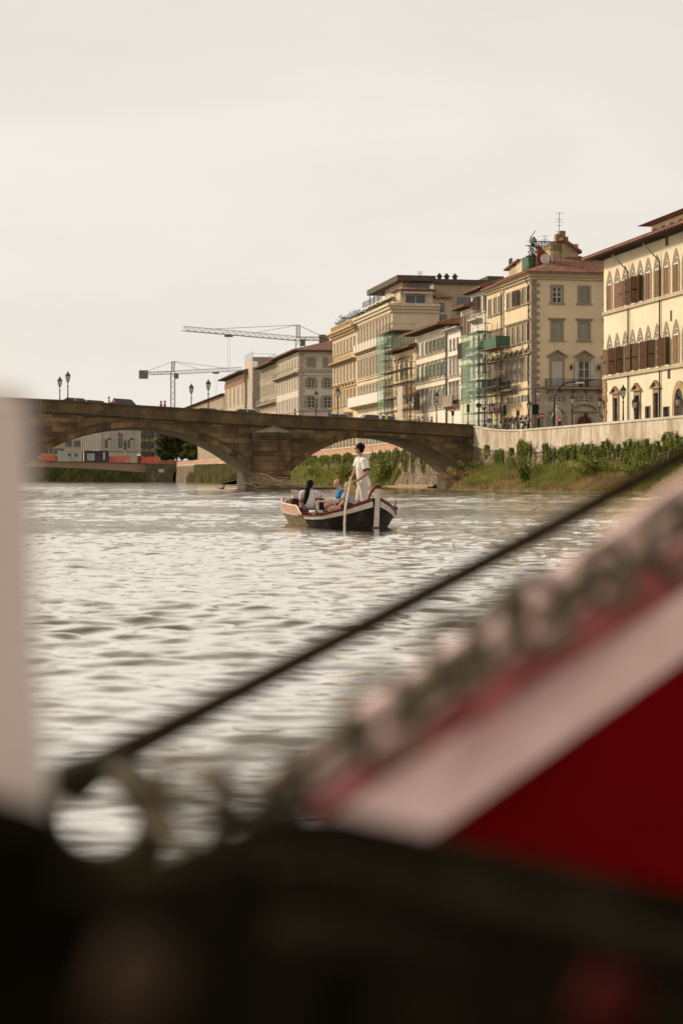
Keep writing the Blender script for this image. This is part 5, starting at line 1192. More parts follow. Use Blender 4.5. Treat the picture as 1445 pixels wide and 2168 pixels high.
# ------------------------------------------------------------------ scaffolds
net_g = M('green scaffold net', (.17, .36, .25), var=.25, scale=.5, trans=.66); net_b = M('beige scaffold sheet', (.50, .41, .33), var=.12, scale=.4, trans=.12)
def scaffold(label, xl, xr, x0, y_top, nets, zb=ZS, out=1.3, lift=2.0, x_ref=None):
    Dr, Dl = F * x0 / (xr - VX), F * x0 / (xl - VX); L_ = (Dl - Dr) / .98058; c = W(xr, HY, Dr); H = CH + (HY - y_top) * Dr / F - zb
    r = empty('scaffold', (c.x, c.y, zb), ROT_B, label, 'scaffold', 'scaffolds on the house fronts'); nb = max(1, round(L_ / 2.2)); nl = int(H / lift)
    for i in range(nb + 1):
        for o in (0, out): MB().tube([(L_ * i / nb, o, 0), (L_ * i / nb, o, H + (.9 if o else .3))], .036, 5).build('pole', M('scaffold steel', (.15, .125, .10)), r)
    for k in range(1, nl + 1):
        z = k * lift; m = MB()
        for o in (0, out): m.tube([(-.4, o, z), (L_ + .4, o, z)], .034, 5).tube([(-.2, o, z + 1.0), (L_ + .2, o, z + 1.0)], .026, 4)
        m.tube([(0, -.2, z), (0, out + .3, z)], .045, 5).tube([(0, -.2, z + 1), (0, out + .3, z + 1)], .035, 4).build('ledgers', MATS['scaffold steel'], r)
        MB().box(.05, L_ - .05, .1, out - .1, z + .05, z + .10).build('platform', M('scaffold plank', (.22, .16, .10)), r)
        if k % 2: MB().bar((0, out, z - lift), (0, 0, z), .05).build('brace', MATS['scaffold steel'], r)
    for kind, a0, a1, z0, z1, mt in nets:
        m = MB(); n = 10; rows = 14; vs = []
        for i in range(n + 1):
            for j in range(rows + 1):
                f, g_ = i / n, j / rows; wob = .05 * math.sin(f * 9 + g_ * 5) + .04 * math.sin(g_ * 23 + f * 3)
                if kind == 'end': vs.append((-.10 + wob, -.1 + (out + .2) * (a0 + (a1 - a0) * f), z0 * H + (z1 - z0) * H * g_))
                else: vs.append((L_ * (a0 + (a1 - a0) * f), out + .10 + wob, z0 * H + (z1 - z0) * H * g_))
        m.add(vs, [(i*(rows+1)+j, (i+1)*(rows+1)+j, (i+1)*(rows+1)+j+1, i*(rows+1)+j+1) for i in range(n) for j in range(rows)]); m.build('net', mt, r, smooth=True)
    return r, L_, H
scaffold('tall green netted scaffold in front of the yellow and white houses', 1003, 1036, 60.0, 701, [('end', 0, 1, 0, 1, net_g), ('front', 0, 1, .0, 1, net_g)], out=1.5)
r, L_, H = scaffold('open scaffold with a green walled platform on the corner palace', 1040, 1072, 60.6, 700, [], out=1.2)
zp = CH + (HY - 736) * (F * 60.6 / 1070) / F - ZS
MB().box(-.6, L_ + .4, -.2, 1.5, zp, zp + .15).build('platform', MATS['scaffold plank'], r); MB().box(-.6, L_ + .4, 1.5, 1.54, zp + .2, zp + 1.3).box(-.64, -.6, -.2, 1.5, zp + .2, zp + 1.3).build('platform_screen', M('dark green board', (.06, .13, .075), var=.2), r)
scaffold('slim far scaffold wrapped in green net beside the hotel', 815, 829.5, 60.0, 707, [('end', 0, 1, 0, 1, net_g), ('front', 0, 1, 0, 1, net_g)], out=1.2)
scaffold('bare brown scaffold across the small yellow house', 832, 877, 60.2, 770, [('front', .1, .35, .0, .75, net_b), ('end', 0, 1, .62, .74, M('rust net', (.42, .22, .15), trans=.3))], out=1.4)
r, L_, H = scaffold('green screened scaffold cage on the roof of the small yellow house', 842, 876, 63.0, 694, [('end', -.2, 1.2, .0, .62, net_g), ('front', 0, 1, 0, .5, net_g)], zb=ZS + b8.z(734, 877) + .4, out=3.5, lift=2.4)
scaffold('tower scaffold wrapped in pale sheeting between the far palaces', 565, 583, 68.6, 751, [('front', 0, 1, 0, .98, net_b), ('end', 0, 1, 0, .98, M('thin pale sheet', (.52, .44, .36), var=.12, trans=.45))], out=5.7, lift=2.6)

# ------------------------------------------------------------------ roof clutter, each on its own house
def antenna(par, a, y, z, h, label=None):
    m = MB().tube([(a, y, z), (a, y, z + h)], .035, 5)
    for k, (f, w) in enumerate(((.97, 1.0), (.8, .7), (.72, 1.1), (.62, .6), (.45, .8))):
        m.bar((a, y - w * .5, z + h * f), (a, y + w * .5, z + h * f), .03)
        for q in range(4): m.bar((a - .2, y - w * .5 + w * q / 3, z + h * f), (a + .2, y - w * .5 + w * q / 3, z + h * f), .02)
    m.build('antenna', iron, par)
antenna(b2.root, 9.0, -b2.ex(1235), H2 + 4.5, 4.3); antenna(b2.root, 7.0, -b2.ex(1192), H2 + 3.2, 2.4)
antenna(b9.root, 6, -6, H9 + 4.85, 1.2); antenna(b10.root, b10.L - 1, -3, H10 + .3, 3.2); antenna(b11.root, 8, -24, H11 + 4.5, 4)
m = MB().box(6.5, 11.5, -b2.ex(1262), -b2.ex(1205), H2 + 1.0, H2 + 4.6); rt = b2.part('roof_house', m, M('roof house plaster', (.44, .33, .19)))
MB().hexa([(5.8, -b2.ex(1266), H2 + 3.4), (12, -b2.ex(1266), H2 + 3.4), (12, -b2.ex(1225), H2 + 5.0), (5.8, -b2.ex(1225), H2 + 5.0), (5.8, -b2.ex(1266), H2 + 3.7), (12, -b2.ex(1266), H2 + 3.7), (12, -b2.ex(1225), H2 + 5.3), (5.8, -b2.ex(1225), H2 + 5.3)]).build('roof_house_roof', ROOF, rt)
for y_, h_ in ((1226, 5.9), (1234, 6.3), (1240, 5.6)): MB().box(7.5, 8.3, -b2.ex(y_) - .35, -b2.ex(y_) + .35, H2 + 4.0, H2 + h_).build('chimney', M('chimney brick', (.22, .15, .10), var=.25), rt)
m = MB().prism([(b2.ex(1160), H2 + .9), (b2.ex(1188), H2 + .9), (b2.ex(1188), H2 + 2.6), (b2.ex(1160), H2 + 4.0)], lambda u, v, w: (w, -u, v), 4.0, 4.6); rw_ = b2.part('red_roof_wall', m, M('red roof wall', (.20, .05, .035), var=.2))
MB().lathe([(.02, 0), (.45, .06), (.62, .16)], n=14).build('satellite_dish', M('dish grey', (.55, .5, .45)), b2.root, loc=(3.85, -b2.ex(1174), H2 + 2.3), rot=(R(0), R(-90), 0))
m = MB(); y0_, y1_ = -b2.ex(1154), -b2.ex(1214); zt_ = H2 + 4.55
m.bar((5, y0_, zt_), (5, y1_, zt_), .08).bar((8, y0_, zt_ - .1), (8, y1_, zt_ - .1), .08)
for k in range(26): yy = y0_ + (y1_ - y0_) * k / 25; m.bar((4.9, yy, zt_ + .05), (5.6, yy - .55, zt_ - 1.0), .045)
for k in range(4): yy = y0_ + (y1_ - y0_) * k / 3; m.bar((5, yy, H2 + .9), (5, yy, zt_), .07)
b2.part('roof_pergola', m, iron)
m = MB().tube([(3.5, -b2.ex(1143), H2 + .6), (3.5, -b2.ex(1143), H2 + 4.9), (3.5, -b2.ex(1152), H2 + 5.6)], .05, 5); b2.part('roof_pipe', m, iron)
C = np.stack([rng.normal(4.2, .22, 420), -b2.ex(1149.5) + rng.normal(0, .28, 420), H2 + .8 + 4.2 * rng.uniform(0, 1, 420) ** 1.2], 1); C[:, 1] += (C[:, 2] - H2 - 3) * -.06
leaves('climbing_plant', C, .16, far_leaf, parent=b2.root)
for k, (xa, xb, z0, z1, mt) in enumerate(((1076, 1092, .6, 2.6, 'roof house plaster'), (1092, 1108, .8, 3.0, 'pavilion plaster'), (1104, 1118, .4, 3.2, 'dark green board'))):
    sA, sB = b2.at(xb, 2.0), b2.at(xa, 2.0); MB().box(sA, sB, -3.4, -2.0, H2 + z0, H2 + z1).build('roof_shed', MATS[mt], b2.root)
for a_ in (b2.at(1078, 2.5), b2.at(1082, 2.5)): MB().tube([(a_, -2.5, H2 + 2.5), (a_, -2.5, H2 + 4.0)], .12, 6).build('chimney_pipe', iron, b2.root)
qa, qb = b2.at(1100, 2.0), b2.at(1071, 2.0); m = MB().hexa([(qa, -4, H2 + 3.0), (qb, -4, H2 + 2.4), (qb, -1.6, H2 + 2.4), (qa, -1.6, H2 + 3.0), (qa, -4, H2 + 3.2), (qb, -4, H2 + 2.6), (qb, -1.6, H2 + 2.6), (qa, -1.6, H2 + 3.2)]); b2.part('shed_roof', m, ROOF)
# planters on the hotel terraces
for k in range(9):
    a_ = 1.5 + (b10.L - 3) * k / 8; pl = MB().box(a_ - .4, a_ + .4, -1.2, -.6, H10 + .3, H10 + .9).build('planter', M('terracotta pot', (.28, .13, .08)), b10.root)
    C = rng.normal(size=(160, 3)) * np.array([.5, .4, .55]) + np.array([a_, -.9, H10 + 1.9 + .4 * math.sin(k * 2.3)]); leaves('shrub', C, .17, far_leaf, parent=pl)
for k in range(10):
    a_ = 1.0 + (b9.L - 2) * k / 9; C = rng.normal(size=(110, 3)) * np.array([.7, .22, .25]) + np.array([a_, -.4, H9 + .85]); leaves('planter_shrub', C, .15, far_leaf, parent=b9.root)
# tan block behind the row, with its dark roof
tb = empty('rear_block', W(985, HY, 290), ROT_B, 'tan block with flat dark roof rising behind the riverside houses', 'building'); tb.location.z = ZS; s_ = 290 / F; zt = CH + (HY - 602) * s_ - ZS
yl = lambda x: -((x - 985) * s_)
MB().box(0, 16, yl(1052), yl(915), 0, zt).build('wall', M('rear tan plaster', (.43, .33, .21), var=.1, stain=(.33, .25, .16), stain_amt=.4), tb); MB().box(-.6, 17, yl(1050), yl(912), zt + .003, zt + .75).build('roof_slab', MATS['dark brown fascia'], tb); MB().box(3, 10, yl(1080), yl(1044), zt + .76, zt + 1.9).build('roof_house', MATS['dark brown fascia'], tb)
for x in (934, 950, 968): MB().lathe([(.35, 0), (.35, .6), (.6, .7), (.1, 1.3)], (2, yl(x), zt + .75), 8).build('roof_vent', iron, tb)
MB().box(-.05, -.003, yl(1000), yl(966), zt - 5.2, zt - 2.2).build('window', M('grey glass', (.10, .10, .10)), tb)
lb = empty('rear_annex', W(937, HY, 272), ROT_B, 'small tan annex with red tiled lean-to roof beside the hotel end wall', 'building'); lb.location.z = ZS; s2 = 272 / F; zt2 = CH + (HY - 632) * s2 - ZS; y2 = lambda x: -((x - 937) * s2)
MB().box(0, 9, y2(956), y2(905), 0, zt2).build('wall', M('annex plaster', (.48, .38, .23), var=.1), lb); MB().hexa([(-.6, y2(958), zt2), (9, y2(958), zt2 + .9), (9, y2(920), zt2 + .9), (-.6, y2(920), zt2), (-.6, y2(958), zt2 + .2), (9, y2(958), zt2 + 2.2), (9, y2(920), zt2 + 2.2), (-.6, y2(920), zt2 + .2)]).build('roof', ROOF, lb)
for x, ya, yb_, w in ((933.5, 643, 658, 10), (938, 668, 685, 12)):
    za, zb = CH + (HY - yb_) * s2 - ZS, CH + (HY - ya) * s2 - ZS; w_ = MB().box(-.1, -.003, y2(x + w/2 + 1), y2(x - w/2 - 1), za - .1, zb + .1).build('window', iron, lb); MB().box(-.13, -.102, y2(x + w/2), y2(x - w/2), za, zb).build('pane', M('grey glass', (.10, .10, .10)), w_)
# ------------------------------------------------------------------ figures
def bake(m, name, mat, voxel=.012, it=5, parent=None, loc=(0, 0, 0), rot=(0, 0, 0)):
    o = put(name, m.mesh(name, mat, True), parent, loc, rot)
    md = o.modifiers.new('one skin', 'REMESH'); md.mode = 'VOXEL'; md.voxel_size = voxel; md.use_smooth_shade = True
    sm = o.modifiers.new('relax', 'SMOOTH'); sm.factor = .5; sm.iterations = it
    return o
V3 = Vector
skin = M('tanned skin', (.40, .20, .115), rough=.55, var=.08, spec=.35); skin2 = M('fair skin', (.52, .29, .19), rough=.55, var=.08, spec=.35)
def hand(m, wr, d, n, s=1.0, curl=.6, side=1):
    """wrist point, pointing direction, palm normal: palm, four bent fingers of different length, and a thumb off the side"""
    d = V3(d).normalized(); n = V3(n); n = (n - d * n.dot(d)).normalized(); u = d.cross(n).normalized()
    wr = V3(wr); m.cap(wr, wr + d * .05 * s, .026 * s, .032 * s); pc = wr + d * .085 * s
    for k in range(4):
        b = pc + u * (k - 1.5) * .019 * s; L_ = (.070, .080, .076, .060)[k] * s; d2 = (d * math.cos(curl) + n * math.sin(curl)).normalized(); d3 = (d * math.cos(curl * 2.3) + n * math.sin(curl * 2.3)).normalized()
        m.cap(wr + d * .04 * s + u * (k - 1.5) * .016 * s, b, .013 * s, .0105 * s, 6); m.cap(b, b + d2 * L_ * .5, .0105 * s, .0095 * s, 6); m.cap(b + d2 * L_ * .5, b + d2 * L_ * .5 + d3 * L_ * .5, .0095 * s, .008 * s, 6)
    t0 = wr + d * .03 * s + u * side * .026 * s; t1 = t0 + (d * .6 + u * side * .7 + n * .4).normalized() * .042 * s; m.cap(t0, t1, .014 * s, .012 * s, 6); m.cap(t1, t1 + (d * .8 + u * side * .15 + n * .7).normalized() * .034 * s, .012 * s, .009 * s, 6)
def head(m, c, f, s=1.0, up=None):
    """face towards f"""
    f = V3(f).normalized(); up = V3(up) if up else V3((0, 0, 1)); l = up.cross(f).normalized(); up = f.cross(l).normalized(); c = V3(c); Rm = Matrix((f, l, up)).transposed()
    m.blob(c + up * .025 * s, (.098 * s, .076 * s, .098 * s), 3, Rm); m.blob(c + f * .018 * s - up * .045 * s, (.074 * s, .060 * s, .080 * s), 3, Rm); m.cap(c + f * .05 * s - up * .085 * s, c + f * .066 * s - up * .095 * s, .026 * s, .020 * s, 8)
    m.cap(c + f * .086 * s + up * .015 * s, c + f * .112 * s - up * .026 * s, .009 * s, .016 * s, 6); m.cap(c + f * .088 * s - up * .055 * s - l * .018 * s, c + f * .088 * s - up * .055 * s + l * .018 * s, .010 * s, .010 * s, 6)
    for k in (-1, 1): m.blob(c + l * .077 * s * k - f * .008 * s - up * .005 * s, (.020 * s, .009 * s, .032 * s), 1, Rm); m.blob(c + f * .082 * s + up * .022 * s + l * k * .03 * s, (.012 * s, .02 * s, .009 * s), 1, Rm)
    return Rm
def figure(label, J, face, sk, hair_fn, wear, root_loc, voxel=.012, group=None, hands=True, cat='person'):
    """J: joints in metres from root_loc; wear: list of (name, material, function(mesh builder))"""
    m = MB(); J = {k: V3(v) for k, v in J.items()}
    Rm = head(m, J['head'], face); m.cap(J['neck'], J['head'] - V3((0, 0, .05)), .058, .052)
    m.cap(J['neck'], J['chest'], .085, .125, 12); m.cap(J['shl'], J['shr'], .068, .068, 10); m.cap(J['chest'], J['pelvis'], .125, .125, 12); m.cap(J['hpl'], J['hpr'], .095, .095, 10)
    for a in 'lr':
        m.cap(J['sh' + a], J['el' + a], .052, .042); m.cap(J['el' + a], J['wr' + a], .043, .028)
        m.cap(J['hp' + a], J['kn' + a], .088, .060); m.cap(J['kn' + a], J['kn' + a].lerp(J['an' + a], .35), .056, .058); m.cap(J['kn' + a].lerp(J['an' + a], .35), J['an' + a], .058, .036); m.cap(J['an' + a], J['to' + a], .042, .032)
        if hands:
            d = J.get('hd' + a, J['wr' + a] - J['el' + a]); hand(m, J['wr' + a], d, J.get('hn' + a, V3((0, 0, -1))), 1.0, J.get('cu' + a, V3((.7, 0, 0))).x, 1 if a == 'l' else -1)
        else: m.blob(J['wr' + a], .04, 1)
    b = bake(m, 'person', sk, voxel, 4, None, root_loc); tag(b, label, cat, group)
    if hair_fn:
        h = MB(); hm = hair_fn(h, J['head'], Rm); bake(h, 'hair', hm, max(.014, voxel), 3, b)
    for nm, mt, fn in wear:
        w = MB(); fn(w, J); bake(w, nm, mt, max(.014, voxel), 4, b)
    return b
def tee(J_len=1.0, sl=.55, r=.02, hem=None, rad=.135):
    def f(w, J):
        hemp = J['pelvis'] if hem is None else J['chest'].lerp(J['pelvis'], hem)
        w.cap(J['neck'] - V3((0, 0, .035)), J['chest'], .085 + r, rad + .012, 12); w.cap(J['shl'], J['shr'], .072 + r, .072 + r, 12); w.cap(J['chest'], hemp, rad + .012, rad + .022, 14)
        for a in 'lr':
            e = J['sh' + a].lerp(J['el' + a], sl); d = (J['el' + a] - J['sh' + a]).normalized(); w.tube([J['sh' + a], J['sh' + a].lerp(e, .5), e], [.066 + r, .066 + r, .070 + r], 12)
    return f
def shorts(f_=.75, r=.03):
    def f(w, J):
        w.cap(J['hpl'] + V3((0, 0, .06)), J['hpr'] + V3((0, 0, .06)), .115 + r * .4, .115 + r * .4, 12); w.cap(J['hpl'], J['hpr'], .105 + r, .105 + r, 12)
        for a in 'lr': e = J['hp' + a].lerp(J['kn' + a], f_); w.tube([J['hp' + a], J['hp' + a].lerp(e, .5), e], [.098 + r, .092 + r, .085 + r], 12)
    return f
dark_hair = M('dark brown hair', (.012, .008, .005), spec=.12, rough=.8, var=.3, scale=40, bump=.6, bscale=60)
def hair_short(mat, k=1.0, curl=0.0):
    def f(h, c, Rm):
        fx, l, up = Rm.col[0], Rm.col[1], Rm.col[2]; h.blob(c + up * .052 * k - fx * .022, (.104 * k, .089 * k, .090 * k), 3, Rm); h.blob(c - fx * .055 - up * .005, (.062, .078, .085), 3, Rm)
        if curl:
            rr = random.Random(4)
            for _ in range(46):
                v = V3((rr.gauss(-.25, .8), rr.gauss(0, 1), rr.gauss(.55, .6))).normalized(); h.blob(c + up * .05 - fx * .018 + Rm @ V3((v.x * .102, v.y * .088, v.z * .092)), .022 * rr.uniform(.8, 1.3), 1)
        return mat
    return f

# small figures on the bridge and along the quay
cloth = [M('white cotton', (.70, .66, .60), var=.08), M('black cotton', (.03, .028, .026)), M('rose cotton', (.48, .20, .18)), M('navy cotton', (.05, .06, .10)), M('red cotton', (.38, .06, .05)), M('hi vis yellow', (.60, .62, .08)), M('khaki cotton', (.30, .25, .17))]
def passer(label, foot, ang, top, bot, hair=dark_hair, h=1.7, stride=.18, group='people along the river'):
    k = h / 1.72; fwd = V3((math.cos(ang), math.sin(ang), 0)); lf = V3((-math.sin(ang), math.cos(ang), 0))
    def p(f, l, z): return fwd * f * k + lf * l * k + V3((0, 0, z * k))
    s_ = stride
    J = dict(head=p(.03, 0, 1.60), neck=p(0, 0, 1.44), chest=p(0, 0, 1.26), pelvis=p(-.02, 0, .98), shl=p(0, .17, 1.40), shr=p(0, -.17, 1.40), ell=p(-.06, .23, 1.12), elr=p(.04, -.23, 1.12), wrl=p(.04, .25, .90), wrr=p(.18, -.22, .95),
             hpl=p(0, .09, .92), hpr=p(0, -.09, .92), knl=p(s_ * .6 + .03, .09, .50), knr=p(-s_ * .4 + .03, -.09, .50), anl=p(s_, .09, .08), anr=p(-s_ * 1.2, -.09, .09), tol=p(s_ + .15, .10, .04), tor=p(-s_ * 1.2 + .14, -.10, .035))
    return figure(label, J, fwd, skin2, hair_short(hair), [('shirt', top, tee()), ('trousers', bot, shorts(.95 if random.random() < .5 else 1.0, .022))], foot, voxel=.022, group=group)
def deck(x, back=2.0):      # a point on the old bridge: photo x, metres behind the near face
    t = bt(x); P0 = Vector((XB0.x, 185.0, 0)); Y = P0 + BRX * t + UD * back; Y = Y + BRX * ((back * .0))
    # shift along so that the point still shows at photo x
    k = (x - CX) / F; t2 = (Y.x - k * Y.y) / (.98058 - .19612 * k); Y = Y + BRX * t2; Y.z = ztop(t + t2) - 1.04; return Y
PI = math.pi
for x, bk, ang, tp, bo, h, lab in ((231, 1.2, PI, cloth[0], cloth[6], 1.74, 'dark haired person in a pale top beside the dark car on the bridge'), (242, 1.3, PI, cloth[2], cloth[1], 1.64, 'shorter person in rose right behind the dark haired one on the bridge'),
        (341, 1.2, 0, cloth[4], cloth[1], 1.68, 'person in red of the pair walking on the bridge'), (349, 1.3, 0, cloth[2], cloth[3], 1.74, 'taller person in rose of the pair walking on the bridge'), (624, 1.1, PI, cloth[2], cloth[0], 1.74, 'person in rose above the pier of the bridge'),
        (697, 1.0, 0, cloth[1], cloth[1], 1.76, 'person in black leaning by the silver car on the bridge'), (806, 1.0, PI, cloth[0], cloth[3], 1.72, 'person in white right of the silver van'), (818, 1.2, 0, cloth[5], cloth[3], 1.74, 'person in a yellow safety vest on the bridge'), (833, 1.1, PI, cloth[3], cloth[3], 1.70, 'person in navy beside the far green scaffold'),
        (885, 1.1, PI, cloth[2], cloth[1], 1.70, 'person in rose left of the pale shirted one at the bridge end'), (893, 1.3, PI, cloth[0], cloth[1], 1.66, 'person in a pale shirt at the bridge end'), (913, 1.2, 0, cloth[4], cloth[6], 1.72, 'person in red beside the lamp at the bridge end')):
    passer(lab, deck(x, bk), ang, tp, bo, h=h)
def street_pt(x, D, z=ZS + .0): p = W(x, HY, D); return Vector((p.x, p.y, z))
for x, D, ang, tp, bo, h, lab in ((1058, 186, 2.6, cloth[0], cloth[1], 1.74, 'person in white leaning forward at the corner'), (1069, 189, PI, cloth[1], cloth[1], 1.86, 'tall person in black at the corner'), (1079, 185, 2.9, cloth[3], cloth[3], 1.62, 'person in navy with red hair near the corner'), (1104, 184, .4, cloth[0], cloth[3], 1.68, 'person in a white shirt below the red traffic light'), (1085, 186, PI, cloth[0], cloth[6], 1.66, 'person in white behind the red haired one')):
    passer(lab, street_pt(x, D, 5.62), ang, tp, bo, hair=dark_hair if x != 1079 else M('red hair', (.20, .07, .03)), h=h)
mb = MB().prism([street_pt(1066, 176).xy, street_pt(1130, 176).xy, street_pt(1200, 196).xy, street_pt(1012, 200).xy, street_pt(1024, 188).xy], lambda u, v, w: (u, v, w), ZS + .004, 5.62); tag(mb.build('raised_pavement', MATS['paving stone']), kind='structure')

# ------------------------------------------------------------------ street lamps
lamp_glass = M('lantern glass', (.62, .55, .44), rough=.25, var=.1, spec=.5)
def lamp_meshes():
    g_ = {}
    g_['base'] = MB().lathe([(.26, 0), (.26, .12), (.2, .18), (.2, .5), (.13, .62), (.15, .7), (.1, .8)], n=10).mesh('base', iron, True)
    g_['lantern'] = MB().lathe([(.05, 0), (.10, .05), (.17, .12), (.26, .62)], n=6).mesh('lantern', lamp_glass)
    m = MB()
    for k in range(6): a = 2 * PI * (k + .5) / 6; m.bar((.175 * math.cos(a), .175 * math.sin(a), .11), (.27 * math.cos(a), .27 * math.sin(a), .63), .03)
    m.lathe([(.07, -.08), (.12, .0), (.13, .06)], n=8); g_['lantern_frame'] = m.mesh('lantern_frame', iron)
    g_['lantern_roof'] = MB().lathe([(.30, .62), (.31, .67), (.20, .86), (.10, .92), (.11, .98), (.05, 1.02), (.03, 1.16)], n=6).mesh('lantern_roof', iron)
    return g_
LM = lamp_meshes()
def lantern(root, z, x=0, y=0, s=1.0):
    for k in ('lantern', 'lantern_frame', 'lantern_roof'): put(k, LM[k], root, (x, y, z), scale=(s, s, s))
def lamp(label, foot, ztop_, group='street lamps', s=1.0):
    h = ztop_ - foot.z - 1.16 * s; r = empty('street_lamp', foot, 0, label, 'street lamp', group); put('base', LM['base'], r, scale=(s, s, s))
    MB().lathe([(.085, .78), (.06, h * .6), (.055, h - .5), (.10, h - .46), (.10, h - .40), (.05, h - .36), (.05, h)], n=8).build('post', iron, r, smooth=True); lantern(r, h, s=s); return r
for x, yt, bk, lab in ((144, 785, .8, 'near lamp of the leftmost pair on the bridge'), (127, 796, 11.2, 'far lamp of the leftmost pair on the bridge'), (441, 802, .8, 'near lamp of the pair left of the silver car'), (405, 811, 11.2, 'far lamp of the pair left of the silver car'),
        (715, 818, .8, 'near lamp in front of the old hotel wing'), (669, 825, 11.2, 'far lamp in front of the grey corner building'), (923.6, 828, .8, 'near lamp in front of the green shuttered house'), (867, 839, 11.2, 'far lamp beside the bare scaffold')):
    p = deck(x, bk); lamp(lab, p, W(x, yt, p.y).z, 'lamps on the bridge')
for x, D, yt, z, lab in ((1318, 150, 814, 5.34, 'tall lamp on the pavement before the gothic palace'), (1210, 172, 833, ZS, 'lamp in front of the arched red door'), (1119, 186, 846, 5.62, 'lamp beside the corner palace quoins'), (1040, 188, 850, 5.62, 'lamp below the green walled platform')):
    p = street_pt(x, D, z); lamp(lab, p, W(x, yt, D).z, 'lamps along the quay')
# bracket lanterns on the gothic palace
for x, yt, lab in ((1268, 838, 'bracket lantern at the far corner of the gothic palace'), (1342, 840, 'bracket lantern beside the second pedimented window'), (1433, 833, 'bracket lantern beside the arched palace doorway')):
    D = F * 60 / (x + 8 - VX); wp = W(x + 8, yt, D); out = 1.6; p = wp - VD * out; p = W(x, yt, p.y)
    r = empty('bracket_lamp', (p.x, p.y, p.z - 1.16), 0, lab, 'wall lamp', 'wall lamps'); lantern(r, 0)
    wl = wp - Vector(r.location); m = MB().tube([(0, 0, -.05), (0, 0, -.5), (wl.x * .4, wl.y * .4, -.95), (wl.x, wl.y, -.8)], .04, 6)
    for k in range(14): a = k * .55; m.bar((wl.x * (.75 + .2 * math.cos(a) * (1 - k / 18)), wl.y * (.75 + .2 * math.cos(a) * (1 - k / 18)), -1.0 + .28 * math.sin(a) * (1 - k / 18)), (wl.x * (.75 + .2 * math.cos(a + .55) * (1 - (k + 1) / 18)), wl.y * (.75 + .2 * math.cos(a + .55) * (1 - (k + 1) / 18)), -1.0 + .28 * math.sin(a + .55) * (1 - (k + 1) / 18)), .035)
    m.build('scroll_bracket', iron, r)
# curved arm lamp
p = street_pt(1172.5, 168); r = empty('arm_lamp', p, 0, 'tall dark pole bending right over the square', 'street lamp'); k = 168 / F; zz = lambda y: CH + (HY - y) * k - ZS; xx = lambda x: (x - 1172.5) * k
MB().tube([(0, 0, 0), (0, 0, zz(850)), (xx(1174), 0, zz(835)), (xx(1179), 0, zz(824)), (xx(1190), 0, zz(814)), (xx(1203), 0, zz(809)), (xx(1225), 0, zz(807)), (xx(1258), 0, zz(804.5))], [.11, .09, .085, .085, .08, .075, .07, .05], 8).build('pole', iron, r, smooth=True)
MB().box(xx(1218), xx(1235), -.15, .15, zz(812), zz(808.5)).build('lamp_head', white_wood, r)
# stone statue in the square
st = empty('stone_statue', street_pt(1178, 180), 0, 'pale stone statue of a standing man in a long coat on a plinth', 'statue'); k = 180 / F; zt = CH + (HY - 858) * k - ZS; m = MB()
m.box(-.7, .7, -.7, .7, 0, zt - 2.5).box(-.85, .85, -.85, .85, zt - 2.497, zt - 2.3); m.build('plinth', M('marble plate', (.48, .42, .35)), st); m = MB(); z = zt - 2.3
m.cap((-.15, 0, z + .1), (-.1, 0, z + 1.0), .12, .16).cap((.18, -.1, z + .1), (.12, 0, z + 1.0), .12, .16).cap((0, .08, z + .5), (0, .02, z + 1.6), .34, .26).cap((0, 0, z + 1.3), (0, 0, z + 1.75), .26, .24).cap((-.25, 0, z + 1.75), (-.45, -.05, z + 1.25), .10, .08).cap((-.45, -.05, z + 1.25), (-.62, -.2, z + 1.0), .08, .05).cap((.25, 0, z + 1.75), (.42, -.05, z + 1.25), .10, .08).cap((.42, -.05, z + 1.25), (.38, -.25, z + .95), .08, .05).cap((0, 0, z + 1.8), (0, 0, z + 2.05), .09, .08).blob((0, -.02, z + 2.14), (.13, .15, .17)).cap((-.2, -.03, z + 2.24), (.2, -.03, z + 2.24), .05, .05)
bake(m, 'figure', M('weathered marble', (.52, .45, .37), var=.2, scale=4), .03, 3, st)
# ------------------------------------------------------------------ traffic lights and signs
redl = bpy.data.materials.new('red signal light'); redl.use_nodes = True; q_ = redl.node_tree.nodes['Principled BSDF']; q_.inputs['Base Color'].default_value = (.5, .03, .02, 1); q_.inputs['Emission Color'].default_value = (1, .08, .04, 1); q_.inputs['Emission Strength'].default_value = 1.6
def pole_thing(name, label, cat, x, D, z, ytop, group=None):
    p = street_pt(x, D, z); r = empty(name, p, 0, label, cat, group); h = CH + (HY - ytop) * D / F - z; MB().tube([(0, 0, 0), (0, 0, h)], .06, 7).build('pole', iron, r); return r, h, D / F
def signal(label, x, D, z, ytop, ybot, lit=False, side=.0):
    r, h, k = pole_thing('traffic_light', label, 'traffic light', x, D, z, ytop, 'traffic lights'); z0, z1 = CH + (HY - ybot) * k - z, CH + (HY - ytop) * k - z
    MB().box(-.16 + side, .16 + side, -.35, -.08, z0, z1).build('housing', M('signal black', (.012, .012, .012)), r)
    for i in range(3):
        zc = z1 - (z1 - z0) * (i + .5) / 3; MB().lathe([(.12, 0), (.12, .02)], n=10).build('lens', redl if (i == 0 and lit) else M('dark lens', (.03, .04, .03), rough=.2), r, loc=(side, -.352, zc), rot=(R(90), 0, 0))
        MB().tube([(side - .14, -.36, zc), (side - .10, -.42, zc + .11), (side, -.45, zc + .15), (side + .10, -.42, zc + .11), (side + .14, -.36, zc)], .02, 4).build('visor', MATS['signal black'], r)
signal('traffic light showing red in front of the mezzanine shutters', 1095, 184, 5.62, 866, 880, True); signal('traffic light showing red at the bridge end left of the white awning', 957.5, 196, 6.1, 866, 880, True); signal('unlit traffic light right of the white awning', 990, 196, 6.1, 856, 873); signal('unlit traffic light at the scaffold foot', 1067, 188, 5.62, 857, 880)
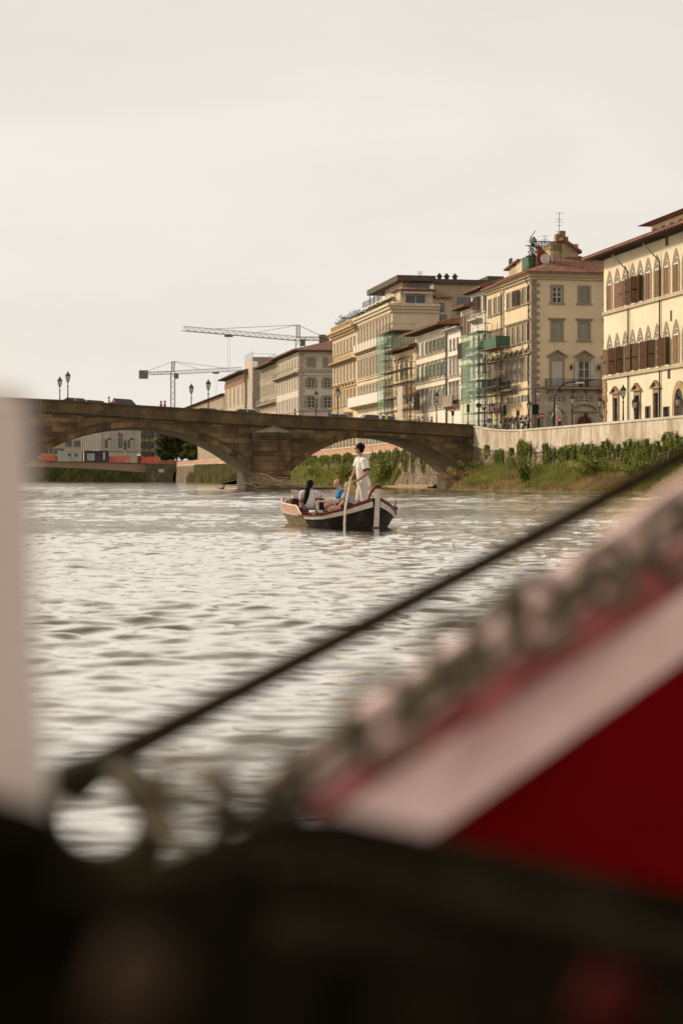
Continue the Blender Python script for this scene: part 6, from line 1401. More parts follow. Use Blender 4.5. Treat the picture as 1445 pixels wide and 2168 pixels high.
signal('low traffic light next to the no entry sign', 1139, 182, ZS, 885, 905); signal('traffic light showing red beside the stone statue', 1183, 176, ZS, 887, 903, True); signal('back of a traffic light beside the red arched door', 1238, 172, ZS, 875, 896)
def disc_sign(label, x, D, z, yc, rpx, mat, bar=None, sides=20, ytop=None):
    r, h, k = pole_thing('road_sign', label, 'road sign', x, D, z, yc - rpx, 'road signs'); zc = CH + (HY - yc) * k - z; rr = rpx * k
    MB().lathe([(rr, 0), (rr, .03)], n=sides).build('plate', mat, r, loc=(0, -.08, zc), rot=(R(90), 0, 0))
    if bar: MB().box(-rr * .72, rr * .72, -.125, -.113, zc - rr * .17, zc + rr * .17).build('white_bar', bar, r)
    return r, zc, rr
disc_sign('red no entry sign with white bar right of the black panel', 1146.5, 182, ZS, 880.5, 5.6, M('sign red', (.42, .03, .03)), white_wood)
r, zc, rr = disc_sign('round blue sign at the scaffold foot', 1035.5, 186, 5.62, 890.5, 5.0, M('sign blue', (.03, .09, .28))); m = MB().bar((-rr * .5, -.12, zc + rr * .4), (rr * .4, -.12, zc - rr * .3), .12, .02).bar((rr * .4, -.12, zc - rr * .45), (rr * .4, -.12, zc + rr * .1), .1, .02).bar((-rr * .1, -.12, zc - rr * .4), (rr * .4, -.12, zc - rr * .4), .1, .02); m.build('white_arrow', white_wood, r)
disc_sign('grey back of a round sign before the green net', 1012.5, 192, 5.9, 858.5, 5.6, M('sign back grey', (.06, .055, .05))); disc_sign('round dark sign back near the corner pavement', 1108, 184, 5.62, 899, 5.4, MATS['sign back grey'])
r, h, k = pole_thing('road_sign', 'triangular sign back right of the round grey one', 'road sign', 1024, 192, 5.9, 862, 'road signs'); MB().prism([(-.28, h), (.28, h), (0, h - .5)], lambda u, v, w: (u, w, v), -.1, -.07).build('plate', MATS['sign back grey'], r)
r, h, k = pole_thing('road_sign', 'large black sign panel on a tall pole at the corner', 'road sign', 1132.5, 184, ZS, 820, 'road signs'); z0, z1 = CH + (HY - 877.5) * k - ZS, CH + (HY - 856) * k - ZS; MB().box(-.33, .33, -.12, -.07, z0, z1).build('panel', MATS['signal black'], r); MB().box(.1, .4, -.15, .1, CH + (HY - 836) * k - ZS, CH + (HY - 832) * k - ZS).build('camera_box', white_wood, r)

# ------------------------------------------------------------------ cars on the bridge
def car(label, x, bk, paint, Lc=4.2, Hc=1.48, van=False, flip=False):
    p = deck(x, bk); r = empty('parked_car', p, math.atan2(BRX.y, BRX.x) + (PI if flip else 0), label, 'car', 'cars on the bridge'); a = Lc / 2; w = .86
    t_ = bt(x); sl = math.atan2(ztop(t_ + 2) - ztop(t_ - 2), 4) * (-1 if not flip else 1); r.rotation_euler = (0, sl, r.rotation_euler.z)
    body = [(-a, .35), (-a + .05, .75), (-a + .3, .9), (a - 1.15, .93), (a - .25, .78), (a, .6), (a - .02, .32), (a - .4, .22), (-a + .4, .22)]
    MB().prism(body, lambda u, v, q: (u, q, v), -w, w).build('body', paint, r)
    c0, c1, c2, c3 = (-a + .12, -a + (.35 if van else .75), a - (1.35 if van else 1.75), a - (.75 if van else .95)); m = MB(); tw = .66; zb = .915
    vs = [(c0, -w + .06, zb), (c3, -w + .06, zb), (c3, w - .06, zb), (c0, w - .06, zb), (c1, -tw, Hc - .06), (c2, -tw, Hc - .06), (c2, tw, Hc - .06), (c1, tw, Hc - .06)]; m.hexa(vs); m.build('windows', M('car glass', (.03, .035, .04), rough=.1, spec=.6), r)
    m = MB().hexa([(c1 - .06, -tw - .02, Hc - .07), (c2 + .08, -tw - .02, Hc - .07), (c2 + .08, tw + .02, Hc - .07), (c1 - .06, tw + .02, Hc - .07), (c1 + .1, -tw + .12, Hc), (c2 - .15, -tw + .12, Hc), (c2 - .15, tw - .12, Hc), (c1 + .1, tw - .12, Hc)]); m.build('roof', paint, r)
    m = MB()
    for s_ in (-1, 1):
        for (u0, u1) in ((c0, c1), (c3, c2), ((c0 + c3) / 2, (c1 + c2) / 2)): m.bar((u0, s_ * (w - .05), zb), (u1, s_ * (tw + .012), Hc - .06), .07)
    m.build('pillars', paint, r)
    for u in (-a + .75, a - .8):
        for s_ in (-1, 1): wh = MB().lathe([(.31, -.1), (.33, -.06), (.33, .06), (.31, .1)], n=14).build('wheel', M('tyre rubber', (.02, .02, .02)), r, loc=(u, s_ * (w - .08), .33), rot=(R(90), 0, 0)); MB().lathe([(.2, -.105), (.2, .105)], n=10).build('rim', M('wheel rim', (.4, .4, .4), rough=.4, metal=.6), wh)
    for s_ in (-1, 1): MB().box(a - .1, a + .01, s_ * .6 - .16, s_ * .6 + .16, .58, .72).build('headlight', lamp_glass, r); MB().box(-a - .01, -a + .06, s_ * .64 - .12, s_ * .64 + .12, .62, .82).build('tail_light', MATS['sign red'], r)
silver = M('silver car paint', (.60, .60, .60), rough=.35, var=.04, spec=.5); black = M('black car paint', (.03, .03, .032), rough=.3, var=.1, spec=.5); whitec = M('white car paint', (.72, .71, .69), rough=.35, var=.03, spec=.5)
car('white car on the left of the bridge behind the twin lamps', 148, 3.2, whitec); car('black car with people beside it on the bridge', 268, 3.4, black, Hc=1.72, flip=True); car('low black car further left on the bridge', 188, 3.5, black, Hc=1.36); car('dark grey car left of the lamp on the bridge', 428, 7.5, M('dark grey car paint', (.07, .07, .075), rough=.3, spec=.5), Hc=1.5)
car('silver car above the left spandrel of the bridge', 529, 3.0, silver, Hc=1.50, flip=True); car('silver car beside the person in black', 704, 7.5, silver, Hc=1.7); car('white van beside the far green scaffold', 790, 3.2, whitec, Lc=4.8, Hc=1.62, van=True)
# ------------------------------------------------------------------ the rowing boat in mid river
TH = R(20); BX = Vector((-math.sin(TH), math.cos(TH), 0)); bo = W(795, 1119.7, 39.45); bo.z = 0
BO = empty('rowing_boat', bo, math.atan2(BX.y, BX.x), 'old wooden river boat with white strakes, dark red rail and tall white stem', 'boat')
bT = [0, .08, .25, .55, 1.1, 1.7, 2.4, 3.2, 4.1, 4.8, 5.25]
bW = [.03, .16, .40, .66, .93, .97, .98, .98, .93, .72, .50]; bB = [.02, .07, .20, .38, .60, .70, .73, .73, .66, .46, .28]; bZ = [.72, .665, .565, .44, .315, .285, .28, .29, .33, .44, .56]
def bi(t, A): return float(np.interp(t, bT, A))
def bp(t, side, f, off=0.0):     # f: 0 bottom .. 1 gunwale, on the hull side, moved outward by off
    y = (bi(t, bB) * (1 - f) + bi(t, bW) * f + off) * side; z = -.16 * (1 - f) + bi(t, bZ) * f; return V3((t - .10 * f * max(0, 1 - t / .6), y, z))
hull_black = M('black hull paint', (.011, .009, .007), spec=.12, rough=.7, var=.35, scale=4, stain=(.10, .08, .05), stain_amt=.35, stain_scale=2, bump=.2, bscale=15)
hull_tan = M('worn tan hull', (.20, .145, .07), rough=.6, var=.3, scale=5, stain=(.07, .055, .03), stain_amt=.6, stain_scale=3, bump=.3, bscale=15)
b_white = M('boat white paint', (.66, .60, .50), rough=.5, var=.1, scale=6, stain=(.36, .29, .2), stain_amt=.4, stain_scale=4); b_red = M('boat red paint', (.16, .028, .020), rough=.45, var=.2, scale=6); b_pink = M('faded salmon paint', (.42, .225, .15), rough=.6, var=.12, scale=5, stain=(.38, .20, .13), stain_amt=.4, stain_scale=3); b_in = M('red boat inside', (.30, .06, .045), rough=.5, var=.2, scale=5); b_wood = M('boat wood', (.22, .145, .08), var=.25, scale=6)
ts_ = list(np.linspace(0, 5.25, 43))
def strip(m, side, f0, f1, t0, t1, off, thick, n=26):
    vs = []
    for i in range(n + 1):
        t = t0 + (t1 - t0) * i / n
        for f, o in ((f0, off), (f1, off), (f1, off - thick), (f0, off - thick)): vs.append(bp(t, side, f, o))
    m.add(vs, [(i*4+j, i*4+(j+1)%4, i*4+4+(j+1)%4, i*4+4+j) for i in range(n) for j in range(4)] + [(0, 1, 2, 3), (n*4+3, n*4+2, n*4+1, n*4)])
for side in (1, -1):
    # planks of the side, laid lapped
    for k in range(5):
        f0, f1 = k / 5, (k + 1) / 5; m = MB(); strip(m, side, f0 + .004, f1 - .002, 0.0, 2.35, .004 + .012 * (k % 2 == 0) , .03); m.build('hull_plank', hull_black, BO)
        m = MB(); strip(m, side, f0 + .004, f1 - .002, 2.352, 5.25, .004 + .010 * (k % 2 == 0), .03); m.build('hull_plank', hull_tan, BO)
    m = MB(); strip(m, side, .775, .925, .03, 2.3, .035, .02); m.build('white_strake', b_white, BO)
    m = MB(); strip(m, side, .93, 1.02, .03, 2.6, .045, .07); m.build('gunwale_rail', b_red, BO)
    m = MB(); strip(m, side, .95, 1.05, 2.603, 5.25, .03, .07); m.build('gunwale_rail', b_white if side > 0 else b_red, BO)
    # inside skin
    m = MB(); strip(m, side, .02, .94, .05, 5.22, -.035, .015); m.build('lining', b_in if side < 0 else b_wood, BO)
# raised salmon side board on the left
m = MB(); vs = []; n = 20
for i in range(n + 1):
    t = 2.45 + 2.55 * i / n; hgt = .22 * min(1, (t - 2.45) / .35) + .015; y = bi(t, bW) + .012; z = bi(t, bZ) - .03
    vs += [(t, y, z), (t, y + .02, z + hgt), (t, y - .02, z + hgt), (t, y - .04, z)]
m.add(vs, [(i*4+j, i*4+(j+1)%4, i*4+4+(j+1)%4, i*4+4+j) for i in range(n) for j in range(4)] + [(0, 1, 2, 3), (n*4+3, n*4+2, n*4+1, n*4)]); m.build('side_board', b_pink, BO)
m = MB().tube([(vs[i*4+1][0], vs[i*4+1][1] - .02, vs[i*4+1][2] + .012) for i in range(n + 1)], .018, 6); m.build('board_rim', b_white, BO)
# transom, bottom boards, thwarts
m = MB(); A = [bp(5.25, 1, 0), bp(5.25, 1, 1.05), bp(5.25, -1, 1.05), bp(5.25, -1, 0)]; m.hexa([A[0], A[3], A[3] + V3((.04, 0, 0)), A[0] + V3((.04, 0, 0)), A[1], A[2], A[2] + V3((.04, 0, 0)), A[1] + V3((.04, 0, 0))]); m.build('transom', b_in, BO)
m = MB(); vs = []
for t in ts_: vs += [(t, bi(t, bB) + .0, -.155), (t, -bi(t, bB), -.155)]
m.add(vs, [(2*i, 2*i+1, 2*i+3, 2*i+2) for i in range(len(ts_)-1)]); m.build('bottom', hull_black, BO)
for k in range(9):
    y = -.54 + k * .135; m = MB().box(.6 if abs(y) < .35 else 1.1, 4.7 if abs(y) < .4 else 4.2, y - .058, y + .058, .10, .125); m.build('floor_board', b_wood, BO)
for t, z in ((1.75, .34), (2.9, .33), (3.9, .35)): MB().box(t - .14, t + .14, -bi(t, bW) + .05, bi(t, bW) - .05, z - .04, z).build('thwart', b_red, BO)
MB().add([(4.3, bi(4.3, bW) - .04, .40), (4.3, -bi(4.3, bW) + .04, .40), (5.22, -bi(5.22, bW) + .04, .53), (5.22, bi(5.22, bW) - .04, .53), (4.3, bi(4.3, bW) - .04, .43), (4.3, -bi(4.3, bW) + .04, .43), (5.22, -bi(5.22, bW) + .04, .56), (5.22, bi(5.22, bW) - .04, .56)], [(0,3,2,1),(4,5,6,7),(0,1,5,4),(1,2,6,5),(2,3,7,6),(3,0,4,7)]).build('end_deck', b_in, BO)
# stem post
m = MB().hexa([(-.02, -.062, -.2), (.10, -.05, -.2), (.10, .05, -.2), (-.02, .062, -.2), (-.15, -.055, .93), (-.05, -.045, .93), (-.05, .045, .93), (-.15, .055, .93)]); sp_ = m.build('stem_post', b_white, BO)
MB().hexa([(-.152, -.058, .932), (-.04, -.05, .932), (-.04, .05, .932), (-.152, .058, .932), (-.19, -.07, 1.02), (-.08, -.06, 1.06), (-.08, .06, 1.06), (-.19, .07, 1.02)]).build('stem_cap', b_red, sp_)
m = MB().tube([(.06, .16, .62), (.03, .14, .78), (-.04, .09, .92), (-.12, .02, 1.02)], [.028, .032, .035, .04], 8); m.build('stem_knee', b_red, sp_, smooth=True)
MB().box(-.05, .12, -.085, .085, -.02, .05).build('stem_shoe', b_red, sp_)
# white folding frame, white roll cushion, dark seat posts, a cleat
m = MB().bar((2.75, .45, .13), (2.45, .55, .62), .035).bar((2.75, .05, .13), (2.45, .12, .62), .035).bar((2.45, .55, .62), (2.45, .12, .62), .035).bar((2.45, .55, .13), (2.75, .50, .60), .03).bar((2.75, .5, .6), (2.75, .1, .6), .03); m.build('folding_frame', b_white, BO)
m = MB().tube([(2.15, .55, .36), (2.35, .82, .36)], .04, 10); m.build('roll_cushion', b_white, BO, smooth=True)
for y in (.62, -.05): sp = MB().box(4.02, 4.16, y - .09, y + .09, .36, .66).build('seat_post', M('dark seat wood', (.035, .02, .014), var=.3), BO); MB().box(4.03, 4.15, y - .06, y + .06, .663, .74).build('post_top', M('pale pink wood', (.55, .42, .36)), sp)
MB().box(.9, 1.1, -.90, -.86, .40, .50).build('rowlock', iron, BO); MB().tube([(1.55, .90, .34), (1.55, .93, .44)], .02, 6).build('rowlock', iron, BO)
o_ = empty('oar', bo + BX * 1.25 + Vector((.94, .342, 0)) * .93 + V3((0, 0, .38)), 0, 'short wooden oar sticking up over the right side of the boat', 'oar')
MB().tube([(-.25, .5, -.12), (0, 0, .0), (.07, -.12, .27)], .03, 8).build('shaft', M('grey oar wood', (.42, .35, .26)), o_); MB().hexa([(-.5, .85, -.22), (-.25, .85, -.22), (-.25, .87, -.20), (-.5, .87, -.20), (-.33, .5, -.14), (-.19, .5, -.14), (-.19, .52, -.12), (-.33, .52, -.12)]).build('blade', M('grey oar wood', (.42, .35, .26)), o_)

# ------------------------------------------------------------------ people in the boat
def jj(px, py, D, dy=0.0): return W(px, py, D + dy)
# 1. the standing boatman
D1 = 41.0; base = W(765, 1012, D1); base.z = .125
def q(px, py, dy=0.0): return W(px, py, D1 + dy) - base - V3(((px - CX) / F * dy, 0, 0)) * 0
J = dict(head=q(760.5, 951), neck=q(763.5, 970), chest=q(765.5, 990), pelvis=q(767.5, 1026), shl=q(771, 976, -.16), shr=q(757.5, 975, .16), ell=q(777, 1002, -.24), elr=q(751.5, 994, .17), wrl=q(754.5, 1019, -.30), wrr=q(744.5, 1010, -.02),
         hpl=q(768, 1029, -.09), hpr=q(765.5, 1029, .09), knl=q(772.5, 1068, -.11), knr=q(757.5, 1067, .10), anl=q(774, 1102, -.10), anr=q(759, 1102, .10), tol=q(766, 1105.5, -.12), tor=q(751, 1105, .10),
         hdl=V3((-.9, -.1, -.25)), hnl=V3((-.3, .9, 0)), hdr=V3((-.7, -.35, -.5)), hnr=V3((0, -.9, -.2)), cul=V3((1.0, 0, 0)), cur=V3((1.0, 0, 0)))
linen = M('cream linen', (.76, .71, .65), var=.07, scale=8, bump=.3, bscale=30); linen2 = M('pale linen shorts', (.60, .53, .46), var=.08, scale=8, bump=.3, bscale=25)
def boat_shirt(w, J):
    w.cap(J['neck'] - V3((0, 0, .02)), J['chest'], .095, .150, 12); w.cap(J['shl'], J['shr'], .088, .088, 12); w.cap(J['chest'], J['pelvis'] + V3((.0, 0, .06)), .148, .150, 14); w.cap(J['pelvis'] + V3((.04, 0, .05)), J['pelvis'] + V3((.045, 0, -.01)), .150, .155, 12)
    for a in 'lr': e = J['sh' + a].lerp(J['el' + a], .72); w.tube([J['sh' + a], J['sh' + a].lerp(e, .5), e], [.086, .086, .088], 12)
man = figure('man in cream shirt and shorts standing in the boat holding a pole', J, (-.93, .35, .05), skin, hair_short(dark_hair, 1.10, 1), [('shirt', linen, boat_shirt), ('shorts', linen2, shorts(.85, .006))], base, voxel=.010)
hc = J['head']; m = MB(); fx = V3((-.93, .35, 0)).normalized(); lx = V3((0, 0, 1)).cross(fx); 
for s_ in (-1, 1): m.blob(hc + fx * .098 + lx * .034 * s_ + V3((0, 0, .022)), (.016, .03, .022), 2)
m.bar(hc + fx * .10 + lx * .06 + V3((0, 0, .028)), hc - fx * .02 + lx * .084 + V3((0, 0, .02)), .010).bar(hc + fx * .10 - lx * .06 + V3((0, 0, .028)), hc - fx * .02 - lx * .084 + V3((0, 0, .02)), .010); m.build('sunglasses', iron, man, smooth=True)
m = MB(); e = J['shl'].lerp(J['ell'], .72); d = (J['ell'] - J['shl']).normalized(); m.tube([e - d * .012, e + d * .012], .091, 16); m.build('sleeve_hem', M('dark hem', (.02, .02, .03)), man)
pp = [W(743, 1009, 40.85), W(741, 1020, 40.8), W(737.5, 1040, 40.2), W(731, 1072, 39.5), W(730.5, 1082, 39.38), W(729, 1110, 39.2), W(729, 1126, 39.1), W(730, 1150, 39.0)]; po = pp[0].copy()
pl = MB().tube([p - po for p in pp], [.02, .023, .025, .027, .027, .028, .028, .028], 9).build('punt_pole', M('peeled white pole', (.62, .50, .38), var=.2, scale=12, stain=(.35, .26, .18), stain_amt=.5, stain_scale=8), None, smooth=True); pl.location = po; tag(pl, 'long pale wooden pole held by the boatman and dipped in the water', 'pole')
# 2. woman with a black ponytail
D2 = 43.0; base = W(655, 1012, D2); base.z = .40
def q(px, py, dy=0.0): return W(px, py, D2 + dy) - base
J = dict(head=q(656, 1027, .03), neck=q(655, 1039.5, 0), chest=q(655, 1052), pelvis=q(655, 1072, -.02), shl=q(640.5, 1045), shr=q(668, 1044.5), ell=q(638.5, 1062, .06), elr=q(671.5, 1061.5, .04), wrl=q(645, 1068, .26), wrr=q(668.5, 1070, .24),
         hpl=q(648, 1075), hpr=q(662, 1075), knl=q(650, 1072, .46), knr=q(667, 1071, .44), anl=q(650, 1098, .50), anr=q(668, 1098, .50), tol=q(650, 1100, .62), tor=q(669, 1100, .62))
jean = M('washed denim', (.20, .20, .21), var=.25, scale=18); lilac = M('pale lilac cotton', (.66, .60, .62), var=.06, scale=8, bump=.2, bscale=30)
def pony(h, c, Rm):
    h.blob(c + V3((0, -.005, .045)), (.092, .108, .098), 3); h.blob(c + V3((-.01, -.055, .0)), (.080, .062, .095), 3)
    pts = [c + V3((-.03, -.10, -.02)), c + V3((-.06, -.15, -.10)), c + V3((-.075, -.16, -.22)), c + V3((-.10, -.155, -.34)), c + V3((-.125, -.15, -.44)), c + V3((-.12, -.14, -.50))]; h.tube(pts, [.055, .066, .066, .060, .045, .015], 10); return dark_hair
figure('woman with a long black ponytail in a pale shirt sitting in the boat', J, (.35, .93, -.05), skin, pony, [('t_shirt', lilac, tee(sl=.52, hem=.80, rad=.132)), ('denim_shorts', jean, shorts(.4, .022))], base, voxel=.011)
# 3. man in the blue shirt
D3 = 43.3; base = W(722, 1012, D3); base.z = .40
def q(px, py, dy=0.0): return W(px, py, D3 + dy) - base
J = dict(head=q(714.5, 1024.5), neck=q(719.5, 1039, 0), chest=q(723, 1051), pelvis=q(728, 1071), shl=q(721, 1044.5, -.17), shr=q(719, 1044.5, .17), ell=q(716, 1063, -.24), elr=q(712, 1061, .22), wrl=q(698, 1068.5, -.16), wrr=q(696, 1067, .12),
         hpl=q(728, 1074, -.09), hpr=q(728, 1074, .09), knl=q(692, 1072, -.12), knr=q(692, 1071, .14), anl=q(692, 1100, -.10), anr=q(690, 1100, .14), tol=q(680, 1101, -.10), tor=q(679, 1101, .14))
blue = M('bright blue cotton', (.02, .17, .36), var=.12, scale=8); thin = M('thin brown hair', (.10, .055, .03), var=.3, scale=40)
def balding(h, c, Rm):
    fx, l, up = Rm.col[0], Rm.col[1], Rm.col[2]; h.blob(c - fx * .045 + up * .028, (.066, .084, .074), 3, Rm)
    return thin
figure('balding man in a bright blue shirt sitting in the boat', J, (-.92, -.30, -.22), skin2, balding, [('t_shirt', blue, tee(sl=.6)), ('shorts', M('grey shorts', (.16, .15, .14)), shorts(.55, .03))], base, voxel=.011)
# 4. fair haired person in the striped grey shirt
D4 = 41.9; base = W(742, 1012, D4); base.z = .38
def q(px, py, dy=0.0): return W(px, py, D4 + dy) - base
J = dict(head=q(737, 1031), neck=q(741, 1044.5, 0), chest=q(743.5, 1056), pelvis=q(744.5, 1076), shl=q(731, 1049, -.10), shr=q(752, 1049.5, .12), ell=q(725, 1065, -.20), elr=q(750, 1066, .2), wrl=q(715, 1074, -.10), wrr=q(728, 1075, .16),
         hpl=q(741, 1079, -.09), hpr=q(745, 1079, .09), knl=q(699, 1079, -.10), knr=q(703, 1076, .12), anl=q(700, 1103, -.08), anr=q(704, 1101, .12), tol=q(690, 1105, -.08), tor=q(693, 1103, .12))
blond = M('blond hair', (.52, .32, .12), rough=.45, var=.35, scale=30, bump=.6, bscale=50)
strp = bpy.data.materials.new('grey striped cotton'); strp.use_nodes = True; N_ = strp.node_tree.nodes; wv = N_.new('ShaderNodeTexWave'); wv.inputs['Scale'].default_value = 14; wv.bands_direction = 'X'; wv.inputs['Distortion'].default_value = .6; cr = N_.new('ShaderNodeValToRGB'); cr.color_ramp.elements[0].color = (.22, .23, .25, 1); cr.color_ramp.elements[1].color = (.48, .48, .49, 1); tcn = N_.new('ShaderNodeTexCoord')
strp.node_tree.links.new(tcn.outputs['Object'], wv.inputs[0]); strp.node_tree.links.new(wv.outputs[0], cr.inputs[0]); strp.node_tree.links.new(cr.outputs[0], N_['Principled BSDF'].inputs['Base Color']); N_['Principled BSDF'].inputs['Roughness'].default_value = .85
def bob(h, c, Rm):
    h.blob(c + V3((.01, -.01, .035)), (.108, .105, .105), 3); h.blob(c + V3((.05, -.035, -.04)), (.085, .085, .10), 3); rr = random.Random(5)
    for k in range(26): a = rr.uniform(-.6, 2.4); p0 = c + V3((.03 + .075 * math.cos(a), -.03 + -.075 * math.sin(a), rr.uniform(-.06, .03))); h.tube([p0, p0 + V3((.03, -.015, -.09)), p0 + V3((.055 + rr.uniform(-.02, .04), -.01, -rr.uniform(.14, .24)))], [.024, .022, .008], 6)
    return blond
figure('fair haired person in a grey striped shirt and black shorts sitting by the boatman', J, (-.85, .45, -.15), skin2, bob, [('t_shirt', strp, tee(sl=.62, rad=.14)), ('black_shorts', cloth[1], shorts(.5, .03)), ('white_trim', white_wood, lambda w, J: [w.tube([J['hp' + a].lerp(J['kn' + a], .47), J['hp' + a].lerp(J['kn' + a], .54)], .118, 12) for a in 'lr'])], base, voxel=.011)
# a cormorant resting by the far waterline
dk = empty('water_bird', W(471, 1033, 178), 0, 'small dark bird on the water left of the pier', 'bird'); dk.location.z = .03
m = MB().cap((-.32, 0, .06), (.1, 0, .08), .05, .10).cap((.1, 0, .1), (.2, 0, .42), .05, .04).blob((.22, 0, .46), (.06, .045, .045)).cap((.26, 0, .46), (.34, 0, .45), .02, .008).cap((-.32, 0, .06), (-.5, 0, .12), .05, .02); bake(m, 'body', MATS['signal black'], .02, 2, dk)
# ------------------------------------------------------------------ our own boat, close to the lens
def slab(pts, t, name, mat, parent, o=V3((0, 0, 0)), bev=0):
    """a board given by its front outline (photo x, y, distance), t metres thick"""
    vs = [W(*p) - o for p in pts]; n = len(vs); bk = [v + V3((0, t, 0)) for v in vs]
    return MB().add(vs + bk, [tuple(range(n)), tuple(range(2*n - 1, n - 1, -1))] + [(i, n + i, n + (i + 1) % n, (i + 1) % n) for i in range(n)]).build(name, mat, parent)
no = W(700, 2168, .9); no.z = 0
NB = empty('near_boat', no, 0, 'blurred red and white bow of the near boat with a black gunwale', 'boat')
n_red = M('deep red paint', (.145, .0022, .003), rough=.9, var=.12, scale=6, spec=.0); n_red2 = M('worn red paint', (.42, .13, .12), rough=.8, var=.45, scale=18, spec=.05); n_pink = M('chalky pink white paint', (.96, .66, .60), spec=.1, rough=.8, var=.08, scale=10); n_dark = M('tarred wood', (.006, .0045, .0025), spec=.0, rough=.95, var=.4, scale=8, stain=(.032, .026, .014), stain_amt=.8, stain_scale=9)
# bow panel: pale outer rim, worn red strip under the chain, pale stripe, deep red field
slab([(560, 1645, 0.9955), (1000, 1335, 1.1907), (1445, 1015, 1.4640), (1700, 832, 1.6592), (1700, 1000, 1.6592), (1445, 1150, 1.4640), (1000, 1440, 1.1907), (640, 1700, 0.9955)], .02, 'rim_board', n_pink, NB, no)
slab([(640, 1703, 0.9936), (1000, 1443, 1.1888), (1445, 1153, 1.4620), (1700, 1003, 1.6572), (1700, 1095, 1.6494), (1445, 1250, 1.4542), (1000, 1530, 1.1810), (690, 1725, 0.9858)], .02, 'worn_strip', n_red2, NB, no)
slab([(690, 1728, 0.9838), (1000, 1533, 1.1790), (1445, 1253, 1.4523), (1700, 1098, 1.6475), (1700, 1236, 1.6397), (1445, 1398, 1.4445), (1000, 1690, 1.1712), (880, 1792, 1.0248)], .02, 'pale_stripe', n_pink, NB, no)
slab([(882, 1794, 1.0228), (1002, 1692, 1.1692), (1445, 1401, 1.4425), (1700, 1240, 1.6377), (1700, 2260, 1.2688), (1445, 2150, 1.1712), (890, 1960, 1.0150)], .02, 'red_panel', n_red, NB, no)
q4 = [W(890, 1960, 1.04 * .976), W(1445, 2150, 1.2 * .976), W(1700, 2260, 1.3 * .976)]; vs = []
for a in q4: vs += [a - no + V3((0, .001, -.002)), a - no + V3((0, .021, -.002)), V3((a.x, a.y + .021, -.15)) - no, V3((a.x, a.y + .001, -.15)) - no]
MB().add(vs, [(i*4+j, i*4+4+j, i*4+4+(j+1)%4, i*4+(j+1)%4) for i in range(2) for j in range(4)]).build('hull_side', n_red, NB)
# black gunwale along the bottom
top = [(-260, 1700, 0.640), (30, 1790, 0.640), (110, 1885, 0.640), (300, 1890, 0.640), (430, 1835, 0.656), (580, 1785, 0.672), (720, 1790, 0.689), (960, 1842, 0.722), (1445, 1950, 0.779), (1750, 2010, 0.820)]
vs = []
for p in top:
    a = W(*p); vs += [a - no, a - no + V3((.0, .07, .0)), V3((a.x, a.y + .05, -.15)) - no, V3((a.x, a.y - .03, -.15)) - no]
n = len(top); MB().add(vs, [(i*4+j, i*4+4+j, i*4+4+(j+1)%4, i*4+(j+1)%4) for i in range(n-1) for j in range(4)]).build('gunwale', n_dark, NB)
olive = M('olive rubbing strip', (.026, .022, .013), spec=.0, rough=.9, var=.3, scale=10)
MB().tube([W(p[0], p[1] + 62, p[2] - .02) - no for p in top[5:]], [.007] * 5, 8).build('rubbing_strip', olive, NB, smooth=True)
MB().tube([W(x, y, d) - no for x, y, d in ((215, 2075, .42), (290, 2095, .42), (365, 2120, .42))], [.010, .013, .010], 10).build('wooden_peg', M('brown peg wood', (.045, .027, .016), spec=.05), NB, smooth=True)
MB().tube([W(x, y, d) - no for x, y, d in ((1250, 2100, .5), (1330, 2150, .5))], [.010, .011], 10).build('red_peg', M('dark red peg', (.045, .004, .004), spec=.05), NB, smooth=True)
MB().tube([W(x, y, d) - no for x, y, d in ((560, 1980, .6), (800, 1990, .6), (1010, 2040, .6))], [.008, .009, .008], 8).build('cord_roll', M('dark brown cord', (.02, .015, .009), spec=.0), NB, smooth=True)
# pale post on the left
po_ = W(-40, 1700, 0.80); pr_ = empty('boat_post', (po_.x, po_.y, .2), 0, 'blurred pale post standing at the left edge', 'post')
pw = M('pale pinkish paint', (.82, .68, .60), rough=.6, var=.05, scale=4); o = V3(pr_.location); zt = W(0, 842, 0.80).z
xr_ = lambda y: W(np.interp(y, [842, 1400, 1700, 2600], [20, 42, 66, 100]), y, 0.80).x
secs = [(zt, xr_(842)), (W(0, 1400, 0.80).z, xr_(1400)), (W(0, 1700, 0.80).z, xr_(1700)), (.2, xr_(2600))]; vs = []
for z, x in secs: vs += [V3((x - .058, 0.80, z)) - o, V3((x, 0.80, z)) - o, V3((x, 0.85, z)) - o, V3((x - .058, 0.85, z)) - o]
MB().add(vs, [(0, 1, 2, 3)] + [(i*4+j, i*4+4+j, i*4+4+(j+1)%4, i*4+(j+1)%4) for i in range(3) for j in range(4)]).build('shaft', pw, pr_)
MB().hexa([V3((secs[0][1] - .060, 0.798, zt + .0005)) - o, V3((secs[0][1] + .003, 0.798, zt + .0005)) - o, V3((secs[0][1] + .003, 0.853, zt + .0005)) - o, V3((secs[0][1] - .060, 0.853, zt + .0005)) - o] + [V3((secs[0][1] - .053, 0.81, zt + .006)) - o, V3((secs[0][1] - .008, 0.81, zt + .006)) - o, V3((secs[0][1] - .008, 0.84, zt + .006)) - o, V3((secs[0][1] - .053, 0.84, zt + .006)) - o]).build('cap', pw, pr_)
MB().hexa([W(x, y, 1.0) - o for x, y in ((-260, 2500), (90, 2500))] + [W(90, 2500, 1.04) - o, W(-260, 2500, 1.04) - o] + [W(-260, 1655, 1.0) - o, W(78, 1690, 1.0) - o, W(78, 1690, 1.04) - o, W(-260, 1655, 1.04) - o]).build('foot_block', M('dark olive wood', (.04, .033, .02), spec=.0, rough=.9, var=.3), pr_)
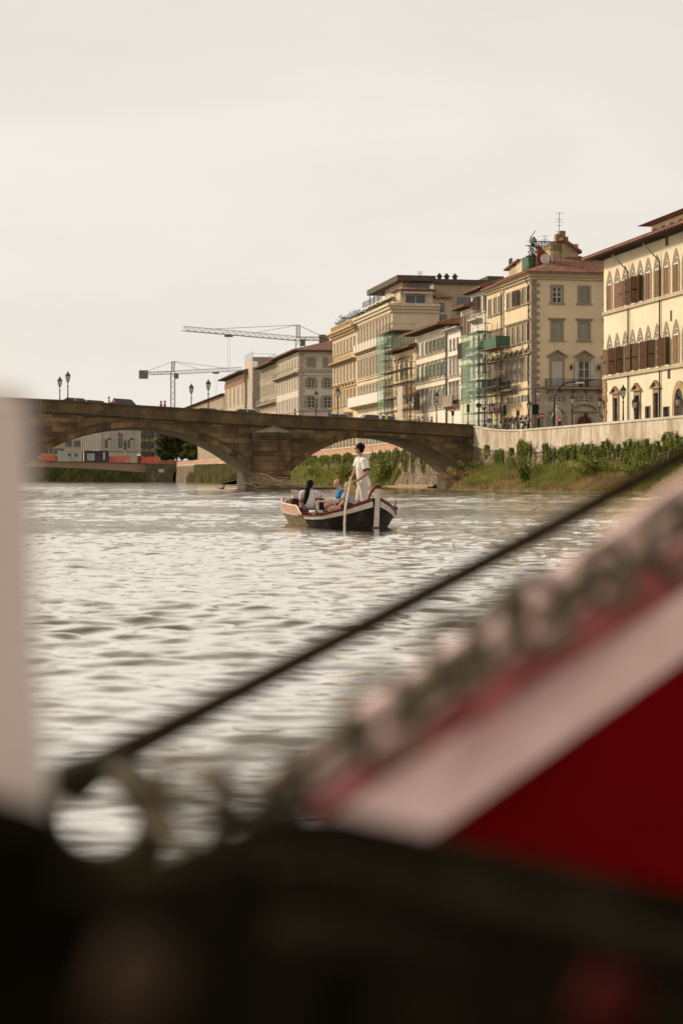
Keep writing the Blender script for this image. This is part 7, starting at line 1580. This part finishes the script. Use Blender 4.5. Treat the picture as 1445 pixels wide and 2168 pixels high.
# mooring ring, rope and chain
rg = W(208, 1733, 1.25); MB_ = MB(); nseg = 28; Rr = 112 * 1.25 / F; vs = [V3((math.cos(2*PI*k/nseg) * Rr * 1.06, 0, math.sin(2*PI*k/nseg) * Rr * .96)) for k in range(nseg + 1)]
rng_o = MB_.tube(vs, 36 * 1.25 / F, 10, caps=False).build('mooring_ring', M('dark bronze', (.04, .034, .02), spec=.1, rough=.7, var=.3), None, smooth=True); rng_o.location = rg; tag(rng_o, 'blurred dark mooring ring framing a disc of bright water', 'ring')
rp_ = [(150, 1680, 1.36), (205, 1626, 1.38), (250, 1598, 1.4), (340, 1552, 1.42), (480, 1478, 1.5), (640, 1394, 1.6), (800, 1310, 1.75), (1000, 1204, 1.95), (1200, 1098, 2.2), (1445, 962, 2.5), (1800, 770, 2.9)]; ro = W(*rp_[0])
rope = MB().tube([W(*p) - ro for p in rp_], [.012, .013, .0125, .0112] + [.0104] * 7, 10).build('mooring_rope', M('dark hemp rope', (.05, .034, .018), spec=.0, rough=.95, var=.4, scale=60, bump=.6, bscale=120), None, smooth=True); rope.location = ro; tag(rope, 'dark taut rope running from the mooring ring up to the right', 'rope')
cp = [(312, 1690, 1.15), (400, 1735, 1.1), (520, 1702, 1.05), (610, 1650, 1.02), (700, 1572, 1.0), (830, 1490, 1.06), (1000, 1390, 1.16), (1160, 1292, 1.26), (1320, 1192, 1.36), (1470, 1100, 1.46), (1640, 1000, 1.56)]
cpw = [W(x, y - 4, (d - .07) * .976) for x, y, d in cp]; co_ = cpw[0].copy(); CH_ = empty('iron_chain', co_, 0, 'blurred grey green chain lying along the rim of the near boat', 'chain')
chm = M('tarnished chain', (.12, .095, .06), spec=.15, rough=.7, var=.3, scale=30)
def link_mesh():
    m = MB(); pts = []; L_, w_ = .023, .0205
    for k in range(21):
        a = 2 * PI * k / 20; pts.append(V3((math.copysign(L_ * .55, math.cos(a)) * (1 if abs(math.cos(a)) > .05 else 0) + math.cos(a) * w_, math.sin(a) * w_, 0)))
    m.tube(pts, .0046, 6, caps=False); return m.mesh('link', chm, True)
lm_ = link_mesh(); acc = 0; seg = 0; step = .052; tot = sum((cpw[i+1] - cpw[i]).length for i in range(len(cpw)-1)); k = 0
def along(s_):
    for i in range(len(cpw) - 1):
        l_ = (cpw[i+1] - cpw[i]).length
        if s_ <= l_: return cpw[i].lerp(cpw[i+1], s_ / l_), (cpw[i+1] - cpw[i]).normalized()
        s_ -= l_
    return cpw[-1], (cpw[-1] - cpw[-2]).normalized()
s_ = 0
while s_ < tot:
    p, d = along(s_); up = V3((0, -1, .25)).normalized(); y = up.cross(d).normalized(); z = d.cross(y)
    Mx = Matrix((d, y, z)).transposed() @ Matrix.Rotation(R(20 if k % 2 else 75) + random.uniform(-.3, .3), 3, 'X')
    put('link', lm_, CH_, p - co_ + V3((random.uniform(-.004, .004), 0, random.uniform(-.004, .004) + .006 * math.sin(k * .9))), Mx.to_euler(), (random.uniform(.9, 1.3),) * 3); s_ += step * random.uniform(.85, 1.2); k += 1

# the stake outside the frame that the rope is tied to
sk = W(1800, 770, 2.9); st_ = MB().tube([(0, 0, -1.9), (0, 0, -.4), (.01, 0, .0), (.012, 0, .16)], [.06, .055, .05, .045], 10).build('mooring_stake', M('stake wood', (.13, .095, .06), var=.3, scale=8, bump=.3), None, smooth=True); st_.location = sk; tag(st_, 'round wooden mooring stake just past the right edge where the dark rope ends', 'stake')
